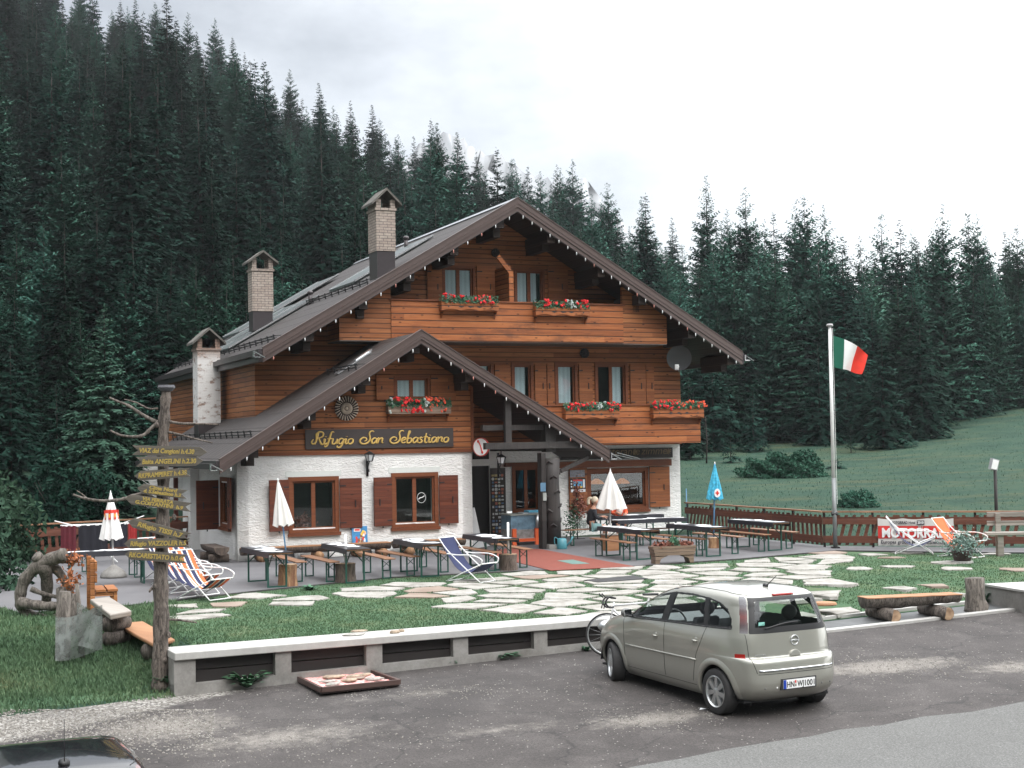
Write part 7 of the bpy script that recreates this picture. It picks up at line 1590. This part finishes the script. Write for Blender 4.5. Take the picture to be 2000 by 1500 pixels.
# two slab benches at the left
def slab_bench(label, q4, zt, th, mat, name='slab_bench'):
    P4 = [G(x, y, zt) for x, y in q4]; c = sum(P4, Vector()) / 4; z0 = gz(c.x, c.y); t_ = thing(name, label, 'bench', (c.x, c.y, z0)); loc_ = [((q - c).x, (q - c).y) for q in P4]
    MB().prism(loc_, 2, zt - z0 - th, zt - z0).build('seat', mat, t_, bevel=.02)
    for f_ in (.2, .8):
        a_ = (Vector(loc_[0]) * (1 - f_) + Vector(loc_[3]) * f_); b_ = (Vector(loc_[1]) * (1 - f_) + Vector(loc_[2]) * f_); a_, b_ = a_ * .93 + b_ * .07, b_ * .93 + a_ * .07
        mb = MB(); hh = zt - z0 - th - .002; mb.tube([(*a_, hh - .13), (*b_, hh - .13)], .13, 14, .03)
        if hh > .3: mb.tube([(*a_, hh - .36), (*b_, hh - .36)], .12, 14, .03)
        mb.build('support_log', M['bark'], t_, True)
    return t_
slab_bench('grey weathered slab bench beside the orange seat at the left terrace edge', ((176, 1170), (214, 1165), (257, 1192), (215, 1200)), .42, .09, M['greywood'])
slab_bench('orange sawn slab bench behind the signpost, left of the concrete wall', ((226, 1217), (280, 1213), (342, 1248), (300, 1258)), .10, .06, M['slab_wood'])
# clothes rack
p = G(195, 1105, ZT_); cr = thing('clothes_rack', 'folding clothes rack hung with black and dark red clothes by the left fence', 'clothes rack', (p.x - .3, p.y + .9, ZT_), YB); mb = MB()
for (a, b) in (((-.9, 0, 1.0), (1.0, 0, 1.0)), ((-.9, .5, 1.0), (1.0, .5, 1.0)), ((-.5, 0, 1.0), (.5, .5, 0)), ((-.5, .5, 1.0), (.5, 0, 0)), ((.5, 0, 1.0), (-.5, .5, 0)), ((-1.1, 0, 1.15), (-.5, 0, .98)), ((1.2, 0, 1.2), (.5, 0, .98))): mb.tube([a, b], .014, 6)
mb.build('frame', M['white'], cr)
for i, (x0, x1, z0, c, nm) in enumerate(((-.95, -.55, .32, (.10, .012, .02), 'dark_red_cloth'), (-.5, .25, .25, (.012, .012, .018), 'black_cloth'), (.3, .75, .4, (.02, .02, .03), 'black_cloth'), (.78, 1.0, .5, (.35, .03, .03), 'red_cloth'))):
    mb = MB(); n = 12; mb.add([(x0 + (x1 - x0) * k / n, -.02 + .04 * math.sin(k * 1.7 + i), z) for k in range(n + 1) for z in (z0, 1.01)], [(2 * k, 2 * k + 2, 2 * k + 3, 2 * k + 1) for k in range(n)]); mb.build(nm, simple(nm.replace('_', ' '), c, .9, var=.2), cr, True)
# ================================================================ BICYCLE
p = GT(1187, 1281); bk = thing('bicycle', 'racing bicycle leaning behind the front of the silver car, only front wheel and handlebar visible', 'bicycle', (p.x, p.y, gz(p.x, p.y)), rz, rot=(-.10, 0, .05))
def ring(mb, c, R_, r_, n=36, m_=8):
    for i in range(n): pass
    mb.tube([(c[0] + R_ * math.cos(2 * PI * i / n), c[1], c[2] + R_ * math.sin(2 * PI * i / n)) for i in range(n + 1)], r_, m_, cap=False)
for x in (0, 1.0):
    mb = MB(); ring(mb, (x, 0, .34), .335, .014); w_ = mb.build('wheel', M['rubber'], bk, True); mb = MB(); ring(mb, (x, 0, .34), .312, .009); mb.tube([(x, -.04, .34), (x, .04, .34)], .02, 8)
    for i in range(18): a = 2 * PI * i / 18; mb.tube([(x, 0, .34), (x + .31 * math.cos(a), 0, .34 + .31 * math.sin(a))], .0015, 3)
    mb.build('rim', M['alloy'], w_, True)
mb = MB(); mb.tube([(0, 0, .34), (.10, 0, .72), (.13, 0, .86)], .016, 8); mb.tube([(.12, 0, .80), (.68, 0, .84)], .016, 8); mb.tube([(.11, 0, .74), (.58, 0, .30)], .018, 8); mb.tube([(.58, 0, .30), (.70, 0, .92)], .016, 8); mb.tube([(.58, 0, .30), (1.0, 0, .34)], .012, 6); mb.tube([(.68, 0, .84), (1.0, 0, .34)], .01, 6); mb.build('frame', simple('pale bike frame', (.6, .6, .6), .3), bk, True)
mb = MB(); mb.tube([(.13, -.21, .92), (.13, .21, .92)], .014, 8)
for s in (-1, 1): mb.tube(smooth_path([(.13, s * .21, .92), (.03, s * .21, .94), (-.03, s * .21, .86), (.02, s * .21, .78), (.1, s * .21, .78)]), .015, 8); mb.tube([(-.02, s * .21, .93), (-.09, s * .21, 1.0)], .012, 6); mb.tube([(-.02, s * .2, .9), (-.06, s * .18, .76)], .009, 6)
mb.build('handlebar', M['black'], bk, True); MB().box((.60, -.06, .95), (.86, .06, .99)).build('saddle', M['black'], bk, bevel=.02)
# ================================================================ CARS
def cr_interp(ctrl, n):
    C_ = np.array(ctrl, float); C_ = np.vstack([2 * C_[0] - C_[1], C_, 2 * C_[-1] - C_[-2]]); m_ = len(C_) - 3; out = []
    for u in np.linspace(0, m_ - 1e-6, n):
        i = int(u); t_ = u - i; a, b, c, d = C_[i:i + 4]; out.append(.5 * ((2 * b) + (c - a) * t_ + (2 * a - 5 * b + 4 * c - d) * t_ * t_ + (3 * b - a - 3 * c + d) * t_ ** 3))
    return np.array(out)
ROWS = [(.20, 3.18, -.42, .74), (.27, 3.27, -.58, .80), (.36, 3.33, -.665, .832), (.46, 3.36, -.695, .845), (.56, 3.365, -.70, .85), (.66, 3.34, -.69, .852), (.745, 3.30, -.675, .853), (.785, 3.26, -.645, .853), (.81, 3.23, -.60, .852), (.88, 3.12, -.588, .85), (.96, 2.93, -.578, .845),
        (1.03, 2.68, -.568, .836), (1.085, 2.44, -.56, .822), (1.14, 2.28, -.55, .806), (1.22, 2.13, -.53, .786), (1.32, 1.93, -.50, .758), (1.42, 1.70, -.465, .728), (1.50, 1.49, -.435, .700), (1.555, 1.28, -.405, .668), (1.595, 1.05, -.365, .618), (1.625, .92, -.28, .54), (1.648, .80, -.12, .42), (1.662, .62, .06, .27), (1.668, .46, .24, .11), (1.669, .38, .35, .01)]
def ymz(z): return np.interp(z, [1.45, 1.6, 1.669], [1.0, .65, .365])
def car_shell(zs=1.0, nrow=250, ncol=170):
    R_ = cr_interp(ROWS, nrow); R_[:, 3] = np.maximum(R_[:, 3], .004)
    z, yf, yr, hw = R_.T; nf, nrr = 5.2, 5.6
    s = np.linspace(-1, 1, ncol); bl_ = np.concatenate([np.linspace(-1, 0, int(ncol * .45), endpoint=False), np.linspace(0, 1, ncol)])   # along the side
    ab = [(-1 + 2 * i / ncol, -1) for i in range(ncol)] + [(1, b) for b in bl_[:-1]] + [(1 - 2 * i / ncol, 1) for i in range(ncol)] + [(-1, b) for b in bl_[:0:-1]]
    ab = np.array(ab); a, b = ab[:, 0], ab[:, 1]; n_ = np.where(b < 0, nrr, nf); k = (np.abs(a) ** n_ + np.abs(b) ** n_) ** (1 / n_); a = a / k; b = b / k
    X = hw[:, None] * a[None, :]; YM = ymz(z); Y = YM[:, None] + np.where(b[None, :] < 0, (YM - yr)[:, None] * b[None, :], (yf - YM)[:, None] * b[None, :]); Z = np.repeat(z[:, None], len(a), 1)
    # bonnet and roof crown, slight tumble of the bumpers
    V = np.stack([X, Y, Z * zs], -1); return V, R_
def side_x(y, z, R_):
    i = np.interp(z, R_[:, 0], np.arange(len(R_))); yf, yr, hw = (np.interp(i, np.arange(len(R_)), R_[:, k]) for k in (1, 2, 3)); YM = ymz(z); b = (y - YM) / ((yf - YM) if y > YM else (YM - yr)); n_ = 5.2 if y > YM else 5.6
    return hw * max(0, 1 - abs(b) ** n_) ** (1 / n_)
def rear_y(x, z, R_):
    i = np.interp(z, R_[:, 0], np.arange(len(R_))); yr, hw = (np.interp(i, np.arange(len(R_)), R_[:, k]) for k in (2, 3)); YM = ymz(z); return YM - (YM - yr) * max(0, 1 - abs(x / hw) ** 5.6) ** (1 / 5.6)
BX, BZ = [-.30, -.26, .2, 1.2, 2.5], [1.18, 1.17, 1.15, 1.105, 1.04]
TX, TZ = [-.30, -.26, -.22, -.12, .05, .3, .7, 1.1, 1.5, 1.85, 2.2, 2.46], [1.17, 1.19, 1.29, 1.41, 1.48, 1.515, 1.53, 1.515, 1.44, 1.325, 1.17, 1.045]
def build_car(label, loc, rz_, pitch, paint, zs=1.0, name='parked_car', full=True, glassm='carglass', antenna=True):
    car = thing(name, label, 'car', loc, rot=(pitch, 0, rz_)); V, R_ = car_shell(zs); nr_, ncl = V.shape[:2]; Vf = V.reshape(-1, 3).copy()
    I = np.arange(nr_ * ncl).reshape(nr_, ncl); Q = np.stack([I[:-1, :], np.roll(I[:-1], -1, 1), np.roll(I[1:], -1, 1), I[1:]], -1).reshape(-1, 4)
    C_ = Vf[Q].mean(1); x, y, z = C_[:, 0], C_[:, 1], C_[:, 2] / zs; e1 = Vf[Q[:, 2]] - Vf[Q[:, 0]]; e2 = Vf[Q[:, 3]] - Vf[Q[:, 1]]; nn = np.cross(e1, e2); nn /= np.linalg.norm(nn, axis=1)[:, None] + 1e-9
    nx_, ny_ = nn[:, 0], nn[:, 1]; side = np.abs(nx_) > .62; rear = (ny_ < -.5) & ~side; front = (y > ymz(z)) & ~side
    cls = np.zeros(len(Q), int)
    zb_, zt_ = np.interp(y, BX, BZ), np.interp(y, TX, TZ); win = side & (z > zb_) & (z < zt_) & (y > -.27) & (y < 2.44)
    cls[win] = 1
    lean = (z - 1.1) * -.25; inn = win & (z > zb_ + .022) & (z < zt_ - .02) & (y > -.235)
    B_ = (y - 1.235 - lean > -.06) & (y - 1.235 - lean < .075); Cp = (y - .235 + lean > -.045) & (y - .235 + lean < .05); A_ = (y - 2.02 - lean > -.03) & (y - 2.02 - lean < .03)
    g_ = inn & ~B_ & ~Cp & ~A_; cls[g_ & (y < .235 - lean)] = 5; cls[g_ & (y > .235 - lean) & (y < 1.235 + lean)] = 4; cls[g_ & (y > 1.235 + lean) & (y < 2.02 + lean)] = 3; cls[g_ & (y > 2.02 + lean)] = 2
    xw = np.interp(z, [1.10, 1.56], [.635, .545]); rw = rear & (z > 1.115) & (z < 1.565) & (np.abs(x) < xw); cls[rw] = 1
    rg = rear & (z > 1.19) & (z < 1.52) & (np.abs(x) < np.interp(z, [1.17, 1.53], [.555, .475])); cls[rg] = 6
    lamp = (z > 1.12) & (z < 1.575) & (y < -.12) & (np.abs(x) > xw + .012) & (y < np.interp(z, R_[:, 0], R_[:, 2]) + .17); cls[lamp] = 7
    low = (z > .80) & (z < .858) & (np.abs(x) > .70) & (y < -.36); cls[low] = 8
    ws = front & (z > 1.12) & (z < 1.555) & (y > .95); cls[ws] = 1; wg = front & (z > 1.16) & (z < 1.54) & (np.abs(x) < .70); cls[wg] = 9
    for wy in (0, 2.63): cls[(np.abs(x) > .5) & ((y - wy) ** 2 + (C_[:, 2] - .31) ** 2 < .355 ** 2)] = -1
    cls[(z < .30) & (y > .36) & (y < 2.28) & side] = 0
    def part(mask, nm, mat, off=0.0, sm=True, parent=car):
        q = Q[mask]
        if not len(q): return None
        u, inv = np.unique(q, return_inverse=True); vv = Vf[u]
        if off:
            vn = np.zeros_like(Vf); 
            for k in range(4): np.add.at(vn, Q[:, k], nn)
            vn /= np.linalg.norm(vn, axis=1)[:, None] + 1e-9; vv = vv + vn[u] * off
        return npmesh(nm, vv, inv.reshape(-1, 4), mat, parent, sm)
    body = part(cls == 0, 'body', paint); part(cls == 1, 'window_frame', M['black'])
    part((cls == 0) & (z > .3) | (cls == 1), 'inner_lining', simple('dark car lining', (.02, .02, .022), .8, var=.1), -.025)
    for c_, nm in ((2, 'quarter_window'), (3, 'side_window'), (4, 'side_window'), (5, 'quarter_window')):
        for s in (-1, 1): part((cls == c_) & (np.sign(x) == s), nm, M[glassm])
    part(cls == 6, 'rear_window', M['rearglass']); part(cls == 9, 'windshield', M[glassm])
    for s in (-1, 1):
        lm = part((cls == 7) & (np.sign(x) == s), 'tail_lamp', M['lamp']); part((cls == 8) & (np.sign(x) == s), 'reflector_lamp', M['lampred'])
    if not full: 
        pass
    # floor, liners
    mb = MB(); mb.box((-.7, -.45, .21), (.7, 3.1, .24))
    for wy in (0, 2.63):
        for s in (-1, 1):
            n = 18; vs = []
            for i in range(n + 1): a = PI * i / n; vs += [(s * .52, wy + .36 * math.cos(a), .31 + .36 * math.sin(a)), (s * .80, wy + .36 * math.cos(a), .31 + .36 * math.sin(a))]
            mb.add(vs, [(2 * i, 2 * i + 1, 2 * i + 3, 2 * i + 2) for i in range(n)]); mb.box((s * .52 - .01, wy - .36, .15), (s * .52 + .01, wy + .36, .66))
    mb.build('underbody', M['black'], car)
    for (wy, st_) in ((0, 0), (2.63, -.38)):
        for s in (-1, 1):
            wl = MB(); prof = [(.20, -.09), (.285, -.098), (.302, -.085), (.308, -.06), (.308, .06), (.302, .085), (.285, .098), (.20, .09), (.195, .0), (.20, -.09)]; wl.lathe(prof, 40); wl.f = wl.f[:-2]; wl.mi = wl.mi[:-2]
            for q in (-.045, -.015, .015, .045): pass
            wl.xf(Matrix.Rotation(PI / 2, 4, 'Y')); ty = wl.build('wheel', M['rubber'], car, True); ty.location = (s * .745, wy, .308); ty.rotation_euler = (0, 0, st_)
            rm = MB(); rm.lathe([(.19, .03), (.208, .088), (.212, .096), (.204, .099), (.192, .085), (.18, .02)], 36)
            for i in range(7):
                a = 2 * PI * i / 7; c, sn = math.cos(a), math.sin(a); rm.add([((c * r0 - sn * w0), (sn * r0 + c * w0), zz) for r0, w0, zz in ((.04, -.022, .085), (.195, -.034, .080), (.195, .034, .080), (.04, .022, .085), (.04, -.026, .055), (.195, -.04, .045), (.195, .04, .045), (.04, .026, .055))], [(0, 1, 2, 3), (0, 4, 5, 1), (3, 2, 6, 7), (1, 5, 6, 2)])
            rm.lathe([(.001, .092), (.03, .092), (.05, .085), (.055, .05)], 20); rm.xf(Matrix.Rotation(PI / 2 * s, 4, 'Y')); r_o = rm.build('rim', M['alloy'], ty)
            bd = MB(); bd.lathe([(.19, .02), (.19, .022)], 24); bd.xf(Matrix.Rotation(PI / 2 * s, 4, 'Y')); bd.build('brake_disc', M['black'], ty)
    # arch lips
    for wy in (0, 2.63):
        for s in (-1, 1):
            n = 26; mb = MB(); vs = []
            for i in range(n + 1):
                a = math.radians(-8) + math.radians(196) * i / n
                for (r0, o_) in ((.352, -.03), (.356, .012), (.385, .018), (.425, .010), (.45, -.004)):
                    yy, zz = wy + r0 * math.cos(a), .31 + r0 * math.sin(a); vs.append((s * (side_x(yy, min(max(zz, .24), 1.0), R_) + o_), yy, zz))
            mb.add(vs, [(i * 5 + j, i * 5 + j + 1, (i + 1) * 5 + j + 1, (i + 1) * 5 + j) for i in range(n) for j in range(4)]); mb.build('wheel_arch', paint, car, True)
    def side_line(pts, s, r_, nm, mat, off=.0, parent=body):
        P_ = smooth_path([(0, a, b) for a, b in pts], 8) if len(pts) > 2 else [Vector((0, pts[0][0] + (pts[1][0] - pts[0][0]) * i / 12, pts[0][1] + (pts[1][1] - pts[0][1]) * i / 12)) for i in range(13)]
        MB().tube([(s * (side_x(q.y, q.z / zs, R_) + off), q.y, q.z) for q in P_], r_, 6).build(nm, mat, parent, True)
    for s in (-1, 1):
        for pts in ([(2.30, 1.03), (2.26, .8), (2.22, .36)], [(1.20, 1.09), (1.19, .7), (1.18, .35)], [(.22, 1.14), (.30, .95), (.42, .72), (.50, .38)]): side_line([(a, b * zs) for a, b in pts], s, .0038, 'door_seam', M['black'])
        side_line([(2.2, .645 * zs), (.42, .675 * zs)], s, .013, 'rub_strip', paint, .004); side_line([(2.28, .33 * zs), (.42, .33 * zs)], s, .0035, 'sill_seam', M['black'])
        side_line([(2.44, 1.035 * zs), (1.2, 1.098 * zs), (.2, 1.143 * zs), (-.26, 1.165 * zs)], s, .009, 'belt_moulding', M['black'], .003)
        for hy, hz in ((1.39, .885), (.42, .94)):
            xs_ = side_x(hy, hz, R_); mb = MB(); mb.ball((s * (xs_ - .022), hy, hz * zs), (.03, .062, .052), 16, 8); h_o = mb.build('door_handle_cup', paint, car, True); MB().tube([(s * (xs_ + .005), hy + .07, (hz - .012) * zs), (s * (xs_ + .018), hy + .02, (hz - .014) * zs), (s * (xs_ + .012), hy - .03, (hz - .012) * zs)], [.016, .017, .008], 8).build('door_handle', paint, h_o, True)
        mb = MB(); mb.ball((s * .93, 2.05, 1.13 * zs), (.085, .055, .068), 14, 8); mr = mb.build('wing_mirror', M['mirror_grey'], car, True); MB().box((min(s * .87, s * .99), 1.992, 1.08 * zs), (max(s * .87, s * .99), 1.997, 1.18 * zs)).build('mirror_glass', M['chrome'], mr); MB().bar((s * .80, 2.08, 1.06 * zs), (s * .90, 2.06, 1.10 * zs), .05, .03).build('mirror_arm', M['black'], mr)
    # roof rails of the seam, third brake light, antenna
    for s in (-1, 1):
        mb = MB(); pts = []
        for i in range(24):
            yy = -.30 + i * 1.55 / 23; k = np.interp(yy, [-.30, .1, .7, 1.25], [1.592, 1.612, 1.612, 1.567]); j = int(np.argmin(abs(R_[:, 0] - k))); pts.append((s * side_x(min(yy, R_[j, 1] - .04), R_[j, 0], R_), yy, R_[j, 0] * zs + .001))
        MB().tube(pts, .0045, 5).build('roof_seam', M['black'], body, True)
    zz = 1.585; MB().tube([(x_, rear_y(x_, zz, R_) - .005, zz * zs) for x_ in np.linspace(-.17, .06 + .11, 9)], .020, 8).build('brake_light', M['lampred'], car, True)
    if antenna: MB().tube([(0, -.02, 1.655 * zs), (0, -.06, 1.675 * zs)], [.045, .02], 10).tube([(0, -.05, 1.665 * zs), (.0, -.26, 1.82 * zs)], [.008, .004], 6).build('antenna', M['black'], car, True) if zs == 1 else MB().tube([(0, -.20, 1.655 * zs), (0, -.22, 1.66 * zs + .015)], [.05, .03], 10).tube([(0, -.22, 1.655 * zs), (.0, -.22, 1.655 * zs + .36)], [.004, .003], 6).build('antenna', M['black'], car, True)
    # tailgate seams, wiper, chrome, handle, plate
    def rear_line(pts, r_, nm, mat, off=.0, parent=body):
        P_ = smooth_path([(a, 0, b) for a, b in pts], 10) if len(pts) > 2 else [Vector((pts[0][0] + (pts[1][0] - pts[0][0]) * i / 16, 0, pts[0][1] + (pts[1][1] - pts[0][1]) * i / 16)) for i in range(17)]
        return MB().tube([(q.x, rear_y(q.x, q.z, R_) - off, q.z * zs) for q in P_], r_, 6).build(nm, mat, parent, True)
    for s in (-1, 1): rear_line([(s * .672, 1.11), (s * .668, .95), (s * .66, .78), (s * .62, .62)], .004, 'tailgate_seam', M['black'])
    rear_line([(-.61, .605), (.61, .605)], .004, 'tailgate_seam', M['black']); rear_line([(-.665, .80), (.665, .80)], .006, 'tailgate_fold', paint, -.001)
    rear_line([(-.60, .650), (.60, .650)], .014, 'chrome_strip', M['chrome'], .004, car)
    rear_line([(-.42, 1.175), (-.1, 1.225), (.12, 1.235)], .011, 'wiper', M['black'], .012, car)
    mb = MB(); yy = rear_y(.02, .83, R_); mb.prism([(.02 + .085 * math.cos(a * PI / 12), .80 * zs + .085 * math.sin(a * PI / 12)) for a in range(13)], 1, yy - .03, yy + .01); mb.build('tailgate_handle', paint, car, bevel=.01)
    yy = rear_y(0.04, 1.0, R_); mb = MB(); mb.tube([(.04 + .062 * math.cos(a * PI / 14), yy - .008, 1.0 * zs + .062 * math.sin(a * PI / 14)) for a in range(29)], .0085, 6); mb.bar((-.035, yy - .008, .997 * zs), (.07, yy - .008, 1.006 * zs), .012, .012); mb.bar((.02, yy - .008, .993 * zs), (.115, yy - .008, 1.0 * zs), .012, .012); mb.build('emblem', M['alloy'], car, True)
    yy = rear_y(0, .48, R_) - .008; MB().box((-.29, yy - .002, .385), (.29, yy + .03, .53)).build('plate_recess', simple('dark plate frame', (.03, .03, .03), .5), car); pl_ = MB().box((-.26, yy - .012, .40), (.26, yy - .003, .515)).build('number_plate', M['white'], car); MB().box((-.26, yy - .0145, .40), (-.215, yy - .0125, .515)).build('blue_band', simple('plate blue', (.01, .05, .35), .4, var=0), pl_)
    if full:
        pk = simple('plate black', (.01, .01, .01), .5, var=0)
        fit_text('HN', .105, pk, pl_, -.205, -.085, .418, y=yy - .014, bold=.002, ext=.0005); fit_text('WJ', .105, pk, pl_, -.035, .07, .418, y=yy - .014, bold=.002, ext=.0005); fit_text('1001', .105, pk, pl_, .09, .25, .418, y=yy - .014, bold=.002, ext=.0005)
        MB().box((-.075, yy - .0145, .465), (-.05, yy - .0128, .50)).build('seal', M['red'], pl_); MB().box((-.075, yy - .0145, .42), (-.05, yy - .0128, .455)).build('seal', M['greywood'], pl_)
        fit_text('MERIVA', .05, M['alloy'], car, -.62, -.44, .825, y=rear_y(-.5, .83, R_) - .012, ext=.002); fit_text('1.6', .04, M['alloy'], car, .57, .63, .845, y=rear_y(.6, .85, R_) - .01, ext=.002)
        for x_ in (-.52, -.34, .40, .56): MB().ball((x_, rear_y(x_, .42, R_) - .002, .42), (.013, .006, .013), 8, 5).build('parking_sensor', M['white'] if x_ == -.34 else M['mirror_grey'], car)
        # seats and dash
        for sx_, sy in ((-.36, 1.05), (.36, 1.05), (-.36, .15), (.36, .15)):
            mb = MB(); st_ = MB(); st_.box((sx_ - .24, sy, .42), (sx_ + .24, sy + .5, .62)); st_.add([(sx_ - .23, sy + .06, .58), (sx_ + .23, sy + .06, .58), (sx_ + .20, sy - .16, 1.18), (sx_ - .20, sy - .16, 1.18), (sx_ - .23, sy - .08, .58), (sx_ + .23, sy - .08, .58), (sx_ + .20, sy - .26, 1.16), (sx_ - .20, sy - .26, 1.16)], [(0, 1, 2, 3), (5, 4, 7, 6), (0, 3, 7, 4), (1, 5, 6, 2), (3, 2, 6, 7)])
            o_ = st_.build('car_seat', simple('dark seat cloth', (.025, .026, .03), .9, var=.2), car, bevel=.03); MB().ball((sx_, sy - .22, 1.29), (.13, .055, .10), 14, 8).tube([(sx_ - .05, sy - .21, 1.15), (sx_ - .05, sy - .21, 1.25)], .007, 6).tube([(sx_ + .05, sy - .21, 1.15), (sx_ + .05, sy - .21, 1.25)], .007, 6).build('headrest', M['black'], o_, True)
        mb = MB(); mb.prism([(1.75, .75), (2.3, .75), (2.3, 1.03), (1.95, 1.08), (1.72, .98)], 0, -.72, .72); mb.build('dashboard', simple('grey dashboard', (.07, .075, .08), .6), car)
        mb = MB(); mb.tube([(-.36 + .185 * math.cos(a * PI / 12), 1.62 + .06 * math.sin(a * PI / 12), 1.0 + .175 * math.sin(a * PI / 12)) for a in range(25)], .014, 8); mb.bar((-.53, 1.62, 1.0), (-.19, 1.62, 1.0), .03, .05); mb.build('steering_wheel', M['black'], car, True)
        MB().box((-.22, -.50 + .0, 1.215), (-.14, -.497, 1.25)).build('window_sticker', simple('green sticker', (.15, .4, .3), .5), car) if False else None
        MB().box((-.50, rear_y(-.45, 1.24, R_) - .004, 1.215), (-.40, rear_y(-.45, 1.24, R_) - .002, 1.26)).build('badge_sticker', simple('pale green sticker', (.25, .55, .48), .5), car)
    for s in (-1, 1): MB().ball((s * .58, 3.12, .78 * zs), (.17, .13, .10), 14, 8).build('headlight', M['alloy'], car, True)
    return car
t = NT('champagne metallic paint'); f = t.noise(240, 2); t.col(t.ramp(f, [(.3, (.335, .33, .29)), (.7, (.395, .39, .345))])); t.set(Metallic=.55, Roughness=.34); t.b.inputs['Coat Weight'].default_value = 1.0; t.b.inputs['Coat Roughness'].default_value = .04; M['paint'] = t.m
t = NT('black car paint'); t.col((.008, .008, .010)); t.set(Metallic=.2, Roughness=.2); t.b.inputs['Coat Weight'].default_value = 1.0; t.b.inputs['Coat Roughness'].default_value = .02; M['paintblack'] = t.m
M['rearglass'] = glass('rear window glass', (.82, .86, .84), 1.75, .03)
M['mirror_grey'] = simple('grey mirror housing', (.17, .17, .165), .4, .3, var=0)
t = NT('clear tail lamp'); s_ = t.n('ShaderNodeSeparateXYZ'); t.L.new(t.co(), s_.inputs[0]); f = t.math('FRACT', t.math('MULTIPLY', s_.outputs[2], 9.0)); f2 = t.sstep(t.vor(60), .1, .5)
t.col(t.mix(t.math('MULTIPLY', f2, .5), t.ramp(s_.outputs[2], [(0, (.2, .2, .2)), (.99, (.2, .2, .2)), (1, (.2, .2, .2))]), (.30, .16, .15)))
lr = t.n('ShaderNodeMapRange'); t.L.new(s_.outputs[2], lr.inputs[0]); lr.inputs[1].default_value = 1.12; lr.inputs[2].default_value = 1.57
t.col(t.mix(t.math('MULTIPLY', t.math('SUBTRACT', 1.0, f2), .35), t.ramp(lr.outputs[0], [(0, (.20, .19, .20)), (.22, (.08, .05, .05)), (.45, (.17, .05, .045)), (.62, (.11, .07, .07)), (.8, (.24, .23, .24)), (1, (.14, .14, .15))]), (.03, .02, .02))); t.set(Roughness=.12); t.b.inputs['Coat Weight'].default_value = 1; M['lamp'] = t.m
t = NT('red lamp glass'); t.col((.30, .012, .008)); t.set(Roughness=.12); t.b.inputs['Coat Weight'].default_value = 1; M['lampred'] = t.m
build_car('champagne silver compact van parked before the lawn, seen from behind', (3.37, 19.84, -.635), .4854, .0178, M['paint'])
build_car('black car cut by the lower left corner, only roof and aerial in view', (-3.80, 12.14, -.955), .45, 0, M['paintblack'], zs=.87, full=False)
# small litter on the road
for i, (px, py) in enumerate(((1366, 1388), (1585, 1388), (1590, 1385))):
    if i < 1: p = GT(px, py); o = MB().add([(0, 0, 0), (.13, .02, .015), (.14, .05, 0), (.02, .04, .02)], [(0, 1, 2, 3)]).build('paper_scrap', M['paper']); o.location = (p.x, p.y, gz(p.x, p.y) + .012); tag(o, 'white crumpled paper scrap on the asphalt left of the rear wheel', 'litter')
# ================================================================ HAZE
if HAZE > 0:
  for hn_, hb, dens in (('haze', ((-420, -130, -3.5), (420, 425, 150)), HAZE),):
    mb = MB(); mb.box(*hb); hz = mb.build(hn_, None); hz['kind'] = 'stuff'; hz['label'] = 'thin grey mist over the forest' if hn_ == 'haze' else 'low cloud hanging round the distant mountain'; hz['category'] = hn_
    hm = bpy.data.materials.new('thin mountain haze'); hm.use_nodes = True; nt_ = hm.node_tree
    for n in list(nt_.nodes):
        if n.type != 'OUTPUT_MATERIAL': nt_.nodes.remove(n)
    pv = nt_.nodes.new('ShaderNodeVolumePrincipled'); pv.inputs['Color'].default_value = (.93, .96, 1, 1); pv.inputs['Density'].default_value = dens; pv.inputs['Anisotropy'].default_value = .2
    nt_.links.new(pv.outputs[0], [n for n in nt_.nodes if n.type == 'OUTPUT_MATERIAL'][0].inputs['Volume']); hz.data.materials.clear(); hz.data.materials.append(hm)
